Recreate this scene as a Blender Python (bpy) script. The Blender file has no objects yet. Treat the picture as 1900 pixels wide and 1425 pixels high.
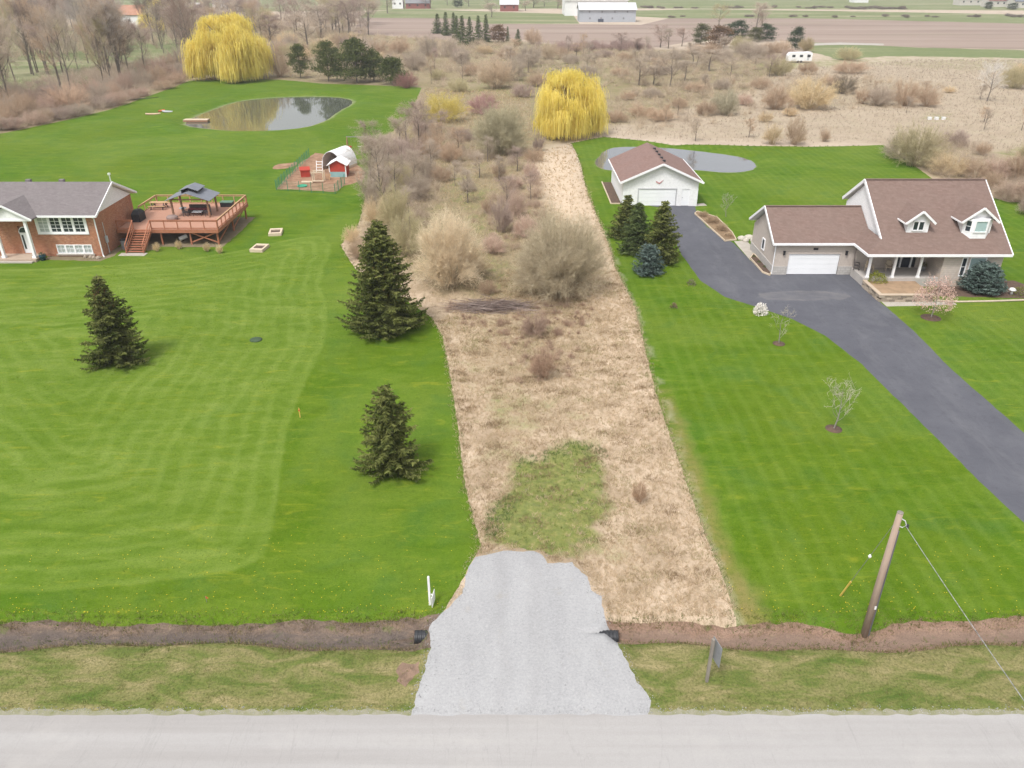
import bpy, bmesh, math, random
import numpy as np
from mathutils import Vector, Matrix
from mathutils import noise as mnoise
from mathutils.geometry import delaunay_2d_cdt

S = bpy.context.scene
COL = S.collection
R = math.radians

# ------------------------------------------------------------------ camera, sky, sun, exposure
HAZE = 0.00027
CAM_H, PITCH, FPX = 27.2, R(28.2), 1445.0
cam = bpy.data.cameras.new('camera')
cam.sensor_width = 36.0
cam.lens = 36.0 * FPX / 1900.0
cam.clip_start = 0.5
cam.clip_end = 12000
camo = bpy.data.objects.new('camera', cam)
COL.objects.link(camo)
camo.location = (0, 0, CAM_H)
camo.rotation_euler = (R(90) - PITCH, 0, 0)
S.camera = camo

SUN_EL, SUN_AZ = R(58), R(215)          # bright overcast, sun high behind the camera's left shoulder
w = bpy.data.worlds.new('World')
S.world = w
w.use_nodes = True
nt = w.node_tree
nt.nodes.clear()
sky = nt.nodes.new('ShaderNodeTexSky')
sky.sky_type = 'NISHITA'
sky.sun_disc = False
sky.sun_elevation = SUN_EL
sky.sun_rotation = SUN_AZ
sky.air_density = 1.0
sky.dust_density = 6.0
sky.ozone_density = 1.0
hs = nt.nodes.new('ShaderNodeHueSaturation')
hs.inputs['Saturation'].default_value = 0.16
bg = nt.nodes.new('ShaderNodeBackground')
bg.inputs['Strength'].default_value = 0.13
wo = nt.nodes.new('ShaderNodeOutputWorld')
nt.links.new(sky.outputs[0], hs.inputs['Color'])
cl = nt.nodes.new('ShaderNodeMixRGB')        # even overcast cloud sheet over the sky
cl.inputs[0].default_value = 0.42
cl.inputs[2].default_value = (5.0, 5.08, 5.3, 1)
nt.links.new(hs.outputs[0], cl.inputs[1])
nt.links.new(cl.outputs[0], bg.inputs[0])
nt.links.new(bg.outputs[0], wo.inputs[0])

sl = bpy.data.lights.new('sun', 'SUN')
sl.energy = 1.5
sl.angle = R(12)
sl.color = (1.0, 0.965, 0.92)
so = bpy.data.objects.new('sun', sl)
COL.objects.link(so)
sd = Vector((math.sin(SUN_AZ) * math.cos(SUN_EL), math.cos(SUN_AZ) * math.cos(SUN_EL), math.sin(SUN_EL)))
so.rotation_euler = (-sd).to_track_quat('-Z', 'Y').to_euler()
so.location = (0, -30, 90)

S.view_settings.view_transform = 'Standard'
S.view_settings.look = 'None'
S.view_settings.gamma = 1
S.view_settings.use_curve_mapping = False
S.view_settings.exposure = 0.8

# ------------------------------------------------------------------ survey helpers
_s, _c = math.sin(PITCH), math.cos(PITCH)

def G(px, py, z=0.0):
    """ground position (metres) of a surveyed point of the site plan"""
    u = (px - 950) / FPX
    v = (py - 712.5) / FPX
    t = (CAM_H - z) / (_s + v * _c)
    return (u * t, (_c - v * _s) * t)

def HT(pb, pt):
    """height of an upright thing from its foot row and its top row"""
    vb = (pb - 712.5) / FPX
    D = CAM_H * (_c - vb * _s) / (_s + vb * _c)
    vt = (pt - 712.5) / FPX
    return CAM_H - D * (_s + vt * _c) / (_c - vt * _s)

def WD(py, wpx):
    """width in metres of wpx at the foot row py"""
    v = (py - 712.5) / FPX
    return wpx * CAM_H / (_s + v * _c) / FPX

def PG(pts):
    return [G(*p) for p in pts]

rng = np.random.default_rng(7)
random.seed(7)

def sstep(a, b, x):
    t = np.clip((x - a) / (b - a), 0, 1)
    return t * t * (3 - 2 * t)

def n2(x, y, s=1.0, o=0.0):
    """cheap smooth noise, vectorised, about -1..1"""
    x = np.asarray(x) / s + o
    y = np.asarray(y) / s - o * 1.7
    return (np.sin(x * 1.9 + 1.3 * np.sin(y * 1.1 + o)) + np.sin(y * 2.3 + 1.7 * np.sin(x * 0.8 + 2 + o))
            + 0.6 * np.sin(3.7 * x + 2.9 * y + o) + 0.4 * np.sin(5.3 * y - 4.1 * x)) / 3.0

def sdist(poly, x, y):
    """signed distance to polygon, negative inside"""
    x = np.asarray(x, float)
    y = np.asarray(y, float)
    P = np.array(poly, float)
    Q = np.roll(P, -1, axis=0)
    d = np.full(x.shape, 1e18)
    ins = np.zeros(x.shape, bool)
    for (ax, ay), (bx, by) in zip(P, Q):
        ex, ey = bx - ax, by - ay
        L = ex * ex + ey * ey + 1e-12
        t = np.clip(((x - ax) * ex + (y - ay) * ey) / L, 0, 1)
        d = np.minimum(d, (x - ax - t * ex) ** 2 + (y - ay - t * ey) ** 2)
        cond = ((ay > y) != (by > y))
        with np.errstate(divide='ignore', invalid='ignore'):
            xi = ex * (y - ay) / (by - ay if by != ay else 1e-9) + ax
        ins ^= cond & (x < xi)
    d = np.sqrt(d)
    return np.where(ins, -d, d)

def densify(poly, step, jit=0.0, seed=0):
    r = random.Random(seed)
    out = []
    n = len(poly)
    for i in range(n):
        a = poly[i]
        b = poly[(i + 1) % n]
        L = math.hypot(b[0] - a[0], b[1] - a[1])
        D = max(5, abs(a[1]))
        st = max(step, D * 0.008)
        k = max(1, int(L / st))
        nx, ny = (-(b[1] - a[1]) / max(L, 1e-6), (b[0] - a[0]) / max(L, 1e-6))
        for j in range(k):
            t = j / k
            q = (r.random() - .5) * 2 * jit if jit else 0
            out.append((a[0] + (b[0] - a[0]) * t + nx * q, a[1] + (b[1] - a[1]) * t + ny * q))
    return out

def smooth_poly(poly, it=2):
    for _ in range(it):
        q = []
        n = len(poly)
        for i in range(n):
            a, b = poly[i], poly[(i + 1) % n]
            q.append((a[0] * .75 + b[0] * .25, a[1] * .75 + b[1] * .25))
            q.append((a[0] * .25 + b[0] * .75, a[1] * .25 + b[1] * .75))
        poly = q
    return poly

# ------------------------------------------------------------------ materials
MATS = {}

def srgb(r, g, b):
    f = lambda c: (c / 255 / 12.92 if c <= 10 else ((c / 255 + .055) / 1.055) ** 2.4)
    return (f(r), f(g), f(b))

class NT:
    def __init__(s, name):
        s.m = bpy.data.materials.new(name)
        s.m.use_nodes = True
        s.t = s.m.node_tree
        s.b = s.t.nodes['Principled BSDF']
        s.b.inputs['Roughness'].default_value = 0.9
        s.b.inputs['Specular IOR Level'].default_value = 0.2

    def n(s, typ, **kw):
        x = s.t.nodes.new('ShaderNode' + typ)
        for k, v in kw.items():
            setattr(x, k, v)
        return x

    def l(s, a, b):
        s.t.links.new(a, b)

    def pos(s):
        return s.n('NewGeometry').outputs['Position']

    def mapping(s, vec, scale=(1, 1, 1), rot=(0, 0, 0)):
        m = s.n('Mapping')
        m.inputs['Scale'].default_value = scale
        m.inputs['Rotation'].default_value = rot
        s.l(vec, m.inputs['Vector'])
        return m.outputs[0]

    def noise(s, vec, scale, detail=3, rough=.55, dist=0):
        x = s.n('TexNoise')
        x.inputs['Scale'].default_value = scale
        x.inputs['Detail'].default_value = detail
        x.inputs['Roughness'].default_value = rough
        x.inputs['Distortion'].default_value = dist
        if vec is not None:
            s.l(vec, x.inputs['Vector'])
        return x.outputs['Fac']

    def ramp(s, fac, stops):
        x = s.n('ValToRGB')
        e = x.color_ramp.elements
        while len(e) < len(stops):
            e.new(0.5)
        for k, (p, c) in enumerate(stops):
            e[k].position = p
            e[k].color = (c[0], c[1], c[2], 1) if not isinstance(c, (int, float)) else (c, c, c, 1)
        s.l(fac, x.inputs['Fac'])
        return x.outputs['Color']

    def mix(s, fac, a, b, mode='MIX'):
        x = s.n('MixRGB', blend_type=mode)
        for i, v in ((0, fac), (1, a), (2, b)):
            if isinstance(v, (int, float)):
                x.inputs[i].default_value = v if i == 0 else (v, v, v, 1)
            elif isinstance(v, tuple):
                x.inputs[i].default_value = (v[0], v[1], v[2], 1)
            else:
                s.l(v, x.inputs[i])
        return x.outputs[0]

    def math(s, op, a, b=None):
        x = s.n('Math', operation=op)
        for i, v in ((0, a), (1, b)):
            if v is None:
                continue
            if isinstance(v, (int, float)):
                x.inputs[i].default_value = v
            else:
                s.l(v, x.inputs[i])
        return x.outputs[0]

    def attr(s, name):
        x = s.n('Attribute')
        x.attribute_name = name
        return x

    def bump(s, h, strength=.5, dist=.02):
        x = s.n('Bump')
        x.inputs['Strength'].default_value = strength
        x.inputs['Distance'].default_value = dist
        s.l(h, x.inputs['Height'])
        s.l(x.outputs[0], s.b.inputs['Normal'])

    def col(s, c):
        if isinstance(c, tuple):
            s.b.inputs['Base Color'].default_value = (c[0], c[1], c[2], 1)
        else:
            s.l(c, s.b.inputs['Base Color'])

def mat(name, c, c2=None, scale=2.0, rough=.8, bump=0, metal=0, spec=.2, stretch=(1, 1, 1), detail=4):
    """plain surface with a mottled colour"""
    if name in MATS:
        return MATS[name]
    t = NT(name)
    c2 = c2 or tuple(x * .8 for x in c)
    tc = t.n('TexCoord').outputs['Object']
    v = t.mapping(tc, stretch)
    f = t.noise(v, scale, detail, .6)
    t.col(t.mix(t.ramp(f, [(.3, 0.0), (.7, 1.0)]), c, c2))
    t.b.inputs['Roughness'].default_value = rough
    t.b.inputs['Metallic'].default_value = metal
    t.b.inputs['Specular IOR Level'].default_value = spec
    if bump:
        t.bump(t.noise(v, scale * 6, 3), bump, .02)
    MATS[name] = t.m
    return t.m

# ------------------------------------------------------------------ mesh helpers
class MB:
    """collects faces of one part"""
    def __init__(s):
        s.v = []
        s.f = []

    def add(s, vs, fs):
        o = len(s.v)
        s.v += [tuple(x) for x in vs]
        s.f += [tuple(i + o for i in f) for f in fs]
        return s

    def box(s, x0, x1, y0, y1, z0, z1):
        return s.add([(x0, y0, z0), (x1, y0, z0), (x1, y1, z0), (x0, y1, z0), (x0, y0, z1), (x1, y0, z1), (x1, y1, z1), (x0, y1, z1)],
                     [(3, 2, 1, 0), (4, 5, 6, 7), (0, 1, 5, 4), (1, 2, 6, 5), (2, 3, 7, 6), (3, 0, 4, 7)])

    def beam(s, a, b, w, h=None, up=(0, 0, 1)):
        h = h or w
        a, b = Vector(a), Vector(b)
        d = (b - a).normalized()
        u = Vector(up)
        if abs(d.dot(u)) > .98:
            u = Vector((0, 1, 0))
        r = d.cross(u).normalized() * w / 2
        q = r.cross(d).normalized() * h / 2
        return s.add([a - r - q, a + r - q, a + r + q, a - r + q, b - r - q, b + r - q, b + r + q, b - r + q],
                     [(3, 2, 1, 0), (4, 5, 6, 7), (0, 1, 5, 4), (1, 2, 6, 5), (2, 3, 7, 6), (3, 0, 4, 7)][::1])

    def tube(s, pts, rad, n=8, cap=True):
        pts = [Vector(p) for p in pts]
        if isinstance(rad, (int, float)):
            rad = [rad] * len(pts)
        o = len(s.v)
        for i, p in enumerate(pts):
            d = (pts[min(i + 1, len(pts) - 1)] - pts[max(i - 1, 0)]).normalized()
            u = Vector((0, 0, 1)) if abs(d.z) < .9 else Vector((1, 0, 0))
            a = d.cross(u).normalized()
            b = d.cross(a)
            for k in range(n):
                t = 2 * math.pi * k / n
                s.v.append(tuple(p + (a * math.cos(t) + b * math.sin(t)) * rad[i]))
        for i in range(len(pts) - 1):
            for k in range(n):
                k2 = (k + 1) % n
                s.f.append((o + i * n + k, o + i * n + k2, o + (i + 1) * n + k2, o + (i + 1) * n + k))
        if cap:
            s.f.append(tuple(o + k for k in range(n)))
            s.f.append(tuple(o + (len(pts) - 1) * n + k for k in range(n))[::-1])
        return s

    def lathe(s, prof, c=(0, 0, 0), n=16):
        o = len(s.v)
        for r, z in prof:
            for k in range(n):
                t = 2 * math.pi * k / n
                s.v.append((c[0] + r * math.cos(t), c[1] + r * math.sin(t), c[2] + z))
        for i in range(len(prof) - 1):
            for k in range(n):
                k2 = (k + 1) % n
                s.f.append((o + i * n + k, o + i * n + k2, o + (i + 1) * n + k2, o + (i + 1) * n + k))
        s.f.append(tuple(o + k for k in range(n))[::-1])
        s.f.append(tuple(o + (len(prof) - 1) * n + k for k in range(n)))
        return s

    def slab(s, pts, t):
        """polygon given by its top points, thickened downwards"""
        n = len(pts)
        lo = [(p[0], p[1], p[2] - t) for p in pts]
        return s.add(list(pts) + lo, [tuple(range(n)), tuple(range(2 * n - 1, n - 1, -1))] +
                     [(i, n + i, n + (i + 1) % n, (i + 1) % n) for i in range(n)])

    def profx(s, poly, x0, x1):
        """(y,z) outline extruded along x"""
        n = len(poly)
        return s.add([(x0, y, z) for y, z in poly] + [(x1, y, z) for y, z in poly],
                     [tuple(range(n)), tuple(range(2 * n - 1, n - 1, -1))] + [(i, n + i, n + (i + 1) % n, (i + 1) % n) for i in range(n)])

    def profy(s, poly, y0, y1):
        """(x,z) outline extruded along y"""
        n = len(poly)
        return s.add([(x, y0, z) for x, z in poly] + [(x, y1, z) for x, z in poly],
                     [tuple(range(n))[::-1], tuple(range(n, 2 * n))] + [(i, (i + 1) % n, n + (i + 1) % n, n + i) for i in range(n)])

    def prism(s, poly, z0, z1):
        n = len(poly)
        return s.add([(x, y, z0) for x, y in poly] + [(x, y, z1) for x, y in poly],
                     [tuple(range(n))[::-1], tuple(range(n, 2 * n))] + [(i, (i + 1) % n, n + (i + 1) % n, n + i) for i in range(n)])

ROOTLOC = {}

def finish(me, m, smooth=False):
    bm = bmesh.new()
    bm.from_mesh(me)
    bmesh.ops.recalc_face_normals(bm, faces=bm.faces)
    bm.to_mesh(me)
    bm.free()
    if smooth:
        me.polygons.foreach_set('use_smooth', [True] * len(me.polygons))
    if m:
        me.materials.append(m)

def thing(name, label, cat, loc, group=None):
    o = bpy.data.objects.new(name, None)
    o.empty_display_size = .3
    COL.objects.link(o)
    o.location = loc
    o['label'] = label
    o['category'] = cat
    if group:
        o['group'] = group
    ROOTLOC[o.name] = Vector(loc)
    return o

def part(name, mb, m, parent, smooth=False, label=None):
    """a part built in world metres under its thing (or under a part of it)"""
    L = ROOTLOC[parent.name]
    me = bpy.data.meshes.new(name)
    me.from_pydata([(x - L.x, y - L.y, z - L.z) for x, y, z in mb.v], [], mb.f)
    finish(me, m, smooth)
    o = bpy.data.objects.new(name, me)
    COL.objects.link(o)
    o.parent = parent
    ROOTLOC[o.name] = L
    if label:
        o['label'] = label
    return o

def solo(name, mb, m, label, cat, loc, group=None, smooth=False):
    """a thing that is one mesh, built in world metres"""
    me = bpy.data.meshes.new(name)
    me.from_pydata([(x - loc[0], y - loc[1], z - loc[2]) for x, y, z in mb.v], [], mb.f)
    finish(me, m, smooth)
    o = bpy.data.objects.new(name, me)
    COL.objects.link(o)
    o.location = loc
    o['label'] = label
    o['category'] = cat
    if group:
        o['group'] = group
    return o

def tri_mesh(name, T, tint=None, m=None):
    """T: (n,3,3) loose triangles; tint: (n,) value per face"""
    T = np.ascontiguousarray(T, dtype=np.float32)
    n = len(T)
    me = bpy.data.meshes.new(name)
    me.vertices.add(3 * n)
    me.vertices.foreach_set('co', T.reshape(-1))
    me.loops.add(3 * n)
    me.loops.foreach_set('vertex_index', np.arange(3 * n, dtype=np.int32))
    me.polygons.add(n)
    me.polygons.foreach_set('loop_start', np.arange(0, 3 * n, 3, dtype=np.int32))
    if tint is not None:
        a = me.attributes.new('tint', 'FLOAT', 'FACE')
        a.data.foreach_set('value', np.ascontiguousarray(tint, dtype=np.float32))
    me.update(calc_edges=True)
    if m:
        me.materials.append(m)
    return me

def mesh_obj(name, me, parent=None, loc=(0, 0, 0)):
    o = bpy.data.objects.new(name, me)
    COL.objects.link(o)
    o.location = loc
    if parent:
        o.parent = parent
    return o

def unit(v):
    return v / (np.linalg.norm(v, axis=-1, keepdims=True) + 1e-9)

def slivers(a, b, w, g=None):
    """thin triangles from a to b, w wide at the foot"""
    g = g or rng
    d = b - a
    p = unit(np.cross(d, g.normal(size=a.shape)))
    w = np.asarray(w).reshape(-1, 1) if np.ndim(w) else w
    return np.stack([a - p * w / 2, a + p * w / 2, b], axis=1)

def ribbons(a, b, w0, w1, g=None):
    """thin quads (two triangles) from a to b"""
    g = g or rng
    d = b - a
    p = unit(np.cross(d, g.normal(size=a.shape)))
    w0 = np.asarray(w0).reshape(-1, 1) if np.ndim(w0) else w0
    w1 = np.asarray(w1).reshape(-1, 1) if np.ndim(w1) else w1
    a0, a1, b0, b1 = a - p * w0 / 2, a + p * w0 / 2, b - p * w1 / 2, b + p * w1 / 2
    return np.concatenate([np.stack([a0, a1, b1], 1), np.stack([a0, b1, b0], 1)])
# ------------------------------------------------------------------ ground: one seamless triangulation split into its zones
POND1 = smooth_poly(PG([(340, 226), (362, 213), (395, 201), (430, 188), (480, 180), (560, 176), (620, 177), (655, 183), (652, 191), (628, 203), (607, 220), (565, 234), (500, 240), (440, 240), (385, 236), (350, 231)]), 1)
POND2 = smooth_poly(PG([(1103, 297), (1112, 287), (1118, 279), (1132, 271), (1165, 268), (1230, 270), (1290, 276), (1350, 283), (1390, 291), (1407, 303), (1395, 313), (1350, 317), (1305, 312), (1230, 308), (1160, 312), (1128, 312), (1108, 306)]), 1)
WL = -0.35

LAWN_L = PG([(790, 1180), (826, 1132), (868, 1062), (893, 1012), (864, 905), (851, 800), (836, 700), (822, 622), (800, 588), (735, 545), (660, 500), (640, 470), (632, 455), (662, 424), (676, 380), (684, 320), (692, 262), (728, 245), (762, 213), (782, 163), (745, 160), (600, 155), (520, 148), (440, 146), (352, 150), (300, 170), (200, 205), (100, 228), (0, 248), (-160, 292)]) + [(-120, 112), (-150, 60), (-110, 26)]
LAWN_R = PG([(1376, 1185), (1345, 1085), (1290, 945), (1218, 735), (1178, 570), (1143, 500), (1120, 430), (1090, 360), (1076, 300), (1060, 266), (1120, 254), (1190, 261), (1250, 268), (1400, 271), (1500, 272), (1640, 269), (1685, 300), (1735, 335), (1870, 375), (2010, 380), (2300, 400)]) + [(110, 60), (100, 26)]
ROADY0, ROADY1 = 14.2, 21.9
VERGE = [(-400, 21.0), (400, 21.0), (400, 26.2), (-400, 26.2)]
SHOULD = [(-400, 21.0), (400, 21.0), (400, 22.12), (-400, 22.12)]
ROAD = [(-400, ROADY0), (400, ROADY0), (400, ROADY1), (-400, ROADY1)]
dl = [(x, 25.58 + .22 * math.sin(x * .31) + .12 * math.sin(x * .93 + 1)) for x in np.arange(-200, 200.1, 1.0)]
dh = [(x, 27.18 + .18 * math.sin(x * .23 + 2) + .14 * math.sin(x * 1.1) - (.55 * math.exp(-((x - 16.3) / 1.5) ** 2) if x > 10 else 0)) for x in np.arange(200, -200.1, -1.0)]
DITCH = dl + dh
GRAVEL = PG([(764, 1330), (772, 1290), (788, 1245), (800, 1200), (797, 1165), (822, 1140), (858, 1105), (868, 1055), (882, 1038), (932, 1025), (990, 1026), (1008, 1034), (1016, 1050), (1060, 1047), (1088, 1072), (1096, 1100), (1114, 1110), (1118, 1135), (1128, 1160), (1143, 1182), (1150, 1205), (1165, 1235), (1182, 1270), (1208, 1300), (1200, 1330)])
DRIVE = PG([(1172, 376), (1232, 386), (1243, 425), (1264, 472), (1300, 520), (1345, 550), (1400, 568), (1470, 592), (1530, 622), (1600, 676), (1680, 755), (1760, 835), (1830, 905), (1900, 970), (2050, 1110), (2180, 1250), (2230, 1330), (2560, 1330), (2350, 1180), (2100, 985), (1900, 803), (1840, 750), (1770, 690), (1700, 620), (1650, 575), (1601, 533), (1580, 505), (1431, 505), (1392, 482), (1362, 452), (1312, 421), (1292, 397), (1289, 376)])
SOIL = PG([(513, 351), (530, 330), (560, 300), (585, 283), (640, 290), (680, 320), (672, 335), (640, 345), (622, 356)])
SOIL3 = PG([(733, 1245), (746, 1230), (760, 1234), (780, 1228), (778, 1250), (765, 1262), (752, 1276), (738, 1264), (741, 1255)])
SOIL4 = [(-43.2, 82.4), (-41.8, 81.2), (-38.9, 81.6), (-38.8, 82.7), (-35, 82.6), (-31.7, 82.7), (-31.6, 94.3), (-43.2, 94.3)]
SOIL5 = [(-49.3, 79.7), (-49.2, 78.4), (-46, 78.2), (-43.2, 78.0), (-42.4, 79.6), (-42.5, 82.6), (-43.6, 82.6), (-43.6, 79.7)]
SOIL6 = PG([(878, 1042), (905, 1022), (960, 1018), (1010, 1026), (1050, 1040), (1092, 1062), (1100, 1085), (1085, 1080), (1060, 1055), (1015, 1056), (1000, 1040), (930, 1032)])
SOIL2 = smooth_poly(PG([(503, 313), (512, 305), (535, 302), (556, 300), (545, 309), (520, 314)]), 1)
PLOUGH = PG([(655, 62), (668, 33), (860, 34), (905, 44), (1050, 45), (1190, 46), (1240, 34), (1500, 34), (2200, 48), (2200, 105), (1900, 92), (1700, 88), (1500, 78), (1330, 70), (1190, 92), (1040, 84), (960, 72), (850, 76)])
PAST1 = PG([(668, 33), (680, 22), (760, 17), (1062, 26), (1075, 44), (905, 44), (860, 34)])
PAST2 = PG([(1160, 20), (1300, 17), (1650, 22), (1900, 27), (2300, 33), (2300, 48), (1900, 44), (1500, 34), (1240, 34), (1170, 30)])
PAST3 = PG([(1500, 78), (1700, 88), (1900, 93), (2200, 105), (2200, 118), (1900, 108), (1640, 104), (1560, 112), (1490, 92)])
FARF = [(-1400, 640), (-300, 560), (60, 640), (400, 600), (1500, 640), (1500, 2400), (-1400, 2400)]
WSTREAK = PG([(1488, 81), (1560, 79), (1640, 81), (1640, 84), (1560, 83), (1490, 85)])  # streak of water in the far fields, drawn as a pale strip
PARK = [(-175, 160), (-92, 238), (-120, 330), (-170, 430), (-420, 430), (-420, 160)]
WALK = [(34.0, 65.6), (40.6, 66.0), (40.6, 66.75), (34.0, 66.75)]
WALK2 = PG([(1362, 448), (1384, 446), (1402, 462), (1394, 474), (1392, 482)])
PAD = PG([(1288, 378), (1306, 376), (1312, 381), (1290, 382)])
MULCH = PG([(1720, 545), (1760, 520), (1880, 520), (1960, 545), (1960, 556), (1880, 552), (1800, 551), (1742, 549)])
MOWN = smooth_poly(PG([(490, 1045), (380, 1075), (0, 1110), (-400, 1110), (-400, 500), (0, 500), (200, 492), (400, 475), (600, 428), (622, 460), (596, 515), (613, 580), (606, 640), (560, 730), (537, 800), (522, 900), (508, 1000)]), 1)
WORN = [(G(*a), G(*b)) for a, b in (((1372, 1160), (1300, 960)), ((1300, 960), (1240, 760)), ((1240, 760), (1190, 600)), ((1190, 600), (1150, 500)), ((1150, 500), (1118, 425)))]
GREENS = [(smooth_poly(PG([(955, 850), (1010, 838), (1070, 818), (1125, 832), (1130, 900), (1130, 960), (1100, 1030), (1020, 1040), (895, 1010), (905, 935), (940, 900)])), 1.0),
          (smooth_poly(PG([(905, 700), (960, 710), (1010, 760), (1000, 820), (930, 880), (890, 900), (880, 800)])), .45),
          (smooth_poly(PG([(840, 320), (900, 330), (940, 400), (930, 470), (960, 520), (900, 540), (860, 420), (820, 350)])), .5),
          (smooth_poly(PG([(800, 260), (860, 245), (880, 300), (830, 320)])), .45),
          (smooth_poly(PG([(860, 130), (960, 120), (1120, 105), (1150, 160), (1060, 150), (900, 200), (840, 180)])), .45),
          (smooth_poly(PG([(1060, 120), (1160, 118), (1170, 165), (1120, 185)])), .5),
          (smooth_poly(PG([(900, 108), (960, 98), (975, 112), (905, 120)])), .6),
          (smooth_poly(PG([(1370, 118), (1480, 112), (1600, 104), (1640, 118), (1500, 130), (1390, 126)])), .6),
          (smooth_poly(PG([(1480, 98), (1700, 92), (1960, 98), (1960, 138), (1760, 132), (1640, 122), (1500, 118)])), .42),
          (smooth_poly(PG([(835, 680), (900, 650), (930, 690), (880, 760), (850, 740)])), .4),
          (smooth_poly(PG([(960, 740), (1040, 730), (1120, 780), (1080, 810), (980, 800)])), .36),
          (smooth_poly(PG([(1100, 980), (1180, 960), (1240, 1080), (1150, 1100)])), .3),
          (smooth_poly(PG([(1715, 214), (1755, 205), (1765, 220), (1720, 230)])), .8),
          (smooth_poly(PG([(1840, 280), (1960, 268), (1960, 290), (1850, 292)])), .8)]
SCRUBS = [(smooth_poly(PG([(640, 440), (690, 250), (790, 168), (640, 164), (500, 156), (360, 158), (200, 214), (0, 256), (-200, 310), (-300, 120), (200, 30), (700, 60), (1000, 80), (1190, 90), (1330, 95), (1470, 95), (1450, 160), (1130, 240), (1000, 270), (990, 380), (1090, 400), (1130, 520), (1060, 560), (820, 565)])), 1.0),
          (smooth_poly(PG([(815, 560), (1120, 560), (1090, 620), (1060, 690), (1000, 730), (920, 700), (860, 640)])), .55),
          (smooth_poly(PG([(940, 720), (1080, 700), (1100, 770), (980, 790)])), .3),
          (smooth_poly(PG([(1420, 140), (1750, 150), (1740, 200), (1420, 205)])), .6),
          (smooth_poly(PG([(1140, 245), (1140, 190), (1300, 140), (1700, 110), (2050, 112), (2050, 340), (1760, 320), (1640, 262), (1400, 264), (1190, 254)])), .38),
          (smooth_poly(PG([(1640, 290), (1760, 260), (2000, 320), (2000, 400), (1880, 372), (1740, 340)])), .8)]
TRACK = smooth_poly(PG([(985, 285), (1062, 268), (1105, 430), (1060, 440), (1015, 380)]))

PATHW = PG([(1218, 720), (1240, 720), (1270, 800), (1345, 1010), (1440, 1175), (1365, 1175), (1305, 1000)])

def ditch_lo(x):
    return 25.58 + .22 * np.sin(x * .31) + .12 * np.sin(x * .93 + 1)

def ditch_hi(x):
    x = np.asarray(x, float)
    return 27.18 + .18 * np.sin(x * .23 + 2) + .14 * np.sin(x * 1.1) - np.where(x > 10, .55 * np.exp(-((x - 16.3) / 1.5) ** 2), 0)

def height(x, y):
    x = np.asarray(x, float)
    y = np.asarray(y, float)
    z = 0.05 * n2(x, y, 9.0) * sstep(29, 36, y) + 0.02 * n2(x, y, 1.4, 3.0) * sstep(27.5, 29, y)
    lo, hi = ditch_lo(x), ditch_hi(x)
    mid, hw = (lo + hi) / 2, (hi - lo) / 2
    d = np.abs(y - mid) / hw
    prof = -0.48 * (1 - sstep(.25, 1.45, d))
    fill = sstep(-4.5, -3.75, x) * (1 - sstep(4.2, 4.9, x))
    z = z + prof * (1 - fill)
    z = z + (sstep(21.8, 22.4, y) - 1) * .06 * sstep(14, 15, y) + .05 * n2(x, y, 2.0, 1.0) * sstep(22, 23, y) * (1 - sstep(24.8, 25.3, y)) * (1 - fill)
    gr = np.clip(1 - sstep(-.1, .7, sdist(GRAVEL, x, y)), 0, 1) if np.ndim(x) else 0
    z = z + .14 * gr * sstep(22.2, 23.5, y)
    for P, rim in ((POND1, .35), (POND2, .05)):
        sdp = sdist(P, x, y)
        k = sstep(0, 3.2, sdp)
        bump_ = rim * np.exp(-((sdp - 4.5) / 2.6) ** 2)
        z = np.where(sdp < 22, WL * (1 - k) + (z + bump_) * k, z)
    return z

def hz(x, y):
    return float(height(np.array([x]), np.array([y]))[0])

ZONES = [  # name, outline, jitter, densify step
    ('far_pasture', FARF, 0, 60), ('plough_field', PLOUGH, .0, 4), ('far_pasture', PAST1, 0, 4), ('far_pasture', PAST2, 0, 4), ('far_pasture', PAST3, 1.0, 3), ('far_pasture', PARK, 2.0, 4),
    ('lawn', LAWN_L, .05, .4), ('lawn', LAWN_R, .05, .4), ('roadside_verge', VERGE, 0, 3), ('ditch', DITCH, .07, .5), ('road_shoulder', SHOULD, .09, .3), ('yard_soil', SOIL, .15, .6), ('yard_soil', SOIL2, .15, .6), ('torn_soil', SOIL3, .08, .1), ('gravel_edge_soil', SOIL6, .12, .25), ('house_soil', SOIL4, .12, .5), ('house_soil', SOIL5, .1, .4),
    ('water_streak', WSTREAK, .3, 2), ('mulch_bed', MULCH, .08, .6), ('asphalt_driveway', DRIVE, .03, .6), ('concrete_path', WALK, 0, 1), ('concrete_path', WALK2, 0, 1), ('concrete_path', PAD, 0, 1), ('gravel_driveway', GRAVEL, .06, .16),
    ('pond_water', POND1, .1, .7), ('pond_water', POND2, .1, .7), ('road', ROAD, .05, .45)]
ZD = []
cv, ce = [], []
for zi, (nm, poly, jit, st) in enumerate(ZONES):
    P = densify(poly, st, jit, zi)
    ZD.append(P)
    o = len(cv)
    cv += P
    ce += [(o + i, o + (i + 1) % len(P)) for i in range(len(P))]
y = 23.0
while y < 1100:
    st = max(.85, y * .02)
    half = y * .74 + 30
    k = int(2 * half / st)
    for i in range(k):
        cv.append((-half + (i + .5 + rng.uniform(-.3, .3)) * st, y + rng.uniform(-.3, .3) * st))
    y += st
for x in np.arange(-42, 42, .7):
    for yy in np.arange(24.6, 28.4, .33):
        cv.append((x + rng.uniform(-.2, .2), yy + rng.uniform(-.1, .1)))
for P in (POND1, POND2):
    for off in (.6, 1.4, 2.4, 3.4, 5):
        Q = densify(P, 1.6)
        c0 = np.mean(P, axis=0)
        for q in Q:
            dv = np.array(q) - c0
            cv.append(tuple(c0 + dv * (1 + off / np.linalg.norm(dv))))
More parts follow.
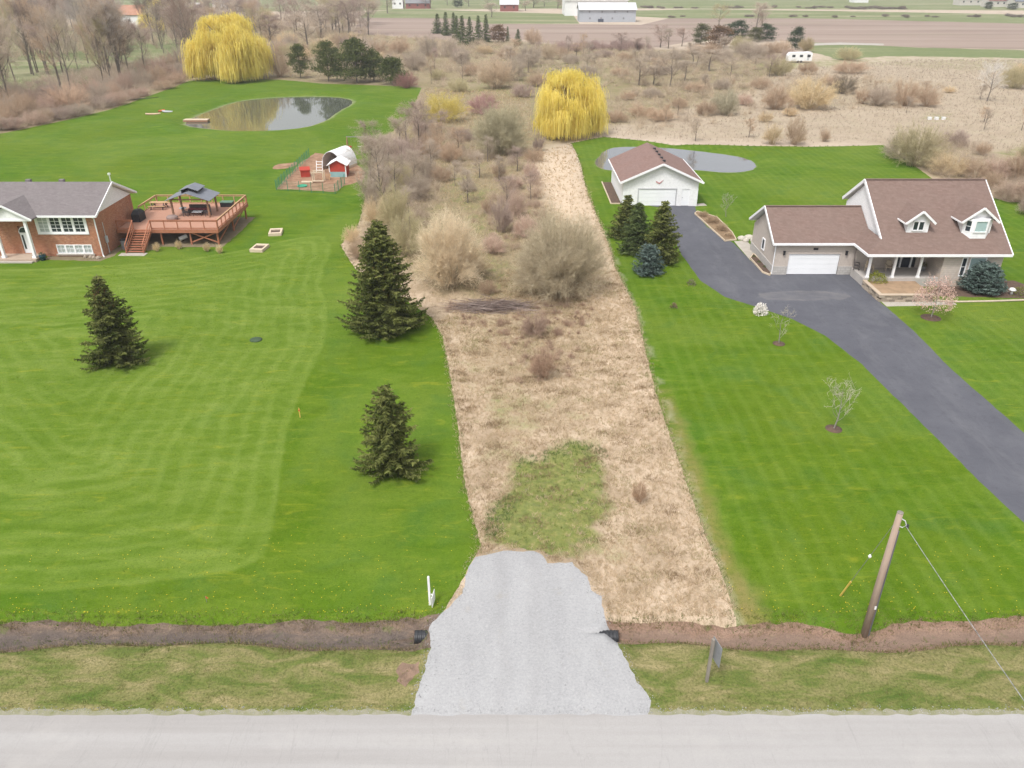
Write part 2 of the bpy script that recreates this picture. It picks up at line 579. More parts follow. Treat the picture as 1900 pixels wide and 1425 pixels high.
for q in [(-6000, -400), (6000, -400), (6000, 9000), (-6000, 9000), (-900, -60), (900, -60), (-400, 5), (400, 5), (-1500, 1500), (1500, 1500), (0, 2500)]:
    cv.append(q)
rv, re_, rf, _, _, _ = delaunay_2d_cdt([Vector(p) for p in cv], ce, [], 0, 1e-3)
GX = np.array([(p[0], p[1]) for p in rv])
TRI = np.array([f for f in rf if len(f) == 3], dtype=np.int32)
cen = GX[TRI].mean(axis=1)
zid = np.full(len(TRI), -1)
for zi, P in enumerate(ZD):
    zid[sdist(P, cen[:, 0], cen[:, 1]) < 0] = zi
GZ = height(GX[:, 0], GX[:, 1])
inw = np.zeros(len(GX), bool)
for zi, z_ in enumerate(ZONES):
    if z_[0] == 'pond_water':
        inw |= sdist(ZD[zi], GX[:, 0], GX[:, 1]) < .01
GZ[inw] = WL
a_green = np.zeros(len(GX))
for P, k in GREENS:
    a_green = np.maximum(a_green, k * (1 - sstep(-3, 3, (sdist(P, GX[:, 0], GX[:, 1]) + (.55 * n2(GX[:, 0], GX[:, 1], 1.3, 2.2) + .45 * n2(GX[:, 0], GX[:, 1], .55, 5.1)) * (GX[:, 1] < 70)) / np.maximum(.3, GX[:, 1] / 90))))
a_scrub = np.zeros(len(GX))
for P, k in SCRUBS:
    a_scrub = np.maximum(a_scrub, k * (1 - sstep(-4, 3, sdist(P, GX[:, 0], GX[:, 1]))))
a_mown = sdist(MOWN, GX[:, 0], GX[:, 1])
a_worn = np.full(len(GX), 9.0)
for (ax, ay), (bx, by) in WORN:
    ex, ey = bx - ax, by - ay
    t = np.clip(((GX[:, 0] - ax) * ex + (GX[:, 1] - ay) * ey) / (ex * ex + ey * ey), 0, 1)
    a_worn = np.minimum(a_worn, np.hypot(GX[:, 0] - ax - t * ex, GX[:, 1] - ay - t * ey))
a_worn = np.minimum(a_worn, .5 * np.abs(sdist(POND1, GX[:, 0], GX[:, 1])))
a_worn = np.minimum(a_worn, .25 + .7 * np.abs(sdist(POND2, GX[:, 0], GX[:, 1])))
a_track = 1 - sstep(-2.5, 1.5, sdist(TRACK, GX[:, 0], GX[:, 1]))
a_track = np.maximum(a_track, 1 - sstep(-.5, .4, sdist(PATHW, GX[:, 0], GX[:, 1])))

def zone_mesh(name, ids, m, smooth=True, flat=None):
    sel = TRI[np.isin(zid, ids)]
    used, inv = np.unique(sel, return_inverse=True)
    inv = inv.reshape(-1, 3)
    me = bpy.data.meshes.new(name)
    V = np.column_stack([GX[used], GZ[used]])
    if flat is not None:
        V[:, 2] = flat
    me.from_pydata(V.tolist(), [], inv.tolist())
    for an, arr in (('green', a_green), ('scrub', a_scrub), ('mown', a_mown), ('worn', a_worn), ('track', a_track)):
        a = me.attributes.new(an, 'FLOAT', 'POINT')
        a.data.foreach_set('value', arr[used].astype(np.float32))
    me.polygons.foreach_set('use_smooth', [smooth] * len(me.polygons))
    me.update()
    me.materials.append(m)
    o = bpy.data.objects.new(name, me)
    COL.objects.link(o)
    o['kind'] = 'structure'
    return o

# --- ground materials
def m_meadow():
    t = NT('meadow')
    P = t.pos()
    n1 = t.noise(P, .45, 6, .62)
    n3 = t.noise(t.mapping(P, (1, .6, 1)), 3.2, 6, .7, .6)
    n4 = t.noise(P, .09, 4, .6)
    dry = t.ramp(n1, [(.3, (.32, .24, .16)), (.5, (.46, .355, .255)), (.72, (.58, .46, .345))])
    sp = t.n('SeparateXYZ')
    t.l(P, sp.inputs[0])
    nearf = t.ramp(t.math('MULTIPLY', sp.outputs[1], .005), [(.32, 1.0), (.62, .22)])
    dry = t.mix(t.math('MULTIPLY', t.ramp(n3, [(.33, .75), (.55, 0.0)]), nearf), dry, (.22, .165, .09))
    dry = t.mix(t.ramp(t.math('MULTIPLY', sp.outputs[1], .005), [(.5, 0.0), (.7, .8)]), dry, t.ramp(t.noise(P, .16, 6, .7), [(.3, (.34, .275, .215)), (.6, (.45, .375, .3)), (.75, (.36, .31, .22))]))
    scr = t.ramp(t.noise(P, .35, 6, .65), [(.3, (.2, .165, .08)), (.5, (.29, .225, .135)), (.62, (.23, .215, .09)), (.8, (.40, .32, .2))])
    scr = t.mix(t.ramp(n3, [(.38, .8), (.6, 0.0)]), scr, (.14, .115, .06))
    sf = t.math('MULTIPLY', t.attr('scrub').outputs['Fac'], t.ramp(n4, [(.3, .75), (.6, 1.0)]))
    c = t.mix(sf, dry, scr)
    grn = t.ramp(t.noise(P, 2.2, 5, .7), [(.3, (.06, .10, .014)), (.48, (.125, .17, .022)), (.6, (.19, .205, .045)), (.75, (.36, .3, .16))])
    gf = t.math('ADD', t.attr('green').outputs['Fac'], t.math('MULTIPLY', t.math('SUBTRACT', n1, .52), 1.6))
    gf = t.ramp(t.math('ADD', gf, t.math('MULTIPLY', t.math('SUBTRACT', n3, .5), .9)), [(.3, 0.0), (.8, .85)])
    gg = t.math('MULTIPLY', gf, t.ramp(t.attr('green').outputs['Fac'], [(.0, .22), (.3, 1.0)]))
    c = t.mix(gg, c, grn)
    c = t.mix(t.math('MULTIPLY', t.attr('track').outputs['Fac'], .7), c, t.ramp(n3, [(.3, (.5, .385, .27)), (.7, (.64, .52, .39))]))
    t.col(c)
    t.bump(t.noise(P, 5, 5, .7), .9, .12)
    return t.m

def m_lawn():
    t = NT('lawn')
    P = t.pos()
    big = t.noise(P, .07, 4, .6)
    med = t.noise(t.mapping(P, (.5, 1.3, 1)), .55, 5, .65, .8)
    fine = t.noise(t.mapping(P, (1, 2.0, 1)), 7.0, 5, .75)
    base = t.ramp(med, [(.26, (.038, .096, .003)), (.5, (.066, .138, .006)), (.72, (.112, .18, .018))])
    base = t.mix(t.ramp(big, [(.35, 0.0), (.68, .7)]), base, (.1, .145, .007))
    base = t.mix(t.ramp(t.noise(P, .045, 5, .65, .8), [(.45, 0.0), (.68, .7)]), base, (.14, .195, .03))
    blu = t.ramp(t.noise(P, .28, 4, .6, .6), [(.5, 0.0), (.72, .6)])
    base = t.mix(blu, base, (.058, .13, .022))
    mown = t.attr('mown').outputs['Fac']
    sep = t.n('SeparateXYZ')
    t.l(P, sep.inputs[0])
    isl = t.math('LESS_THAN', sep.outputs[0], 0.0)
    edge = t.math('ADD', mown, t.math('MULTIPLY', t.math('SUBTRACT', t.noise(P, 1.5, 3), .5), .5))
    mf = t.math('MULTIPLY', t.ramp(t.math('MULTIPLY', edge, -1.0), [(0.0, 0.0), (.25, 1.0)]), isl)
    lite = t.ramp(med, [(.25, (.08, .142, .010)), (.5, (.118, .182, .022)), (.75, (.175, .232, .05))])
    lf = t.math('MULTIPLY', mf, t.ramp(t.noise(P, .12, 3, .6, .5), [(.3, .4), (.65, .95)]))
    base = t.mix(lf, base, lite)
    # mower passes: parallel to the mown edge on one lawn, straight up the lot on the other
    wob = t.math('MULTIPLY', t.noise(P, .25, 2), 1.6)
    s1 = t.math('SINE', t.math('MULTIPLY', t.math('ADD', mown, wob), 4.6))
    s2 = t.math('SINE', t.math('MULTIPLY', t.math('ADD', sep.outputs[0], t.math('MULTIPLY', wob, .25)), 5.4))
    st = t.mix(isl, s2, t.math('MULTIPLY', s1, mf))
    sm = t.ramp(t.math('ADD', t.math('MULTIPLY', st, .5), .5), [(.45, 0.0), (.95, 1.0)])
    vis = t.math('MULTIPLY', t.ramp(t.noise(P, .16, 3, .6), [(.32, .12), (.68, .5)]), t.math('ADD', t.math('MULTIPLY', isl, .45), .6))
    base = t.mix(t.math('MULTIPLY', sm, vis), base, t.mix(.42, base, (.24, .31, .075)))
    base = t.mix(t.ramp(fine, [(.3, .85), (.54, 0.0)]), base, t.mix(.5, base, (.022, .058, .003)))
    base = t.mix(t.ramp(t.noise(P, 13, 4, .8), [(.55, 0.0), (.75, .55)]), base, (.22, .27, .05))
    yel = t.ramp(t.noise(t.mapping(P, (.35, 1.4, 1)), 1.1, 4, .7, 1.0), [(.56, 0.0), (.76, .55)])
    base = t.mix(yel, base, (.22, .24, .02))
    pf = t.math('MULTIPLY', t.attr('track').outputs['Fac'], t.ramp(t.noise(P, .8, 5, .7), [(.3, .35), (.65, .95)]))
    base = t.mix(pf, base, (.24, .185, .075))
    # fine clumps of taller and thinner grass
    cl_ = t.noise(P, 3.2, 6, .8)
    base = t.mix(t.ramp(cl_, [(.3, .55), (.48, 0.0)]), base, t.mix(.6, base, (.02, .055, .002)))
    base = t.mix(t.ramp(cl_, [(.56, 0.0), (.75, .5)]), base, t.mix(.5, base, (.24, .28, .05)))
    # worn line along the lot
    wf = t.ramp(t.math('ADD', t.attr('worn').outputs['Fac'], t.math('MULTIPLY', t.noise(P, 1.2, 4, .7), .9)), [(.42, .65), (.9, 0.0)])
    base = t.mix(wf, base, (.27, .27, .17))
    t.col(base)
    t.b.inputs['Specular IOR Level'].default_value = .05
    t.bump(fine, .3, .03)
    return t.m

def m_verge():
    t = NT('verge')
    P = t.pos()
    a = t.noise(t.mapping(P, (.45, 1.2, 1)), .9, 6, .68, .6)
    c = t.ramp(a, [(.31, (.08, .13, .02)), (.44, (.145, .17, .042)), (.57, (.24, .215, .09)), (.74, (.37, .305, .16))])
    f = t.noise(P, 9, 5, .75)
    c = t.mix(t.ramp(f, [(.34, .7), (.55, 0.0)]), c, (.06, .075, .02))
    c = t.mix(t.ramp(f, [(.6, 0.0), (.8, .5)]), c, (.33, .29, .16))
    t.col(c)
    t.bump(f, .9, .08)
    return t.m

def m_ditch():
    t = NT('ditch')
    P = t.pos()
    sep = t.n('SeparateXYZ')
    t.l(P, sep.inputs[0])
    lr = t.ramp(t.math('ADD', t.math('MULTIPLY', sep.outputs[0], .05), .5), [(.4, 0.0), (.6, 1.0)])
    a = t.noise(t.mapping(P, (.5, 1.5, 1)), 1.5, 6, .7, .5)
    dark = t.ramp(a, [(.3, (.13, .092, .07)), (.5, (.2, .15, .118)), (.7, (.29, .205, .15))])
    red = t.ramp(a, [(.3, (.25, .16, .11)), (.5, (.33, .215, .155)), (.72, (.40, .275, .205))])
    c = t.mix(lr, dark, red)
    f = t.noise(P, 12, 5, .8)
    c = t.mix(t.ramp(f, [(.35, .55), (.55, 0.0)]), c, (.07, .05, .04))
    c = t.mix(t.ramp(t.noise(P, 1.1, 5, .7), [(.58, 0.0), (.72, .8)]), c, (.13, .165, .04))
    wz = t.math('MULTIPLY', t.math('ADD', sep.outputs[2], t.math('MULTIPLY', t.math('SUBTRACT', a, .5), .25)), -1.0)
    c = t.mix(t.ramp(wz, [(.36, 0.0), (.47, .55)]), c, t.mix(lr, (.12, .105, .10), (.24, .175, .14)))
    c = t.mix(t.ramp(t.noise(P, 4.0, 6, .8), [(.55, 0.0), (.75, .6)]), c, (.36, .28, .19))
    t.col(c)
    t.bump(f, 1.0, .1)
    return t.m

def m_gravel():
    t = NT('gravel')
    P = t.pos()
    v = t.n('TexVoronoi')
    v.inputs['Scale'].default_value = 15
    t.l(P, v.inputs['Vector'])
    n = t.noise(P, 9, 6, .85)
    base = t.mix(t.ramp(t.noise(t.mapping(P, (1.0, .35, 1)), .8, 5, .65, .5), [(.3, 0.0), (.7, 1.0)]), (.25, .248, .258), (.345, .342, .349))
    c = t.mix(.55, base, t.ramp(n, [(.25, .13), (.43, .3), (.58, .37), (.74, .55)]))
    sep = t.n('SeparateXYZ')
    t.l(P, sep.inputs[0])
    wx = t.math('ADD', sep.outputs[0], t.math('MULTIPLY', t.math('SUBTRACT', t.noise(P, .35, 3), .5), 1.6))
    rut = t.ramp(t.math('ABSOLUTE', t.math('SUBTRACT', t.math('ABSOLUTE', t.math('SUBTRACT', wx, .35)), .85)), [(.12, .32), (.55, 0.0)])
    c = t.mix(rut, c, t.mix(.5, c, (.24, .235, .235)))
    c = t.mix(t.ramp(t.noise(P, 1.1, 6, .7), [(.6, 0.0), (.78, .5)]), c, (.30, .275, .235))
    t.col(c)
    t.b.inputs['Roughness'].default_value = .95
    t.bump(t.noise(P, 22, 4, .8), .35, .02)
    return t.m

def m_road():
    t = NT('road')
    P = t.pos()
    lane = t.noise(t.mapping(P, (.03, .9, 1)), 1.0, 4, .6)
    c = t.ramp(lane, [(.3, (.30, .285, .275)), (.55, (.35, .338, .33)), (.75, (.39, .375, .36))])
    c = t.mix(t.ramp(t.noise(P, 26, 4, .8), [(.3, .35), (.6, 0.0)]), c, (.22, .21, .205))
    c = t.mix(t.ramp(t.noise(P, .35, 5, .6), [(.55, 0.0), (.75, .35)]), c, (.41, .39, .37))
    ln = t.noise(t.mapping(P, (.55, .05, 1)), 1.3, 4, .6, .4)
    c = t.mix(t.ramp(ln, [(.494, 0.0), (.5, .22), (.506, 0.0)]), c, (.2, .195, .19))
    c = t.mix(t.ramp(t.noise(P, 2.4, 6, .8), [(.3, .3), (.5, 0.0)]), c, (.27, .26, .25))
    t.col(c)
    t.bump(t.noise(P, 40, 3), .3, .01)
    return t.m

def m_asphalt():
    t = NT('asphalt')
    P = t.pos()
    c = t.ramp(t.noise(P, .3, 5, .6), [(.3, (.086, .088, .104)), (.6, (.108, .11, .127)), (.8, (.13, .131, .146))])
    c = t.mix(t.ramp(t.noise(P, 24, 4, .8), [(.35, .4), (.65, 0.0)]), c, (.05, .05, .06))
    c = t.mix(t.ramp(t.noise(t.mapping(P, (.9, .25, 1), (0, 0, .5)), .6, 5, .7, .6), [(.5, 0.0), (.75, .5)]), c, (.15, .15, .16))
    c = t.mix(t.ramp(t.noise(P, 1.6, 6, .75), [(.3, .5), (.48, 0.0)]), c, (.06, .061, .072))
    # dried silt left by a puddle on the apron
    sep = t.n('SeparateXYZ')
    t.l(P, sep.inputs[0])
    ex = t.math('DIVIDE', t.math('SUBTRACT', sep.outputs[0], 27.3), 4.6)
    ey = t.math('DIVIDE', t.math('SUBTRACT', sep.outputs[1], 68.2), 1.35)
    rr = t.math('SQRT', t.math('ADD', t.math('MULTIPLY', ex, ex), t.math('MULTIPLY', ey, ey)))
    rr = t.math('ADD', rr, t.math('MULTIPLY', t.math('SUBTRACT', t.noise(P, .7, 5, .7), .5), .9))
    pf = t.math('MULTIPLY', t.ramp(rr, [(.55, .55), (.92, .9), (1.0, 0.0)]), t.ramp(t.noise(t.mapping(P, (.4, 1.6, 1)), 1.3, 5, .7), [(.35, .1), (.65, .7)]))
    c = t.mix(pf, c, (.19, .18, .175))
    t.col(c)
    t.b.inputs['Roughness'].default_value = .8
    t.bump(t.noise(P, 30, 3), .3, .01)
    return t.m

def m_plough():
    t = NT('plough')
    P = t.pos()
    rows = t.noise(t.mapping(P, (.004, .06, 1)), 1.0, 5, .65, .3)
    c = t.ramp(rows, [(.3, (.185, .135, .108)), (.5, (.26, .195, .16)), (.7, (.31, .245, .20))])
    c = t.mix(t.ramp(t.noise(t.mapping(P, (.008, .05, 1)), .6, 5, .6), [(.58, 0.0), (.75, .6)]), c, (.22, .22, .12))
    t.col(c)
    return t.m

def m_pasture():
    t = NT('pasture')
    P = t.pos()
    c = t.ramp(t.noise(t.mapping(P, (.01, .05, 1)), 1.0, 6, .65), [(.3, (.12, .155, .055)), (.5, (.175, .195, .085)), (.66, (.3, .27, .17))])
    c = t.mix(t.ramp(t.noise(P, .4, 4, .7), [(.4, .4), (.6, 0.0)]), c, (.09, .12, .035))
    t.col(c)
    return t.m

def m_water(name, base, ior=1.5):
    t = NT(name)
    P = t.pos()
    t.col(t.mix(t.ramp(t.noise(t.mapping(P, (.3, 1.0, 1)), .5, 5, .65, .6), [(.35, 0.0), (.7, 1.0)]), tuple(x * .93 for x in base), tuple(x * 1.06 for x in base)))
    t.b.inputs['Roughness'].default_value = .04
    t.b.inputs['IOR'].default_value = ior
    t.b.inputs['Specular IOR Level'].default_value = .5
    t.bump(t.noise(t.mapping(P, (.35, 1.0, 1)), 1.3, 3, .5), .012, .1)
    return t.m

def m_soil():
    t = NT('soil')
    P = t.pos()
    c = t.ramp(t.noise(P, .8, 6, .7), [(.3, (.17, .095, .055)), (.5, (.27, .16, .10)), (.7, (.37, .245, .165))])
    t.col(c)
    t.bump(t.noise(P, 6, 4), .7, .06)
    return t.m

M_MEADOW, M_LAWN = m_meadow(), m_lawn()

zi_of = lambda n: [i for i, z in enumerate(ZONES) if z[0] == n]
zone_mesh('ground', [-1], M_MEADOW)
zone_mesh('plough_field', zi_of('plough_field'), m_plough())
zone_mesh('pasture', zi_of('far_pasture'), m_pasture())
for zi in zi_of('lawn'):
    zone_mesh('lawn', [zi], M_LAWN)
zone_mesh('roadside_verge', zi_of('roadside_verge'), m_verge())
zone_mesh('ditch', zi_of('ditch'), m_ditch())
zone_mesh('yard_soil', zi_of('yard_soil'), m_soil())
zone_mesh('bare_earth', zi_of('house_soil'), mat('bare_earth', (.21, .165, .11), (.15, .125, .07), 1.2, .95, .5))
zone_mesh('bare_earth', zi_of('gravel_edge_soil'), mat('tan_earth', (.36, .27, .19), (.25, .2, .12), 1.6, .95, .5))
zone_mesh('bare_earth', zi_of('torn_soil'), mat('torn_earth', (.27, .18, .13), (.13, .09, .065), 3.5, .95, .9))
zone_mesh('planting_soil', zi_of('mulch_bed'), mat('mulch', (.13, .085, .06), (.075, .052, .042), 3, .95, .6))
zone_mesh('asphalt_driveway', zi_of('asphalt_driveway'), m_asphalt())
zone_mesh('concrete_path', zi_of('concrete_path'), mat('concrete', (.42, .38, .33), (.34, .31, .27), 1.5, .9, .2))
zone_mesh('gravel_driveway', zi_of('gravel_driveway'), m_gravel())
PW = zi_of('pond_water')
zone_mesh('pond_water', [PW[0]], m_water('green_pond_water', (.085, .095, .075)), flat=WL)
zone_mesh('pond_water', [PW[1]], m_water('silty_pond_water', (.105, .112, .122), 1.75), flat=WL)
zone_mesh('road', zi_of('road'), m_road())
zone_mesh('road_shoulder', zi_of('road_shoulder'), mat('shoulder', (.28, .26, .21), (.16, .17, .075), 2.5, .95, .5, detail=8))
zone_mesh('water_streak', zi_of('water_streak'), mat('pale_streak', (.4, .37, .33), (.33, .3, .27), .4))  # pale look of the water streak put into a matte colour
# ------------------------------------------------------------------ vegetation
def m_tinted(name, lo, hi, rough=.9, objcol=False, trans=.35):
    """colour runs lo..hi with the per-face tint; objcol takes the hue from the object's own colour"""
    t = NT(name)
    f = t.attr('tint').outputs['Fac']
    if objcol:
        oc = t.n('ObjectInfo').outputs['Color']
        c = t.mix(f, t.mix(1.0, oc, lo, 'MULTIPLY'), t.mix(1.0, oc, hi, 'MULTIPLY'))
    else:
        c = t.mix(f, lo, hi)
    d = t.n('BsdfDiffuse')
    tr = t.n('BsdfTranslucent')
    mx = t.n('MixShader')
    mx.inputs[0].default_value = trans
    t.l(c, d.inputs['Color'])
    t.l(c, tr.inputs['Color'])
    t.l(d.outputs[0], mx.inputs[1])
    t.l(tr.outputs[0], mx.inputs[2])
    t.l(mx.outputs[0], t.t.nodes['Material Output'].inputs['Surface'])
    return t.m

M_TWIG = m_tinted('twigs', (.85, .85, .86), (1.6, 1.6, 1.6), objcol=True)
M_BARK = mat('bark', (.13, .105, .085), (.2, .175, .15), 6, .95, .5, stretch=(1, 1, .2))
M_BARKL = mat('bark_pale', (.3, .28, .25), (.2, .18, .16), 6, .95, .3, stretch=(1, 1, .2))
M_SPRUCE = m_tinted('spruce_needles', (.056, .074, .021), (.25, .265, .085))
M_BLUE = m_tinted('blue_spruce_needles', (.07, .105, .09), (.2, .26, .235))
M_DKSPRUCE = m_tinted('dark_spruce_needles', (.06, .088, .034), (.17, .215, .08))
M_PINE = m_tinted('pine_needles', (.06, .08, .028), (.18, .2, .075))
M_WILLOW = m_tinted('willow_catkins', (.68, .56, .10), (.95, .83, .29), trans=.5)
M_OBJLEAF = m_tinted('leaf', (.6, .6, .6), (1.3, 1.3, 1.3), objcol=True)

def bez(a, m, b, t):
    t = t.reshape(-1, 1)
    return a * (1 - t) ** 2 + 2 * m * t * (1 - t) + b * t * t

def proto_shrub(seed, Hh=4.0, Rr=2.6, ns=120, ntw=30, nt2=5, flat=.0, tw=.017, upright=.35):
    """many-stemmed bare shrub with a rounded head of fine twigs"""
    g = np.random.default_rng(seed)
    az = g.uniform(0, 2 * np.pi, ns)
    cz = g.uniform(.05, 1, ns) ** (.85 - .3 * min(upright, 1))
    rad = np.sqrt(np.clip(1 - cz ** 2, .0, 1)) ** .8
    lump = (1 + .12 * np.sin(3 * az + seed) + .06 * np.sin(5 * az + 2 * seed) + g.normal(0, .06, ns)) * g.uniform(.62, 1.0, ns) ** .45
    squeeze = 1 - .45 * max(0, upright - .35) * (1 - cz)
    ex = np.stack([np.cos(az) * rad * Rr * lump * squeeze, np.sin(az) * rad * Rr * lump * squeeze, Hh * (.08 + .9 * cz * lump) * (1 - flat * .25)], 1)
    st = np.stack([np.cos(az), np.sin(az), np.zeros(ns)], 1) * g.uniform(.02, .5, (ns, 1)) * Rr * .55
    mid = (st + ex) / 2 + np.stack([-ex[:, 0] * .05, -ex[:, 1] * .05, Hh * .10 * np.ones(ns)], 1)
    T, tint = [], []
    for k in range(4):
        t0, t1 = np.full(ns, k / 4), np.full(ns, (k + 1) / 4)
        w0 = .042 * (1 - k / 4.6)
        A = ribbons(bez(st, mid, ex, t0), bez(st, mid, ex, t1), w0, w0 * .7, g)
        T.append(A)
        tint.append(np.tile(g.uniform(.0, .55, ns), 2))
    idx = np.repeat(np.arange(ns), ntw)
    tt = g.uniform(.22, 1, len(idx)) ** .75
    p = bez(st[idx], mid[idx], ex[idx], tt)
    tan = unit(ex[idx] - mid[idx])
    d = unit(tan + g.normal(0, .55, p.shape) + np.array([0, 0, .28]))
    ln = g.uniform(.10, .34, (len(idx), 1)) * Hh * .55
    b = p + d * ln
    T.append(slivers(p, b, tw, g))
    tint.append(g.uniform(.15, .9, len(idx)))
    j = np.repeat(np.arange(len(idx)), nt2)
    p2 = p[j] + (b - p)[j] * g.uniform(.25, 1, (len(j), 1))
    d2 = unit(d[j] + g.normal(0, .7, p2.shape))
    b2 = p2 + d2 * ln[j] * g.uniform(.3, .75, (len(j), 1))
    T.append(slivers(p2, b2, tw * .8, g))
    tint.append(g.uniform(.3, 1, len(j)))
    T = np.concatenate(T)
    T[..., 2] = np.maximum(T[..., 2], .0)
    return T, np.concatenate(tint)

def proto_tree(seed, Hh=12.0, Rr=3.6, clear=.22, nl=15, nsub=6, ntw=20, nt2=4, tw=.036, lean=.0, forks=1):
    """bare deciduous tree: trunk and limbs as tapered tubes, crown of twigs"""
    g = np.random.default_rng(seed)
    mb = MB()
    top = np.array([lean * Hh, g.normal(0, .02) * Hh, Hh * .93])
    trunkpts = [np.array([0, 0, -.1]), np.array([lean * Hh * .2, 0, Hh * .3]) + g.normal(0, .1, 3), np.array([lean * Hh * .55, 0, Hh * .62]) + g.normal(0, .16, 3), top]
    r0 = Hh * .0155
    mb.tube(trunkpts, [r0, r0 * .72, r0 * .4, r0 * .08], 6, False)
    tp = np.array(trunkpts)
    def tr(t):
        k = np.clip(t * 3, 0, 2.999)
        i = int(k)
        return tp[i] + (tp[i + 1] - tp[i]) * (k - i)
    A, B, Lv = [], [], []
    for i in range(nl):
        t = clear + (1 - clear) * (i / nl) ** .9 * .97
        p = tr(t)
        az = g.uniform(0, 2 * np.pi)
        rr = Rr * (np.sin(np.pi * np.clip((t - clear * .5) / (1.05 - clear * .5), .02, 1)) ** .65) * g.uniform(.65, 1.12)
        up = Hh * .16 + rr * g.uniform(.45, .9)
        e = p + np.array([np.cos(az) * rr, np.sin(az) * rr, up])
        e[2] = min(e[2], Hh * g.uniform(.9, 1.0))
        m = (p + e) / 2 + np.array([np.cos(az), np.sin(az), -.3]) * rr * .16
        rl = r0 * (.42 - .3 * t)
        mb.tube([p, m, e], [rl, rl * .65, rl * .15], 4, False)
        tt = g.uniform(.3, 1, nsub)
        q = bez(np.tile(p, (nsub, 1)), np.tile(m, (nsub, 1)), np.tile(e, (nsub, 1)), tt)
        d = unit((e - m) + g.normal(0, .6, (nsub, 3)) * np.linalg.norm(e - m))
        ln = np.linalg.norm(e - p) * g.uniform(.3, .55, (nsub, 1))
        A.append(q)
        B.append(q + d * ln)
    A, B = np.concatenate(A), np.concatenate(B)
    T, tint = [ribbons(A, B, tw * 1.3, tw * .5, g)], [np.tile(g.uniform(.1, .6, len(A)), 2)]
    j = np.repeat(np.arange(len(A)), ntw)
    p = A[j] + (B - A)[j] * g.uniform(.15, 1, (len(j), 1))
    d = unit(unit((B - A)[j]) + g.normal(0, .6, p.shape) + np.array([0, 0, .25]))
    ln = g.uniform(.5, 1.3, (len(j), 1)) * Hh / 12
    b = p + d * ln
    T.append(slivers(p, b, tw * .8, g))
    tint.append(g.uniform(.2, .9, len(j)))
    k = np.repeat(np.arange(len(j)), nt2)
    p2 = p[k] + (b - p)[k] * g.uniform(.3, 1, (len(k), 1))
    b2 = p2 + unit(d[k] + g.normal(0, .7, p2.shape)) * ln[k] * g.uniform(.35, .7, (len(k), 1))
    T.append(slivers(p2, b2, tw * .6, g))
    tint.append(g.uniform(.3, 1, len(k)))
    return mb, np.concatenate(T), np.concatenate(tint)

def proto_spruce(seed, Hh, Rr, per=9, gap=.34, step=.15, fs=1.0, droop=.22, rough=.2, pw=.85, top_gap=0.0):
    g = np.random.default_rng(seed)
    mb = MB()
    mb.tube([(0, 0, -.1), (0, 0, Hh * .5), (0, 0, Hh * .99)], [Hh * .017 + .02, Hh * .011 + .012, .012], 7, False)
    T, tint = [], []
    z = .32
    azn = g.uniform(0, 6.28, 4)
    while z < Hh * .975:
        f = 1 - z / Hh
        nb = max(4, int(per * (.55 + .6 * f)))
        a0 = g.uniform(0, 6.28)
        for i in range(nb):
            az = a0 + 6.283 * i / nb + g.normal(0, .18)
            lob = 1 + rough * (np.sin(2 * az + azn[0] + z * 1.3) * .6 + np.sin(3 * az + azn[1] - z * .9) * .5) + g.normal(0, rough * .65)
            L = max(.12, (Rr * f ** pw * .98 + .1) * np.clip(lob, .35, 1.4) * min(1, .8 + 1.3 * z / Hh))
            dr = droop * g.uniform(.5, 1.5) * (.3 + f) * min(1, z / (.16 * Hh + .3))
            m = max(3, int(L / step))
            s = (np.arange(m) + g.uniform(.2, .8, m)) / m
            out = np.array([np.cos(az), np.sin(az), 0])
            zz = z + g.normal(0, .05) - dr * L * np.sin(s * 1.9) + L * .16 * s ** 3
            ax = out * (s * L)[:, None] + np.stack([np.zeros(m), np.zeros(m), zz], 1)
            side = np.array([-np.sin(az), np.cos(az), 0])
            bt = g.uniform(.05, .75)
            for sg in (-1, 1, 0):
                wd = (.10 + .34 * (1 - s) * min(1, L / 1.6) + .12) * g.uniform(.7, 1.25, m) * fs * (1.0 if sg else .55)
                dirv = unit(side * sg + out * (.75 if sg else 1.0) + np.stack([np.zeros(m), np.zeros(m), g.uniform(-.75, .15, m)], 1) + g.normal(0, .22, (m, 3)))
                e = ax + dirv * wd[:, None]
                w = .10 * fs * g.uniform(.7, 1.4, m)
                T.append(ribbons(ax, e, w, w * .45, g))
                tint.append(np.tile(np.clip(bt + g.normal(0, .2, m) + (.15 if sg == 0 else 0), 0, 1), 2))
            # hanging side sprays
            dn = ax + np.stack([g.normal(0, .05, m), g.normal(0, .05, m), -g.uniform(.1, .3, m) * fs], 1)
            T.append(slivers(ax, dn, .11 * fs, g))
            tint.append(np.clip(bt - .1 + g.normal(0, .15, m), 0, 1))
        z += gap * g.uniform(.75, 1.2) * (.55 + .5 * f)
    T = np.concatenate(T)
    T[..., 2] = np.maximum(T[..., 2], .03)
    return mb, T, np.concatenate(tint)

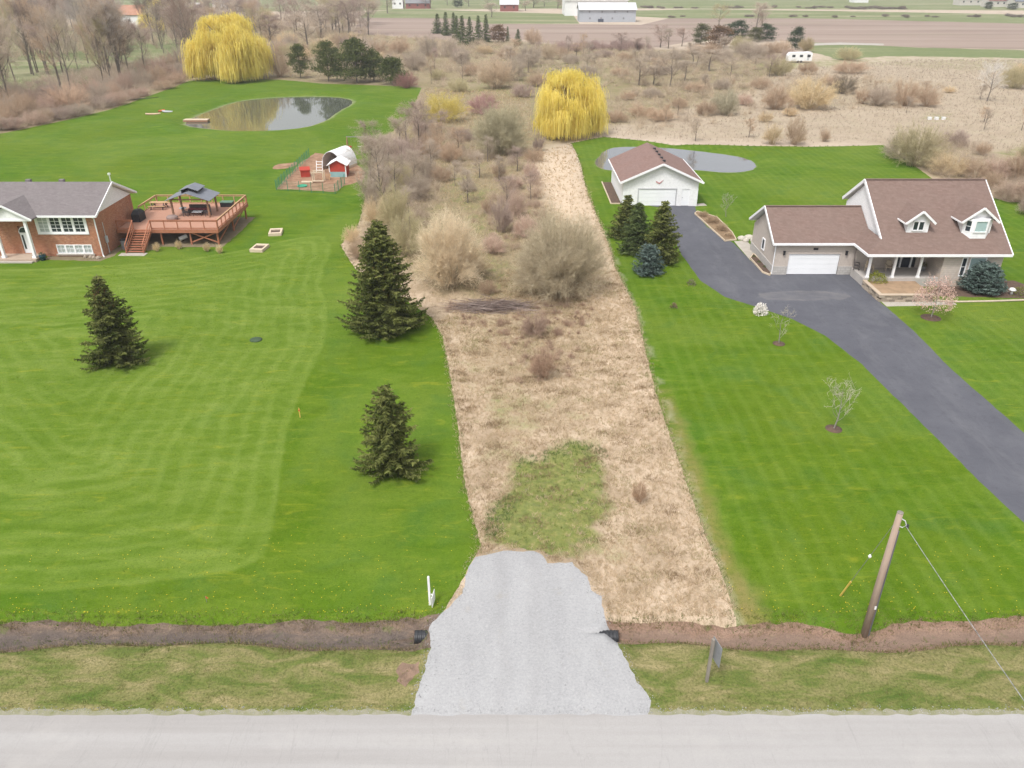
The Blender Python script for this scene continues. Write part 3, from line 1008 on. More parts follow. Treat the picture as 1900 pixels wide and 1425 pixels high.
def proto_willow(seed, Hh, Rr, ncl=300, per=46):
    """weeping willow: forked trunk, arching limbs, curtains of yellow strands"""
    g = np.random.default_rng(seed)
    mb = MB()
    r0 = Hh * .028
    mb.tube([(0, 0, -.2), (.1, .05, Hh * .16), (.15, 0, Hh * .26)], [r0 * 1.25, r0, r0 * .9], 8, False)
    cl = []
    nl = 16
    for i in range(nl):
        az = 6.283 * i / nl + g.normal(0, .15)
        q = g.uniform(.25, .8) * Rr
        e = np.array([np.cos(az) * q, np.sin(az) * q, Hh * g.uniform(.62, .9)])
        p = np.array([.15, 0, Hh * g.uniform(.14, .27)])
        m = (p + e) / 2 + np.array([-np.cos(az) * q * .12, -np.sin(az) * q * .12, Hh * .12])
        mb.tube([p, (p + m) / 2, m, (m + e) / 2 + np.array([0, 0, .3]), e], [r0 * .5, r0 * .42, r0 * .3, r0 * .18, r0 * .06], 5, False)
    lob = g.uniform(0, 6.28, 5)
    T, tint = [], []
    nb_ = max(30, ncl // 5)
    B_az, B_el, B_len = g.uniform(0, 6.283, nb_), np.arcsin(np.clip(g.uniform(-.75, 1, nb_), -.5, 1)), g.uniform(.65, 1.35, nb_)
    B_k = 1 + g.normal(0, .085, nb_)
    for c in range(ncl):
        bi = c % nb_
        az = B_az[bi] + g.normal(0, .13) / max(.35, np.cos(B_el[bi]))
        el = np.clip(B_el[bi] + g.normal(0, .12), -.55, 1.5)
        k = B_k[bi] + g.normal(0, .03) + .05 * np.sin(3 * az + lob[0])
        rr = Rr * np.cos(el) ** 1.0 * k * g.uniform(.8, 1.06)
        o = np.array([np.cos(az) * rr, np.sin(az) * rr, Hh * (.50 + .47 * np.sin(el) * k)])
        out = np.array([np.cos(az), np.sin(az), 0])
        n = per
        cr = Rr * .105
        base = o + g.normal(0, 1, (n, 3)) * np.array([cr, cr, cr * .55])
        ln = np.minimum(base[:, 2] - Hh * .045 * g.uniform(.2, 2.6, n), Hh * g.uniform(.05, .25, n) * (1.5 - 1.0 * np.sin(max(el, 0))) * B_len[bi])
        ln = np.maximum(ln, .4)
        sway = out * g.uniform(.0, .35, (n, 1)) + g.normal(0, .16, (n, 3)) * np.array([1, 1, 0])
        m1 = base + sway * ln[:, None] * .55 + np.array([0, 0, -1]) * (ln * .42)[:, None]
        m2 = m1 + sway * ln[:, None] * .15 + np.array([0, 0, -1]) * (ln * .58)[:, None]
        w = Rr * .0135 * g.uniform(.7, 1.3, n)
        bt = np.clip(.5 + .5 * (B_len[bi] - 1) + g.normal(0, .12) + g.normal(0, .22, n), 0, 1)
        T += [ribbons(base, m1, w * .8, w, g), ribbons(m1, m2, w, w * .5, g)]
        tint += [np.tile(bt, 2), np.tile(np.clip(bt + .05, 0, 1), 2)]
        # tufts on top of each clump
        tip = base[: n // 2] + unit(g.normal(0, 1, (n // 2, 3)) + np.array([0, 0, .8])) * Rr * .06
        T.append(slivers(base[: n // 2], tip, Rr * .014, g))
        tint.append(np.clip(bt[: n // 2] + .15, 0, 1))
    T = np.concatenate(T)
    T[..., 2] = np.maximum(T[..., 2], .25)
    return mb, T, np.concatenate(tint)

def proto_pine(seed, Hh, Rr, ncl=90, per=60, clear=.15):
    """scruffy scots-like pine: layered clumps of needles on limbs"""
    g = np.random.default_rng(seed)
    mb = MB()
    mb.tube([(0, 0, -.1), (.1, 0, Hh * .5), (.05, .1, Hh * .95)], [Hh * .02, Hh * .014, .03], 6, False)
    T, tint = [], []
    for c in range(ncl):
        t = clear + (1 - clear) * g.uniform(0, 1) ** .85
        az = g.uniform(0, 6.283)
        env = Rr * (np.sin(np.pi * np.clip(t * .86 + .12, 0, 1)) ** .7) * (1 + .22 * np.sin(2 * az + seed + 4 * t))
        q = env * np.sqrt(g.uniform(.08, 1))
        o = np.array([np.cos(az) * q, np.sin(az) * q, Hh * t])
        if c % 3 == 0:
            mb.tube([(0, 0, max(.3, o[2] - q * .35)), tuple(o)], [Hh * .006, .015], 4, False)
        n = per
        sz = Rr * .2
        p = o + g.normal(0, 1, (n, 3)) * np.array([sz, sz, sz * .45])
        e = p + unit(g.normal(0, 1, (n, 3)) + np.array([np.cos(az) * .5, np.sin(az) * .5, .6])) * Rr * .14
        T.append(ribbons(p, e, Rr * .05, Rr * .02, g))
        tint.append(np.tile(np.clip(g.normal(.45, .15) + g.normal(0, .2, n), 0, 1), 2))
    T = np.concatenate(T)
    T[..., 2] = np.maximum(T[..., 2], .1)
    return mb, T, np.concatenate(tint)

def proto_bush(seed, Hh, Rr, n=900, leaf=.09, flat=.0):
    """dense leafy or flowering bush: leaf clumps through a rounded volume"""
    g = np.random.default_rng(seed)
    d = unit(g.normal(0, 1, (n, 3)))
    d[:, 2] = np.abs(d[:, 2]) * 1.0 - .12
    r = g.uniform(.45, 1, n) ** .5
    lob = 1 + .1 * np.sin(3 * np.arctan2(d[:, 1], d[:, 0]) + seed) + g.normal(0, .05, n)
    p = d * (r * lob)[:, None] * np.array([Rr, Rr, Hh * .92]) + np.array([0, 0, Hh * .08])
    e = p + unit(g.normal(0, 1, (n, 3)) + d * .6) * leaf * g.uniform(.7, 1.4, (n, 1))
    T = ribbons(p, e, leaf * .6, leaf * .35, g)
    T[..., 2] = np.maximum(T[..., 2], .02)
    return T, np.tile(g.uniform(0, 1, n), 2)

# --- shared prototype meshes
SHRUB = []
for k, (a, kw) in enumerate([((11,), {}), ((12,), dict(Rr=2.2, ns=100)), ((13,), dict(Rr=3.1, ns=150, flat=.2)), ((14,), dict(Rr=1.7, ns=60, upright=1.2)), ((15,), dict(Rr=2.8, ns=150, ntw=32))]):
    T, ti = proto_shrub(*a, **kw)
    SHRUB.append((tri_mesh('shrub_twigs', T, ti, M_TWIG), 4.0, kw.get('Rr', 2.6)))
TREE = []
for k, (a, kw) in enumerate([((21,), {}), ((22,), dict(Rr=2.8, clear=.3)), ((23,), dict(Rr=4.4, clear=.16, nl=18)), ((24,), dict(Rr=2.0, nl=12, clear=.25)), ((25,), dict(Rr=3.4, lean=.06, clear=.2))]):
    mb, T, ti = proto_tree(*a, **kw)
    tm = bpy.data.meshes.new('tree_trunk')
    tm.from_pydata([tuple(v) for v in mb.v], [], mb.f)
    finish(tm, M_BARK, True)
    TREE.append((tm, tri_mesh('tree_crown', T, ti, M_TWIG), 12.0, kw.get('Rr', 3.6)))

for sd_i, (rr_, ns_) in ((16, (2.3, 210)), (17, (2.9, 260))):
    T, ti = proto_shrub(sd_i, Rr=rr_, ns=ns_, ntw=38, nt2=6, tw=.0135)
    SHRUB.append((tri_mesh('shrub_twigs', T, ti, M_TWIG), 4.0, rr_))
VEG_AT = []

def look(col, kind, h, wm, label):
    r_, g_, b_ = col
    q = g_ / r_
    tone = 'rusty' if q < .68 and b_ / r_ < .55 else 'purplish' if q < .755 else 'yellowish' if b_ / r_ < .4 else 'olive' if q > .86 and b_ / r_ < .62 else 'pale' if r_ > .5 else 'grey' if b_ / r_ > .62 else 'brown'
    if kind == 'tree':
        form = 'slender' if wm < h * .42 else 'broad' if wm > h * .72 else 'tall' if h > 14 else 'middling'
    else:
        form = 'low' if h < wm * .55 else 'upright' if h > wm * 1.15 else 'large' if h > 4 else 'small' if h < 1.8 else 'rounded'
    return form + ' ' + tone + ' ' + label

def put_shrub(px, py, top, wpx, k, col, label, group, cat='shrub', rot=None, name='bare_shrub', xy=None, hh=None, ww=None):
    x, y = xy or G(px, py)
    h = hh or max(.6, HT(py, top))
    wm = ww or WD(py, wpx)
    me, h0, r0 = SHRUB[k]
    o = mesh_obj(name, me, None, (x, y, hz(x, y) - .03))
    sxy = wm / (2 * r0 * .96)
    o.scale = (sxy, sxy * random.uniform(.9, 1.05), h / (h0 * 1.06))
    o.rotation_euler.z = rot if rot is not None else random.uniform(0, 6.28)
    v = random.uniform(.9, 1.1)
    o.color = (col[0] * v, col[1] * v, col[2] * v, 1)
    o['label'] = look(col, 'shrub', h, wm, label) if group else label
    o['category'] = cat
    if group:
        o['group'] = group
    VEG_AT.append((x, y, wm / 2))
    return o

def put_tree(px, py, top, wpx, k, col, label, group, name='bare_tree', xy=None, hh=None, ww=None, bark=None):
    x, y = xy or G(px, py)
    h = hh or max(1.0, HT(py, top))
    wm = ww or WD(py, wpx)
    tm, cm, h0, r0 = TREE[k]
    o = bpy.data.objects.new(name, None)
    o.empty_display_size = .3
    COL.objects.link(o)
    o.location = (x, y, hz(x, y) - .03)
    sxy = wm / (2 * r0)
    o.scale = (sxy, sxy, h / h0)
    o.rotation_euler.z = random.uniform(0, 6.28)
    v = random.uniform(.88, 1.12)
    a = mesh_obj('trunk', tm, o)
    b = mesh_obj('crown', cm, o)
    b.color = (col[0] * v, col[1] * v, col[2] * v, 1)
    o['label'] = look(col, 'tree', h, wm, label) if group else label
    o['category'] = 'tree'
    if group:
        o['group'] = group
    return o

def put_built(name, label, cat, x, y, mb, T, ti, mleaf, mbark, group=None, col=None, crown='crown', scale=(1, 1, 1), trunk='trunk'):
    o = bpy.data.objects.new(name, None)
    o.empty_display_size = .3
    COL.objects.link(o)
    o.location = (x, y, hz(x, y) - .02)
    o.scale = scale
    o['label'] = label
    o['category'] = cat
    if group:
        o['group'] = group
    if mb is not None:
        tm = bpy.data.meshes.new(trunk)
        tm.from_pydata([tuple(v) for v in mb.v], [], mb.f)
        finish(tm, mbark, True)
        mesh_obj(trunk, tm, o)
    c = mesh_obj(crown, tri_mesh(crown, T, ti, mleaf), o)
    if col:
        c.color = (*col, 1)
    return o

# --- spruces on the left lawn
def spruce_at(px, py, top, wpx, seed, label, m=M_SPRUCE, group=None, **kw):
    x, y = G(px, py)
    h, rr = HT(py, top), WD(py, wpx) / 2
    mb, T, ti = proto_spruce(seed, h, rr, **kw)
    return put_built('spruce_tree', label, 'tree', x, y, mb, T, ti, m, M_BARK, group)

def cones(o, seed, h, rr, n=160, zlo=.45, col=None):
    """ripe brown cones hanging in the upper crown"""
    g = np.random.default_rng(seed)
    z = h * g.uniform(zlo, .97, n)
    az = g.uniform(0, 6.28, n)
    q = rr * (1 - z / h) ** .85 * g.uniform(.55, .95, n)
    p = np.stack([np.cos(az) * q, np.sin(az) * q, z], 1)
    e = p + np.stack([g.normal(0, .02, n), g.normal(0, .02, n), -g.uniform(.16, .26, n)], 1)
    me = tri_mesh('cones', np.concatenate([ribbons(p, e, .08, .04, g), ribbons(p, e, .08, .04, g)]), np.tile(g.uniform(0, 1, n), 4), MATS.setdefault('cones', m_tinted('cones', (.14, .085, .035), (.26, .17, .075))))
    c = mesh_obj('cones', me, o)
    c['kind'] = 'stuff'

o = spruce_at(716, 612, 404, 152, 31, 'tall full dark green spruce on the lawn beside the dry grass lot', per=14, gap=.27, step=.12, fs=1.05, rough=.2, pw=.7)
cones(o, 5, HT(612, 406), WD(612, 165) / 2, 190, .3)
o = spruce_at(222, 672, 506, 112, 32, 'sparse dark spruce with rusty cone-laden tip on the lawn below the brick house', per=11, gap=.29, step=.11, fs=1.0, rough=.36, pw=.78)
cones(o, 6, HT(672, 508), WD(672, 120) / 2, 120, .68)
spruce_at(727, 872, 712, 122, 35, 'small ragged spruce with lopsided branches on the lawn near the gravel entrance', per=10, gap=.27, step=.1, fs=.9, rough=.4, pw=.7)
# --- spruces along the asphalt drive
spruce_at(1160, 440, 360, 66, 41, 'green spruce rearmost in the clump beside the driveway', M_SPRUCE, per=11, gap=.32, rough=.18, pw=.72, fs=1.15)
spruce_at(1180, 468, 376, 78, 42, 'narrow green spruce in the middle of the clump beside the driveway', M_DKSPRUCE, per=11, gap=.32, rough=.16, pw=.72, fs=1.15)
spruce_at(1224, 486, 370, 84, 43, 'tallest spruce of the driveway clump standing against the asphalt', M_SPRUCE, per=10, gap=.32, rough=.2, pw=.72, fs=1.15)
spruce_at(1203, 508, 450, 62, 44, 'short round blue spruce at the front of the driveway clump', M_BLUE, per=12, gap=.24, fs=.95, rough=.14, pw=.45)

# --- willows
def willow_at(px, py, top, wpx, seed, label, **kw):
    x, y = G(px, py)
    mb, T, ti = proto_willow(seed, HT(py, top), WD(py, wpx) / 2, **kw)
    return put_built('willow_tree', label, 'tree', x, y, mb, T, ti, M_WILLOW, M_BARK, 'yellow weeping willows')
willow_at(432, 148, 28, 118, 51, 'big round yellow weeping willow on the lawn beside the pond with the dock', ncl=420, per=46)
willow_at(1052, 252, 130, 112, 52, 'yellow weeping willow at the corner of the dry grass lot and the garage lawn', ncl=330, per=46)
willow_at(297, 58, -6, 60, 53, 'distant yellow willow next to the orange-roofed house', ncl=140, per=40)

# --- pines behind the pond
for i, (px, py, tp, wp, lab) in enumerate([(558, 145, 84, 36, 'slim lone pine standing apart behind the pond'), (610, 151, 80, 48, 'pine with open sides in the row behind the pond'), (662, 153, 77, 66, 'broadest and tallest pine in the row behind the pond'), (694, 151, 93, 40, 'round-topped pine against the broadest pine behind the pond'), (728, 157, 110, 52, 'low bushy pine at the end of the row behind the pond')]):
    x, y = G(px, py)
    mb, T, ti = proto_pine(60 + i, HT(py, tp), WD(py, wp) / 2, 80)
    put_built('pine_tree', lab, 'tree', x, y, mb, T, ti, M_PINE, M_BARK)

# --- far evergreens
far_sp = [(812, 62, 24, 26, 0), (828, 66, 21, 24, 0), (842, 62, 22, 20, 0), (848, 72, 28, 22, 1), (858, 86, 28, 30, 1), (872, 84, 30, 26, 1), (888, 80, 28, 26, 1), (902, 78, 26, 24, 1), (942, 76, 48, 12, 0), (961, 84, 53, 20, 0)]
fmesh = [proto_spruce(70 + i, 12, 3.2, per=6, gap=.7, step=.4, fs=2.2, rough=.2) for i in range(2)]
ftm = []
for mb, T, ti in fmesh:
    tm = bpy.data.meshes.new('far_spruce_trunk')
    tm.from_pydata([tuple(v) for v in mb.v], [], mb.f)
    finish(tm, M_BARK)
    ftm.append((tm, tri_mesh('far_spruce_crown', T, ti, M_DKSPRUCE)))

def far_spruce(px, py, tp, wp, k, label, group):
    x, y = G(px, py)
    h, wm = HT(py, tp), WD(py, wp)
    o = bpy.data.objects.new('spruce_tree', None)
    COL.objects.link(o)
    o.location = (x, y, hz(x, y) - .05)
    o.scale = (wm / 6.4, wm / 6.4, h / 12)
    o.rotation_euler.z = random.uniform(0, 6.28)
    mesh_obj('trunk', ftm[k][0], o)
    mesh_obj('crown', ftm[k][1], o)
    o['label'], o['category'], o['group'] = label, 'tree', group
for i, (px, py, tp, wp, k) in enumerate(far_sp):
    if i < 8:
        far_spruce(px, py, tp, wp, k, 'dark spruce in the clump at the near edge of the ploughed field', 'spruces at the field edge')
    elif i == 8:
        far_spruce(px, py, tp, wp, k, 'thin spruce beside the rust-brown shrub at the ploughed field edge', 'lone field-edge spruces')
    else:
        far_spruce(px, py, tp, wp, k, 'small separate spruce standing alone by the ploughed field', 'lone field-edge spruces')
TP, tiP = [], []
mb_, T_, ti_ = proto_pine(80, 9, 4, 60, 50, .1)
ptm = bpy.data.meshes.new('far_pine_trunk')
ptm.from_pydata([tuple(v) for v in mb_.v], [], mb_.f)
finish(ptm, M_BARK)
pcm = tri_mesh('far_pine_crown', T_, ti_, M_OBJLEAF)

def far_ever(px, py, tp, wp, col, label, group=None, name='pine_tree'):
    x, y = G(px, py)
    h, wm = HT(py, tp), WD(py, wp)
    o = bpy.data.objects.new(name, None)
    COL.objects.link(o)
    o.location = (x, y, hz(x, y) - .05)
    o.scale = (wm / 8, wm / 8, h / 9)
    o.rotation_euler.z = random.uniform(0, 6.28)
    mesh_obj('trunk', ptm, o)
    c = mesh_obj('crown', pcm, o)
    c.color = (*col, 1)
    o['label'], o['category'] = label, 'tree'
    if group:
        o['group'] = group
DG, OLV, RUST = (.055, .085, .04), (.12, .125, .05), (.19, .115, .06)
far_ever(1300, 82, 46, 34, OLV, 'olive evergreen at the left end of the far thicket by the fields', name='cedar_tree')
far_ever(1333, 88, 50, 50, RUST, 'rust-brown spreading tree in the far thicket between evergreens', name='cedar_tree')
far_ever(1368, 72, 40, 40, DG, 'dark round evergreen at the top of the far thicket', name='cedar_tree')
far_ever(1420, 76, 46, 34, DG, 'dark evergreen in the middle of the far thicket', name='cedar_tree')
far_ever(1400, 78, 52, 30, OLV, 'dull olive evergreen tucked beside the dark one in the far thicket', name='cedar_tree')
far_ever(1476, 92, 52, 30, DG, 'lone dark pine just behind the white camper trailer')
far_ever(925, 78, 48, 34, RUST, 'rust-brown evergreen between spruces at the ploughed field edge', name='cedar_tree')
far_ever(850, 14, -8, 18, DG, 'dark evergreen behind the far pasture by the red house')
for px, py, tp, wp in ((1833, 17, 4, 16), (1878, 18, 6, 18)):
    far_ever(px, py, tp, wp, DG, 'dark evergreen among the far-off roadside houses', 'evergreens among far houses')

# --- colours of the bare scrub
GREY, BRN, OLI, PUR, TAN, RED, YEL, PNK = (.37, .31, .25), (.40, .305, .22), (.39, .345, .21), (.35, .275, .235), (.52, .42, .28), (.4, .24, .18), (.58, .5, .15), (.45, .345, .28)

# big named shrubs of the lot
put_shrub(833, 530, 390, 122, 5, (.52, .44, .32), 'large domed tan-tipped bare shrub next to the tall spruce', None)
put_shrub(1034, 546, 392, 176, 6, (.43, .37, .265), 'widest domed olive-grey bare shrub on the dry lot beside the worn line', None)
put_shrub(928, 286, 190, 104, 5, (.38, .345, .235), 'rounded greenish-grey bare shrub below the lot-corner willow', None)
put_shrub(822, 226, 164, 86, 2, (.5, .42, .13), 'yellow budding shrub at the corner of the pond lawn', None, name='budding_shrub')
put_shrub(895, 212, 172, 60, 0, (.42, .27, .25), 'purple-red bare shrub beside the yellow budding shrub', None)
put_shrub(992, 620, 580, 58, 1, (.32, .235, .185), 'reddish twiggy bush in dry grass below the brush pile', None)
put_shrub(1008, 702, 642, 62, 3, (.34, .24, .175), 'upright rusty-stemmed bush in the middle of the dry grass', None)
put_shrub(1186, 930, 890, 36, 3, (.36, .26, .18), 'small rusty tuft of stems standing in dry grass near the green patch', None, name='dry_tuft')

MID = 'bare shrub in the thicket between the chicken yard and the domed shrubs'
for px, py, tp, wp, k, c in [(735, 432, 330, 74, 3, OLI), (760, 470, 390, 80, 1, OLI), (688, 380, 312, 60, 3, GREY), (712, 356, 300, 50, 1, PUR), (742, 352, 290, 56, 0, OLI), (775, 370, 318, 60, 4, GREY),
                             (760, 300, 250, 60, 1, PUR), (800, 290, 238, 62, 0, BRN), (722, 300, 258, 42, 3, PUR), (838, 300, 262, 46, 4, BRN), (700, 420, 360, 50, 0, TAN), (820, 335, 300, 44, 2, BRN), (790, 330, 286, 48, 1, GREY),
                             (930, 430, 360, 52, 3, PUR), (958, 400, 350, 40, 1, PNK), (975, 440, 392, 50, 2, PNK), (905, 395, 362, 30, 3, BRN), (915, 470, 430, 50, 0, PNK), (955, 350, 322, 40, 3, PNK), (985, 330, 296, 34, 1, PNK), (925, 330, 300, 34, 3, BRN),
                             (870, 355, 330, 30, 1, GREY), (990, 300, 270, 40, 2, BRN), (1000, 280, 250, 30, 3, PUR), (655, 450, 415, 34, 2, TAN), (668, 480, 440, 44, 0, BRN), (880, 510, 470, 60, 2, TAN), (905, 545, 515, 40, 2, BRN), (1080, 470, 430, 50, 2, OLI), (860, 260, 232, 40, 2, PUR), (780, 250, 215, 34, 3, PUR)]:
    put_shrub(px, py, tp, wp, k, c, MID, 'thicket shrubs by the chicken yard')
SAP = 'thin bare sapling in the thicket between the chicken yard and domed shrubs'
for px, py, tp, wp, k, c in [(708, 395, 262, 54, 3, GREY), (778, 288, 192, 44, 3, PUR), (742, 292, 220, 34, 1, GREY), (868, 376, 318, 30, 3, GREY), (926, 336, 292, 24, 3, GREY), (705, 335, 255, 44, 1, PUR), (812, 276, 230, 26, 3, BRN), (690, 290, 228, 36, 3, GREY), (760, 420, 352, 36, 3, GREY), (722, 318, 250, 40, 1, GREY), (748, 330, 262, 34, 3, PUR), (770, 345, 280, 36, 1, GREY), (735, 368, 292, 40, 3, GREY), (790, 262, 200, 34, 3, GREY), (820, 250, 206, 28, 1, PUR), (755, 268, 206, 34, 3, GREY), (850, 280, 238, 26, 3, BRN), (890, 330, 286, 26, 3, GREY), (845, 345, 300, 26, 1, GREY), (690, 345, 280, 36, 3, GREY), (905, 300, 256, 24, 3, GREY), (960, 318, 276, 24, 3, PUR), (940, 385, 330, 30, 3, PUR), (985, 372, 318, 26, 1, PUR), (800, 318, 262, 30, 3, GREY)]:
    put_tree(px, py, tp, wp, k, c, SAP, 'thicket saplings by the chicken yard')
put_tree(1290, 262, 222, 20, 3, GREY, 'thin bare sapling at the meadow edge behind the second pond', None)

BEH = 'bare shrub in the scrub between the two yellow willows and the ploughed field'
for px, py, tp, wp, k, c in [(520, 143, 84, 40, 1, BRN), (591, 104, 76, 44, 0, OLI), (770, 130, 92, 54, 4, GREY), (795, 104, 62, 40, 1, GREY), (834, 106, 68, 38, 0, GREY), (855, 118, 84, 40, 2, GREY), (920, 164, 102, 74, 4, (.44, .355, .26)), (955, 150, 100, 52, 0, GREY), (980, 124, 80, 50, 4, GREY), (1018, 110, 76, 42, 0, (.4, .33, .24)), (988, 82, 50, 36, 1, BRN), (940, 110, 84, 44, 2, BRN),
                             (900, 100, 80, 34, 2, TAN), (875, 140, 112, 44, 2, BRN), (740, 100, 70, 46, 4, BRN), (700, 104, 72, 50, 0, BRN), (660, 100, 66, 50, 1, GREY), (630, 90, 60, 46, 4, BRN), (560, 112, 84, 44, 2, TAN), (680, 120, 96, 44, 2, BRN), (720, 124, 98, 40, 2, PUR), (1000, 160, 130, 50, 2, BRN), (970, 180, 150, 46, 2, PUR), (850, 170, 142, 44, 2, OLI), (905, 190, 166, 36, 2, BRN), (755, 163, 131, 48, 2, (.3, .17, .15)), (812, 148, 124, 36, 2, OLI), (1060, 118, 96, 40, 2, GREY), (1090, 140, 116, 44, 2, GREY), (1040, 104, 84, 34, 2, BRN)]:
    put_shrub(px, py, tp, wp, k, c, BEH, 'scrub shrubs before the ploughed field')
HED = 'hedgerow bush along the near edge of the ploughed field'
for i in range(22):
    px = 1030 + i * 8 + random.uniform(-3, 3)
    put_shrub(px, 91 + random.uniform(-2, 5), 73 + random.uniform(-2, 8), 22, i % 5, (.36, .27, .24), HED, 'hedgerow along the ploughed field')
MEA = 'bare shrub scattered in the reedy meadow beyond the garage pond'
for px, py, tp, wp, k, c in [(1142, 226, 200, 48, 2, BRN), (1190, 216, 190, 52, 2, BRN), (1225, 224, 198, 60, 2, BRN), (1308, 214, 186, 46, 4, BRN), (1345, 213, 163, 58, 4, (.36, .33, .24)), (1432, 268, 226, 44, 3, TAN), (1473, 268, 212, 42, 1, BRN), (1529, 262, 236, 26, 3, BRN), (1438, 203, 157, 52, 4, BRN), (1500, 202, 142, 94, 4, (.5, .41, .26)), (1564, 174, 136, 50, 1, (.2, .165, .12)), (1597, 192, 160, 34, 3, BRN), (1630, 196, 156, 52, 4, GREY), (1676, 196, 144, 56, 0, BRN), (1718, 198, 156, 40, 1, BRN), (1574, 112, 86, 52, 4, OLI), (1576, 136, 108, 64, 2, BRN), (1445, 140, 105, 54, 4, OLI), (1498, 138, 112, 44, 4, BRN), (1882, 164, 120, 64, 4, OLI), (1900, 140, 112, 46, 2, TAN), (1540, 158, 138, 40, 2, BRN), (1410, 165, 140, 40, 2, BRN), (1380, 195, 170, 36, 2, PNK), (1260, 200, 178, 36, 2, BRN), (1760, 172, 158, 26, 2, TAN), (1210, 180, 160, 40, 2, GREY), (1165, 185, 165, 34, 2, BRN), (1420, 226, 204, 30, 2, TAN), (1465, 215, 196, 34, 2, TAN)]:
    put_shrub(px, py, tp, wp, k, c, MEA, 'shrubs in the reedy meadow')
THK = 'bare tree of the thicket around the far evergreens'
for px, py, tp, wp, k, c in [(1185, 158, 110, 44, 3, GREY), (1243, 161, 98, 54, 0, GREY), (1212, 158, 124, 34, 3, GREY), (1316, 132, 94, 40, 3, GREY), (1152, 92, 62, 28, 3, PUR), (1182, 95, 70, 26, 1, PUR), (1225, 88, 48, 26, 3, PUR), (1265, 86, 52, 28, 1, PUR), (1240, 90, 56, 24, 3, GREY), (1285, 120, 86, 40, 1, GREY), (1355, 140, 108, 44, 0, GREY), (1270, 150, 112, 44, 1, GREY), (1400, 128, 104, 40, 0, GREY), (1334, 52, 10, 36, 0, OLI), (1403, 60, 8, 26, 3, GREY), (1412, 58, 12, 22, 3, GREY)]:
    put_tree(px, py, tp, wp, k, c, THK, 'thicket trees by the far evergreens')
THB = 'bare shrub of the thicket below the far evergreens'
for px, py, tp, wp, k, c in [(1390, 108, 74, 70, 4, GREY), (1340, 114, 84, 40, 0, GREY), (1372, 98, 64, 46, 4, OLI), (1425, 104, 76, 50, 4, BRN), (1450, 98, 72, 40, 1, BRN), (1290, 100, 78, 40, 2, BRN), (1255, 110, 86, 44, 2, GREY), (1210, 112, 90, 44, 2, GREY), (1320, 100, 76, 44, 2, BRN), (1495, 96, 68, 32, 4, (.36, .29, .17)), (1465, 112, 90, 36, 4, PUR), (1160, 112, 94, 40, 2, BRN), (1120, 106, 90, 40, 2, PUR), (1150, 140, 122, 40, 2, BRN), (1230, 138, 116, 50, 2, GREY), (1290, 170, 150, 46, 2, BRN), (1340, 165, 142, 44, 2, GREY)]:
    put_shrub(px, py, tp, wp, k, c, THB, 'thicket shrubs by the far evergreens')
RGT = 'bare shrub of the tangle along the far corner of the right-hand lawn'
for px, py, tp, wp, k, c in [(1665, 294, 240, 54, 1, GREY), (1756, 325, 276, 74, 2, TAN), (1772, 268, 236, 50, 2, PUR), (1810, 330, 290, 60, 2, BRN), (1848, 330, 286, 60, 2, PNK), (1884, 334, 280, 54, 4, BRN), (1868, 372, 330, 60, 2, (.4, .31, .25)), (1905, 378, 328, 70, 4, (.4, .31, .25)), (1840, 350, 312, 40, 2, BRN), (1900, 300, 262, 40, 3, OLI), (1822, 288, 262, 34, 3, BRN), (1950, 360, 310, 80, 4, BRN), (1915, 400, 350, 60, 2, PUR)]:
    put_shrub(px, py, tp, wp, k, c, RGT, 'tangle at the right lawn corner')
put_shrub(1697, 308, 228, 108, 4, (.38, .33, .21), 'large olive-grey bare shrub at the corner of the right-hand lawn', None)
put_tree(1831, 188, 120, 44, 0, (.6, .57, .53), 'pale dead tree alone in the reedy meadow', None, name='dead_tree')

pr2 = random.Random(11)
BT = 'thin bare tree scattered through the scrub before the ploughed field'
for i in range(34):
    px, py = pr2.uniform(800, 1440), pr2.uniform(100, 165)
    if 960 < px < 1140 and py > 140:
        continue
    x, y = G(px, py)
    put_tree(px, py, 0, 0, [3, 1, 0][pr2.randrange(3)], [GREY, PUR, BRN, GREY][pr2.randrange(4)], BT, 'thin trees in the back scrub', xy=(x, y), hh=pr2.uniform(3.5, 7), ww=pr2.uniform(2, 4.5))
BM = 'thin bare sapling scattered in the reedy meadow'
for i in range(16):
    px, py = pr2.uniform(1150, 1900), pr2.uniform(150, 255)
    if 1380 > px and py > 240:
        continue
    x, y = G(px, py)
    put_tree(px, py, 0, 0, [3, 1][pr2.randrange(2)], [GREY, BRN][pr2.randrange(2)], BM, 'saplings in the reedy meadow', xy=(x, y), hh=pr2.uniform(2, 4), ww=pr2.uniform(1, 2.2))

# --- wood along the left boundary
UND = 'bare shrub in the hedge bordering the pond lawn'
bl = [(-120, 288), (0, 246), (100, 226), (200, 203), (300, 168), (362, 144)]
def along(t, pts):
    k = t * (len(pts) - 1)
    i = min(int(k), len(pts) - 2)
    f = k - i
    return (pts[i][0] + (pts[i + 1][0] - pts[i][0]) * f, pts[i][1] + (pts[i + 1][1] - pts[i][1]) * f)
for row in range(3):
    for i in range(17):
        t = (i + random.uniform(.2, .8)) / 17
        px, py = along(t, bl)
        py -= 1 + row * 12 + random.uniform(0, 5)
        hh = (26, 44, 52)[row] * (py / 220) ** .5 * random.uniform(.75, 1.15)
        c = [(.38, .28, .23), (.4, .3, .24), PUR, BRN, (.44, .33, .25), GREY][random.randrange(6)]
        put_shrub(px, py, py - hh, random.uniform(40, 62) * (py / 220) ** .5, [2, 0, 4, 1][random.randrange(4)], c, UND, 'hedge shrubs along the pond lawn')
put_shrub(128, 206, 150, 84, 2, (.52, .39, .29), 'broad pinkish-tan bare shrub standing out of the pond lawn hedge', None)
WOO = 'bare tree in the wood between the pond lawn and the orange-roofed houses'
pr = random.Random(5)
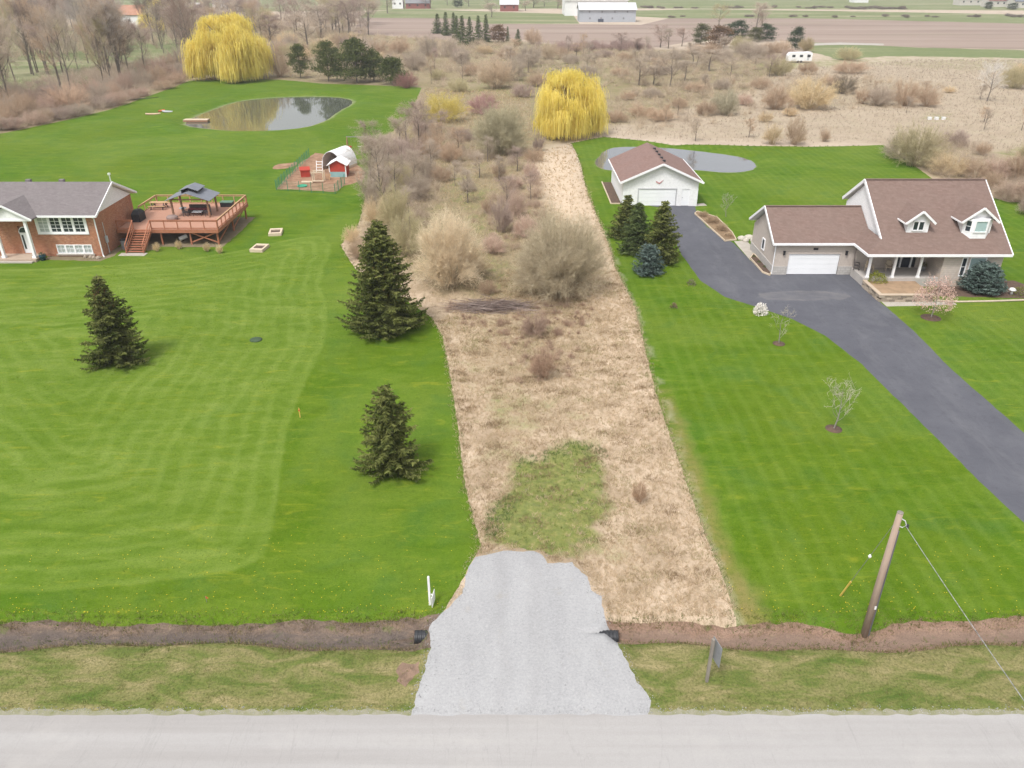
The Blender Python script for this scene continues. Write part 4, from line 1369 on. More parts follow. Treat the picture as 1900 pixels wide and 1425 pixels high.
for i in range(78):
    px = pr.uniform(-60, 355)
    lo = 232 - px * .27
    py = 30 + (lo - 62) * pr.random() ** .8 + 20
    if 212 < px < 282 and py < 125:
        px = 150 + (px - 212)
    hgt = pr.uniform(13, 20)
    x, y = G(px, py)
    col = [PUR, GREY, BRN, (.3, .225, .18), (.33, .29, .26), OLI, (.2, .16, .13)][pr.randrange(7)]
    put_tree(px, py, 0, 0, pr.randrange(5), col, WOO, 'wood left of the pond lawn', xy=(x, y), hh=hgt, ww=pr.uniform(6, 9.5))
WO2 = 'bare tree in the far wood between the pond willow and the ploughed field'
for i in range(58):
    px = pr.uniform(330, 690)
    py = pr.uniform(34, 92) if px < 620 else pr.uniform(38, 70)
    x, y = G(px, py)
    col = [PUR, GREY, BRN, (.28, .215, .18), OLI, GREY][pr.randrange(6)]
    put_tree(px, py, 0, 0, pr.randrange(5), col, WO2, 'far wood behind the pond willow', xy=(x, y), hh=pr.uniform(9, 15), ww=pr.uniform(8, 13))
SH2 = 'bare shrub at the foot of the far wood behind the pond willow'
for i in range(26):
    px = pr.uniform(470, 700)
    py = pr.uniform(84, 122)
    put_shrub(px, py, py - pr.uniform(22, 34), pr.uniform(34, 52), pr.randrange(5), [PUR, GREY, BRN, TAN, OLI][pr.randrange(5)], SH2, 'shrubs below the far wood')
FAR = 'bare tree in the hedgerow beyond the far pasture'
for px, py, tp, wp in [(674, 24, -14, 22), (719, 25, -16, 26), (790, 16, -10, 26), (912, 32, 6, 30), (905, 12, -16, 26), (870, 12, -14, 30), (990, 14, -6, 26), (1010, 12, -8, 30), (1035, 16, -4, 22), (1048, 18, -2, 24), (975, 20, 2, 22), (640, 16, -20, 26), (610, 12, -22, 30), (830, 10, -16, 24)]:
    put_tree(px, py, tp, wp, random.randrange(5), GREY, FAR, 'trees beyond the far pasture')
FHE = 'bush in a far-off field hedge'
for i in range(70):
    r = i % 3
    px, py = [(random.uniform(1180, 1600), 15 + random.uniform(-1, 1)), (random.uniform(1560, 1690), 16 + random.uniform(-1, 1.5)), (random.uniform(1240, 1900), 32 + random.uniform(-2, 1) + (0.01 * max(0, 0)))][r]
    put_shrub(px, py, py - random.uniform(3, 7), random.uniform(10, 18), 2, (.2, .165, .14), FHE, 'bushes in far field hedges')

# --- garden trees and shrubs by the siding house
def mulch_ring(x, y, r, label):
    z = hz(x, y)
    n = 20
    mb = MB()
    mb.lathe([(r * 1.0, -.02), (r * .97, .035), (r * .55, .075), (.06, .085)], (x, y, z), n)
    return solo('mulch_ring', mb, MATS['mulch'], label, 'mulch', (x, y, z), 'mulch rings on the right-hand lawn', True)

def young(px, py, top, wpx, seed, label, nl=12, tw=.02, col=(.42, .38, .33)):
    x, y = G(px, py)
    h, rr = HT(py, top), WD(py, wpx) / 2
    mb, T, ti = proto_tree(seed, h, rr, .22, nl, 4, 5, 2, tw)
    o = put_built('young_tree', label, 'tree', x, y, mb, T, ti, M_TWIG, M_BARKL, None, col)
    return x, y
x, y = young(1547, 795, 708, 66, 91, 'pale young bare tree with spreading twigs in a mulch ring on the lawn', 14)
mulch_ring(x, y, .55, 'dark mulch ring round the spreading pale young tree')
x, y = young(1445, 638, 572, 34, 92, 'slender young bare tree in a mulch ring beside the driveway bend', 8)
mulch_ring(x, y, .5, 'dark mulch ring round the slender young tree')
x, y = young(1347, 402, 360, 30, 93, 'small bare sapling on the lawn behind the drive-side flower bed', 9, .025, (.3, .28, .25))
x, y = G(1727, 590)
mulch_ring(x, y, .85, 'dark mulch ring round the pink flowering tree')
h = HT(590, 508)
mb, T, ti = proto_tree(94, h, WD(590, 66) / 2, .2, 14, 5, 4, 1, .02)
o = put_built('flowering_tree', 'small pink blossoming tree in a mulch ring in front of the porch', 'tree', x, y, mb, T, ti, M_TWIG, M_BARKL, None, (.36, .28, .22))
T, ti = proto_bush(95, h * .74, WD(590, 70) / 2, 2000, .11)
T[..., 2] += h * .27
c = mesh_obj('blossom', tri_mesh('blossom', T, ti, M_OBJLEAF), o)
c.color = (.66, .46, .40, 1)

def bush(px, py, wpx, hpx_top, seed, col, name, label, n=900, leaf=.09, cat='shrub', stems=True, z=0):
    x, y = G(px, py, z)
    h, rr = HT(py, hpx_top), WD(py, wpx) / 2
    T, ti = proto_bush(seed, h, rr, n, leaf)
    mb = MB()
    for k in range(5):
        a = k * 1.26
        mb.tube([(0, 0, -.05), (math.cos(a) * rr * .35, math.sin(a) * rr * .35, h * .5)], [.03, .012], 4, False)
    o_ = put_built(name, label, cat, x, y, mb, T, ti, M_OBJLEAF, M_BARK, None, col, 'foliage', (1, 1, 1), 'stems')
    o_.location.z += z
    return o_
bush(1410, 582, 26, 560, 96, (.85, .81, .76), 'flowering_shrub', 'round white flowering shrub at the lawn edge of the driveway', 900, .1)
bush(1626, 522, 36, 502, 97, (.27, .29, .04), 'globe_shrub', 'yellow-green globe shrub in the stone-walled bed by the porch', 1400, .08, z=.5)
bush(1282, 528, 18, 516, 98, (.22, .19, .13), 'dry_shrub', 'tiny leafless bush on the lawn near the driveway curve', 160, .1)
bush(1250, 570, 14, 560, 99, (.24, .17, .11), 'dry_shrub', 'tiny brown bush on the lawn below the driveway clump of spruces', 120, .1)
bush(1894, 548, 34, 528, 100, (.2, .23, .05), 'leafy_shrub', 'bright green low shrub at the far end of the edged bed', 500, .09)
bush(1775, 520, 34, 496, 101, (.2, .14, .11), 'dry_shrub', 'brown-red leafless bush between the bay window and blue spruce', 260, .12)
bush(1740, 522, 20, 506, 102, (.25, .16, .14), 'dry_shrub', 'thin reddish bush by the porch corner', 160, .1)
x, y = G(1820, 540)
mb, T, ti = proto_spruce(103, HT(540, 488), WD(540, 80) / 2, per=16, gap=.16, step=.12, fs=.9, rough=.1, pw=.36, droop=.1)
put_built('spruce_shrub', 'broad low blue globe spruce in the bed under the bay window', 'shrub', x, y, mb, T, ti, M_BLUE, M_BARK)

# --- low growth nobody could count
def tufts(name, label, region, n, hlo, hhi, w, m, nb=4, lean=.55, thin=True, acc=None):
    xs, ys = region
    z = height(xs, ys)
    k = np.repeat(np.arange(len(xs)), nb)
    p = np.stack([xs[k] + rng.normal(0, .07, len(k)), ys[k] + rng.normal(0, .07, len(k)), z[k] - .02], 1)
    hh = rng.uniform(hlo, hhi, len(k))
    a = rng.uniform(0, 6.28, len(xs))[k] + rng.normal(0, .9, len(k))
    q = hh * rng.uniform(.2, 1.0, len(k)) * lean * 1.6
    e = p + np.stack([np.cos(a) * q, np.sin(a) * q, hh * rng.uniform(.5, 1, len(k))], 1)
    sc = np.maximum(1, p[:, 1] / 45)
    T = slivers(p, e, w * sc)
    me = tri_mesh(name, T, np.clip(rng.uniform(0, 1, len(xs))[k] * .6 + rng.uniform(0, .4, len(k)), 0, 1), m)
    o = mesh_obj(name, me)
    o['kind'] = 'stuff'
    o['label'] = label
    o['category'] = 'grass'
    return o

def scatter(n, x0, x1, y0, y1, inside=None, outside=(), power=1.0, thr=None):
    xs = rng.uniform(x0, x1, n)
    ys = y0 + (y1 - y0) * rng.uniform(0, 1, n) ** power
    ok = np.ones(n, bool)
    for P, mrg in outside:
        ok &= sdist(P, xs, ys) > mrg
    if inside is not None:
        ok &= sdist(inside, xs, ys) < 0
    if thr is not None:
        ok &= thr(xs, ys)
    return xs[ok], ys[ok]

LOT = PG([(800, 600), (822, 622), (836, 700), (851, 800), (864, 905), (893, 1012), (880, 1050), (1000, 1045), (1100, 1110), (1120, 1150), (1376, 1160), (1345, 1085), (1290, 945), (1218, 735), (1178, 570), (1143, 500), (1120, 430), (1090, 360), (1076, 300), (1060, 266), (990, 285), (930, 540)])
OUTS = ((GRAVEL, .1), (LAWN_L, -.05), (LAWN_R, -.1), (DITCH, -.15))
GP = GREENS[0][0]
nogreen = lambda x, y: ((sdist(GP, x, y) > -.5 + 1.0 * n2(x, y, 1.2)) | (n2(x, y, .7, 2.0) > .45)) & (n2(x, y, .9, 5.0) > -.62)
M_DRY = m_tinted('dry_grass', (.36, .27, .16), (.74, .6, .43))
M_DRYB = m_tinted('dry_stalks', (.38, .29, .18), (.66, .53, .36))
M_GRNT = m_tinted('green_grass', (.05, .085, .014), (.22, .26, .07))
r = scatter(30000, -8, 16, 27.4, 75, LOT, OUTS, 1.25, nogreen)
tufts('dry_grass', 'matted pale dry grass covering the vacant lot', r, 0, .10, .34, .028, M_DRY, 5)
r = scatter(7000, -8, 16, 27.4, 62, GP, OUTS, 1.0, lambda x, y: n2(x, y, .8, 9.0) > -.35)
tufts('green_weeds', 'fresh green weeds and grass on the disturbed patch behind the gravel', r, 0, .06, .24, .03, M_GRNT, 5)
r = scatter(9000, -22, 22, 55, 145, LOT, OUTS)
tufts('tall_dry_grass', 'taller dry grass at the back of the vacant lot', r, 0, .2, .55, .03, M_DRY, 4)
SCR = PG([(640, 470), (676, 380), (692, 262), (790, 165), (985, 170), (985, 285), (1015, 380), (1110, 440), (1120, 560), (820, 575), (700, 510)])
r = scatter(22000, -35, 25, 58, 230, SCR, ((LAWN_L, 0), (LAWN_R, 0)))
tufts('brushwood', 'tangled brown undergrowth of the scrub between the lawns', r, 0, .25, .9, .02, M_DRYB, 4, .4)
def thicket(name, label, poly, n, hlo, hhi, per, outs, m, seed):
    g = np.random.default_rng(seed)
    P = np.array(poly)
    xs, ys = scatter(n, P[:, 0].min(), P[:, 0].max(), P[:, 1].min(), P[:, 1].max(), poly, outs)
    z = height(xs, ys)
    H_ = g.uniform(hlo, hhi, len(xs)) * (1 + .35 * n2(xs, ys, 6.0, seed * .1))
    k = np.repeat(np.arange(len(xs)), per)
    a = g.uniform(0, 6.28, len(k))
    q = H_[k] * g.uniform(0, .75, len(k)) ** .7
    hh = H_[k] * np.sqrt(np.clip(1 - (q / (H_[k] * .85)) ** 2, .06, 1)) * g.uniform(.35, 1.0, len(k))
    b = np.stack([xs[k] + np.cos(a) * q, ys[k] + np.sin(a) * q, z[k] + hh], 1)
    f = g.uniform(.35, .9, (len(k), 1))
    p = np.stack([xs[k], ys[k], z[k] - .02], 1)
    p = p + (b - p) * f * g.uniform(.2, 1, (len(k), 1))
    b = b + g.normal(0, .12, b.shape) * H_[k][:, None]
    b[:, 2] = np.maximum(b[:, 2], z[k] + .05)
    T = slivers(p, b, .013 * np.maximum(1.2, p[:, 1] / 70), g)
    o = mesh_obj(name, tri_mesh(name, T, np.clip(g.uniform(0, 1, len(xs))[k] * .65 + g.uniform(0, .35, len(k)), 0, 1), m))
    o['kind'] = 'stuff'
    o['label'], o['category'] = label, 'thicket'
M_THK = m_tinted('thicket_twigs', (.36, .285, .22), (.7, .58, .43))
M_THP = m_tinted('purple_thicket_twigs', (.35, .275, .22), (.66, .55, .43))
MIDT = PG([(690, 262), (800, 235), (960, 260), (985, 300), (960, 330), (880, 300), (830, 330), (800, 400), (745, 480), (650, 470), (676, 380)])
thicket('thicket', 'tangle of thin brown and purplish stems beside the chicken yard', MIDT, 420, 1.2, 2.8, 150, ((LAWN_L, 2.2),), M_THP, 201)
SMID = PG([(870, 420), (930, 350), (1000, 330), (1010, 400), (985, 470), (900, 480)])
thicket('thicket', 'pinkish-brown stems behind the two domed shrubs', SMID, 130, .8, 1.8, 150, ((LAWN_L, .6),), m_tinted('pink_thicket', (.35, .255, .2), (.62, .49, .38)), 202)
thicket('thicket', 'low reddish-brown stems around the brush pile', PG([(815, 565), (1110, 560), (1080, 620), (1060, 700), (960, 715), (930, 640), (850, 610)]), 210, .3, .85, 110, ((LAWN_L, .5),), m_tinted('rusty_stems', (.3, .2, .15), (.56, .42, .32)), 209)
BACK = PG([(785, 165), (980, 165), (1135, 205), (1460, 160), (1460, 100), (1190, 98), (1000, 88), (690, 68), (470, 82), (500, 140), (600, 150), (780, 158)])
thicket('thicket', 'greyish low scrub reaching back to the ploughed field', BACK, 2300, 1.0, 3.6, 100, ((LAWN_L, 1.0), (LAWN_R, 1.0)), M_THK, 203)
LEFT = PG([(-160, 292), (0, 250), (100, 229), (200, 206), (300, 171), (362, 149), (365, 110), (250, 120), (0, 165), (-160, 200)])
thicket('thicket', 'purple-brown undergrowth below the wood along the pond lawn', LEFT, 1000, 1.3, 4.2, 130, ((LAWN_L, .9),), M_THP, 204)
LEF2 = PG([(-100, 150), (0, 120), (250, 90), (365, 95), (500, 85), (690, 64), (660, 34), (350, 40), (0, 60), (-100, 90)])
thicket('thicket', 'hazy grey-brown brush filling the far wood', LEF2, 1000, 2.5, 6.5, 110, (), M_THK, 205)
RIGT = PG([(1130, 250), (1130, 190), (1300, 150), (1560, 140), (1760, 160), (1740, 200), (1560, 205), (1350, 218), (1300, 250)])
thicket('thicket', 'sparse brown scrub through the near reedy meadow', RIGT, 650, .9, 2.6, 90, ((LAWN_R, 1.0),), M_THK, 206)
CORN = PG([(1690, 305), (1740, 255), (1830, 270), (2000, 320), (2000, 400), (1880, 378), (1750, 338)])
thicket('thicket', 'reddish-brown brush behind the right-hand house', CORN, 330, 1.0, 2.6, 120, ((LAWN_R, .8),), M_THP, 207)
REED = PG([(1130, 250), (1130, 190), (1300, 140), (1700, 110), (2050, 112), (2050, 350), (1760, 330), (1680, 292), (1640, 265), (1400, 266), (1190, 257)])
r = scatter(30000, 10, 190, 135, 300, REED, ((LAWN_R, .3),))
tufts('reeds', 'pale pinkish dry reeds filling the meadow behind the right-hand lawn', r, 0, .2, .7, .02, m_tinted('reeds', (.35, .285, .225), (.5, .42, .345)), 3, .3)
edge = []
for P in (LAWN_L, LAWN_R, DITCH):
    for (x0, y0) in densify(P, .3):
        if 24 < y0 < 150 and abs(x0) < 70:
            edge.append((x0, y0))
E_ = np.array(edge)
E_ = np.repeat(E_, 3, axis=0) + rng.normal(0, .16, (len(E_) * 3, 2))
ok = (sdist(GRAVEL, E_[:, 0], E_[:, 1]) > .1) & (np.abs(E_[:, 0]) < 60)
tufts('edge_grass', 'longer grass left standing along the lawn edges', (E_[ok, 0], E_[ok, 1]), 0, .08, .26, .03, M_GRNT, 4)
E2 = np.array([q for q in densify(LAWN_L, .2) + densify(LAWN_R, .2) if 28 < q[1] < 110 and sdist(LOT, np.array([q[0]]), np.array([q[1]]))[0] < 1.0])
E2 = np.repeat(E2, 6, axis=0) + rng.normal(0, .16, (len(E2) * 6, 2))
ok = sdist(GRAVEL, E2[:, 0], E2[:, 1]) > .1
tufts('edge_straw', 'dry straw along the border of the vacant lot', (E2[ok, 0], E2[ok, 1]), 0, .08, .28, .026, M_DRY, 4)
r = scatter(9000, -40, 42, 22.2, 27.9, None, ((GRAVEL, .15), (DITCH, -.1)))
tufts('verge_grass', 'rough patchy grass on the roadside verge', r, 0, .04, .16, .025, m_tinted('verge_grass', (.09, .12, .025), (.34, .30, .14)), 5)
WE = PG([(955, 852), (1010, 836), (1070, 818), (1125, 830), (1128, 850), (1060, 842), (1000, 858), (960, 870)])
WF = PG([(898, 1000), (905, 940), (950, 915), (965, 940), (930, 990)])
for P_, n_ in ((WE, 130), (WF, 90)):
    xy_ = np.array(P_)
    r = scatter(n_ * 3, xy_[:, 0].min(), xy_[:, 0].max(), xy_[:, 1].min(), xy_[:, 1].max(), P_, OUTS)
    tufts('weeds', 'taller dark green weeds heaped along the edge of the disturbed patch', r, 0, .08, .3, .03, m_tinted('dark_weeds', (.055, .115, .025), (.2, .27, .09)), 6)
r = scatter(900, -8, 16, 27.4, 62, GP, OUTS, 1.0, lambda x, y: n2(x, y, .6, 4.0) > .1)
tufts('straw', 'bits of dry straw lying among the green weeds', r, 0, .08, .26, .03, M_DRY, 6)
CL = scatter(300, -8, 16, 29, 75, LOT, OUTS)
cx = np.repeat(CL[0], 40) + rng.normal(0, .38, len(CL[0]) * 40)
cyy = np.repeat(CL[1], 40) + rng.normal(0, .2, len(CL[1]) * 40)
ok = (sdist(GRAVEL, cx, cyy) > .2) & (sdist(LAWN_L, cx, cyy) > .1) & (sdist(LAWN_R, cx, cyy) > .1)
tufts('dead_stalks', 'darker brown dead stalks lying in patches on the vacant lot', (cx[ok], cyy[ok]), 0, .08, .3, .024, m_tinted('dead_stalks', (.2, .14, .08), (.42, .31, .19)), 4)
CL = scatter(260, -8, 16, 29, 75, LOT, OUTS)
cx = np.repeat(CL[0], 36) + rng.normal(0, .45, len(CL[0]) * 36)
cyy = np.repeat(CL[1], 36) + rng.normal(0, .28, len(CL[1]) * 36)
ok = (sdist(GRAVEL, cx, cyy) > .2) & (sdist(LAWN_L, cx, cyy) > .1) & (sdist(LAWN_R, cx, cyy) > .1)
tufts('new_grass', 'patches of new yellow-green grass coming through the dry lot', (cx[ok], cyy[ok]), 0, .06, .22, .024, m_tinted('new_grass', (.2, .2, .07), (.42, .38, .18)), 4)
# short lawn blades, thick enough to give the near lawns their grain
for P_, nm_ in ((LAWN_L, 'short mown grass of the lawn by the brick house'), (LAWN_R, 'short mown grass of the lawn by the asphalt drive')):
    xy_ = np.array(P_)
    r = scatter(60000, max(-45, xy_[:, 0].min()), min(45, xy_[:, 0].max()), 27.3, 80, P_, ((DITCH, .0), (DRIVE, .1), (GRAVEL, .05), (MULCH, .1)), 1.5, lambda x, y: np.abs(x) < y * .7 + 3)
    tufts('lawn_grass', nm_, r, 0, .03, .075, .03, m_tinted('lawn_blades', (.035, .085, .004), (.2, .255, .045)), 2, .9)
# brown grass hanging over the ditch banks
r1 = np.stack([rng.uniform(-40, 42, 5200), np.zeros(5200)], 1)
r1[:, 1] = ditch_hi(r1[:, 0]) - np.abs(rng.normal(0, .3, 5200)) + .08
r2 = np.stack([rng.uniform(-40, 42, 2600), np.zeros(2600)], 1)
r2[:, 1] = ditch_lo(r2[:, 0]) + np.abs(rng.normal(0, .2, 2600)) - .08
r1 = np.concatenate([r1, r2])
ok = (sdist(GRAVEL, r1[:, 0], r1[:, 1]) > .12) & (n2(r1[:, 0], r1[:, 1], .8, 7.0) > -.25)
tufts('bank_grass', 'withered brown and green grass on the ditch banks', (r1[ok, 0], r1[ok, 1]), 0, .06, .22, .026, m_tinted('bank_grass', (.15, .13, .05), (.42, .32, .2)), 4)
# dandelions
r = scatter(700, -30, 34, 27.6, 34, None, ((GRAVEL, .4), (LOT, .2)), 2.2)
zz = height(*r)
p = np.stack([r[0], r[1], zz + .06], 1)
d = rng.uniform(0, 6.28, len(p))
T = np.stack([p + np.stack([np.cos(d + a) * .032, np.sin(d + a) * .032, np.zeros(len(p))], 1) for a in (0, 2.09, 4.19)], 1)
o = mesh_obj('dandelions', tri_mesh('dandelions', T, None, mat('dandelion', (.62, .48, .03), (.55, .4, .02))))
o['kind'] = 'stuff'
o['label'], o['category'] = 'scattered yellow dandelion heads in the lawns near the ditch', 'flowers'
# loose stones along the edge of the gravel
E_ = np.array(densify(GRAVEL, .12))
E_ = np.repeat(E_, 9, axis=0) + rng.normal(0, .17, (len(E_) * 9, 2))
sh = np.stack([rng.uniform(-30, 30, 2500), rng.normal(22.05, .12, 2500)], 1)
E_ = np.concatenate([E_, sh])
E_ = E_[E_[:, 1] > 21.95]
ex = scatter(1500, -6, 8, 22.1, 33.5, GRAVEL)
E_ = np.concatenate([E_, np.stack(ex, 1)])
zz = height(E_[:, 0], E_[:, 1])
n = len(E_)
c = np.column_stack([E_, zz])
s = rng.uniform(.012, .038, (n, 1))
q = [np.array(v) for v in ((1, 0, -.2), (-.5, .86, -.2), (-.5, -.86, -.2), (0, 0, .8))]
a = rng.uniform(0, 6.28, n)
def rot(v):
    return np.stack([v[0] * np.cos(a) - v[1] * np.sin(a), v[0] * np.sin(a) + v[1] * np.cos(a), np.full(n, v[2])], 1) * s
Q = [c + rot(v) for v in q]
T = np.concatenate([np.stack([Q[0], Q[1], Q[3]], 1), np.stack([Q[1], Q[2], Q[3]], 1), np.stack([Q[2], Q[0], Q[3]], 1)])
o = mesh_obj('loose_stones', tri_mesh('loose_stones', T, np.tile(rng.uniform(0, 1, n), 3), m_tinted('stones', (.30, .30, .305), (.52, .52, .525))))
o['kind'] = 'stuff'
o['label'], o['category'] = 'loose grey stones on and around the gravel entrance', 'stones'
# brush pile
x, y = G(915, 572)
n = 900
p = np.stack([rng.normal(x, 1.5, n), rng.normal(y, .55, n), np.abs(rng.normal(.1, .2, n))], 1)
a = rng.normal(.1, .55, n) + np.where(rng.random(n) < .5, 0, np.pi)
L = rng.uniform(.6, 2.6, n)
e = p + np.stack([np.cos(a) * L, np.sin(a) * L * .6, rng.normal(.06, .18, n)], 1)
e[:, 2] = np.clip(e[:, 2], .02, .9)
p[:, 2] = np.clip(p[:, 2], 0, .7)
T = ribbons(p, e, .05, .02)
o = mesh_obj('brush_pile', tri_mesh('brush_pile', T, np.tile(rng.uniform(0, 1, n), 2), m_tinted('cut_branches', (.17, .125, .11), (.46, .38, .34))), None, (0, 0, hz(x, y)))
o['label'], o['category'] = 'low pile of cut grey branches beside the tall spruce', 'brush pile'
# ------------------------------------------------------------------ buildings
def m_rows(name, c1, c2, c3, row, width, horiz='x', mortar=None, offs=.5, msize=.03, rough=.9, bump=.4):
    """coursed surface (shingles, bricks, siding); courses run level"""
    if name in MATS:
        return MATS[name]
    t = NT(name)
    P = t.pos()
    sp = t.n('SeparateXYZ')
    t.l(P, sp.inputs[0])
    cb = t.n('CombineXYZ')
    t.l(t.math('ADD', sp.outputs[0], sp.outputs[1]) if horiz == 'xy' else sp.outputs[0 if horiz == 'x' else 1], cb.inputs[0])
    t.l(sp.outputs[2], cb.inputs[1])
    b = t.n('TexBrick')
    b.offset = offs
    b.inputs['Scale'].default_value = 1
    b.inputs['Brick Width'].default_value = width
    b.inputs['Row Height'].default_value = row
    b.inputs['Mortar Size'].default_value = msize * row
    b.inputs['Color1'].default_value = (*c1, 1)
    b.inputs['Color2'].default_value = (*c2, 1)
    b.inputs['Mortar'].default_value = (*(mortar or c3), 1)
    t.l(cb.outputs[0], b.inputs['Vector'])
    n = t.noise(P, .55, 5, .65)
    c = t.mix(t.ramp(n, [(.35, 0.0), (.7, .55)]), b.outputs['Color'], c3)
    c = t.mix(t.ramp(t.noise(P, 4.5, 4, .7), [(.3, .35), (.6, 0.0)]), c, tuple(x * .6 for x in c1))
    t.col(c)
    t.b.inputs['Roughness'].default_value = rough
    t.bump(b.outputs['Fac'], -bump, .02)
    MATS[name] = t.m
    return t.m

ROOF_B = m_rows('brown_shingles', (.165, .112, .094), (.205, .142, .122), (.185, .135, .115), .11, .45, 'xy', (.15, .10, .085))
ROOF_R = m_rows('rose_shingles', (.195, .122, .103), (.235, .152, .132), (.22, .153, .138), .1, .45, 'xy', (.19, .12, .1))
ROOF_G = m_rows('grey_shingles', (.155, .135, .137), (.195, .172, .174), (.18, .165, .162), .075, .45, 'xy', (.14, .12, .12))
BRICK = m_rows('red_brick', (.27, .088, .04), (.47, .2, .10), (.37, .14, .07), .085, .24, 'xy', (.38, .30, .24), msize=.14)
SIDE_W = m_rows('white_siding', (.80, .80, .81), (.82, .82, .83), (.79, .79, .80), .2, 40, 'xy', (.68, .68, .70), msize=.06)
SIDE_B = m_rows('beige_siding', (.49, .43, .385), (.51, .45, .405), (.48, .42, .375), .2, 40, 'xy', (.40, .35, .31), msize=.07)
STONE_F = m_rows('grey_stone_skirt', (.40, .38, .36), (.48, .46, .44), (.43, .41, .39), .22, .5, 'xy', (.32, .30, .28), msize=.08)
TRIM = mat('white_trim', (.80, .80, .81), (.75, .75, .77), 1.5, .6)
DOORW = mat('white_door', (.80, .81, .83), (.76, .77, .79), 1.0, .5)
GLASS = mat('window_glass', (.02, .028, .035), (.035, .045, .055), .8, .06, spec=.6)
GLASSB = mat('curtained_glass', (.30, .42, .43), (.36, .47, .47), .8, .1, spec=.6)
GLASSW = mat('blind_glass', (.44, .47, .46), (.36, .40, .40), 1.2, .15, spec=.5)
DARK = mat('dark_metal', (.025, .025, .028), (.04, .04, .045), 4, .5)
WOOD_R = mat('red_stained_wood', (.31, .12, .065), (.38, .165, .10), 5, .75, .2, stretch=(1, 6, 1))
WOOD_D = mat('deck_boards', (.37, .195, .135), (.43, .245, .175), 3, .8, .2, stretch=(.4, 8, 1))
WOOD_T = mat('tan_wood', (.47, .30, .17), (.40, .25, .14), 5, .8, .2, stretch=(1, 5, 1))
WOOD_P = mat('pale_wood', (.58, .48, .36), (.50, .41, .30), 5, .8, .2)
WOOD_G = mat('weathered_wood', (.26, .235, .20), (.19, .17, .15), 6, .9, .4, stretch=(1, 1, .2))
POLE = mat('pole_wood', (.38, .295, .235), (.29, .22, .175), 6, .9, .5, stretch=(1, 1, .15))
CONC = MATS['concrete']
GREYM = mat('grey_metal', (.30, .31, .33), (.24, .25, .27), 3, .45, metal=.4)
WHITE = mat('white_paint', (.76, .76, .76), (.70, .70, .70), 2, .6)
GZR = mat('grey_roof_panel', (.15, .16, .185), (.18, .19, .215), 1.5, .55)
BLACK = mat('black_cover', (.02, .021, .024), (.035, .036, .04), 4, .6)
REDP = mat('red_paint', (.42, .055, .035), (.34, .045, .03), 3, .7)
TEAL = mat('teal_sheet', (.26, .42, .42), (.22, .36, .37), 3, .6)
GREENP = mat('green_plastic', (.04, .32, .19), (.05, .26, .16), 3, .5)
GREENF = mat('green_wire', (.05, .22, .13), (.04, .17, .10), 3, .6)
ORANGE = mat('orange_plastic', (.55, .15, .05), (.48, .12, .04), 3, .5)
YELLOW = mat('yellow_plastic', (.62, .43, .12), (.55, .37, .08), 3, .5)
LGREY = mat('light_grey_plastic', (.48, .50, .52), (.42, .44, .46), 3, .5)
CUSH = mat('wine_cushions', (.25, .07, .08), (.18, .05, .06), 4, .9)
WICK = mat('grey_wicker', (.085, .075, .075), (.13, .115, .11), 12, .9)
STONE = mat('wall_stone', (.36, .30, .235), (.26, .215, .17), 3, .95, .6)

def facade(mb, x0, x1, z0, z1, y0, y1, holes):
    """wall skin between y0 and y1 with rectangular openings (xa, xb, za, zb)"""
    xs = sorted({x0, x1, *[h[0] for h in holes], *[h[1] for h in holes]})
    zs = sorted({z0, z1, *[h[2] for h in holes], *[h[3] for h in holes]})
    for i in range(len(xs) - 1):
        for j in range(len(zs) - 1):
            cx, cz = (xs[i] + xs[i + 1]) / 2, (zs[j] + zs[j + 1]) / 2
            if any(h[0] < cx < h[1] and h[2] < cz < h[3] for h in holes):
                continue
            mb.box(xs[i], xs[i + 1], y0, y1, zs[j], zs[j + 1])

def window(parent, x0, x1, z0, z1, y, nx=1, nz=1, glass=None, fw=.09, name='window', panes=None, mun=.035):
    """window facing -y: frame standing proud of the wall at y, panes set back"""
    mb = MB()
    mb.box(x0, x1, y - .05, y + .1, z0, z0 + fw).box(x0, x1, y - .05, y + .1, z1 - fw, z1)
    mb.box(x0, x0 + fw, y - .05, y + .1, z0 + fw, z1 - fw).box(x1 - fw, x1, y - .05, y + .1, z0 + fw, z1 - fw)
    ix0, ix1, iz0, iz1 = x0 + fw, x1 - fw, z0 + fw, z1 - fw
    for i in range(1, nx):
        xx = ix0 + (ix1 - ix0) * i / nx
        mb.box(xx - mun / 2, xx + mun / 2, y - .03, y + .1, iz0, iz1)
    for j in range(1, nz):
        zz = iz0 + (iz1 - iz0) * j / nz
        for i in range(nx):
            a = ix0 + (ix1 - ix0) * i / nx + (mun / 2 if i else 0)
            b = ix0 + (ix1 - ix0) * (i + 1) / nx - (mun / 2 if i < nx - 1 else 0)
            mb.box(a, b, y - .028, y + .1, zz - mun / 2, zz + mun / 2)
    w_ = part(name, mb, TRIM, parent)
    for i in range(nx):
        for j in range(nz):
            a = ix0 + (ix1 - ix0) * i / nx + (mun / 2 if i else 0)
            b = ix0 + (ix1 - ix0) * (i + 1) / nx - (mun / 2 if i < nx - 1 else 0)
            c = iz0 + (iz1 - iz0) * j / nz + (mun / 2 if j else 0)
            d = iz0 + (iz1 - iz0) * (j + 1) / nz - (mun / 2 if j < nz - 1 else 0)
            part('pane', MB().box(a, b, y + .02, y + .035, c, d), (panes[i] if panes else glass) or GLASS, w_)
    return w_

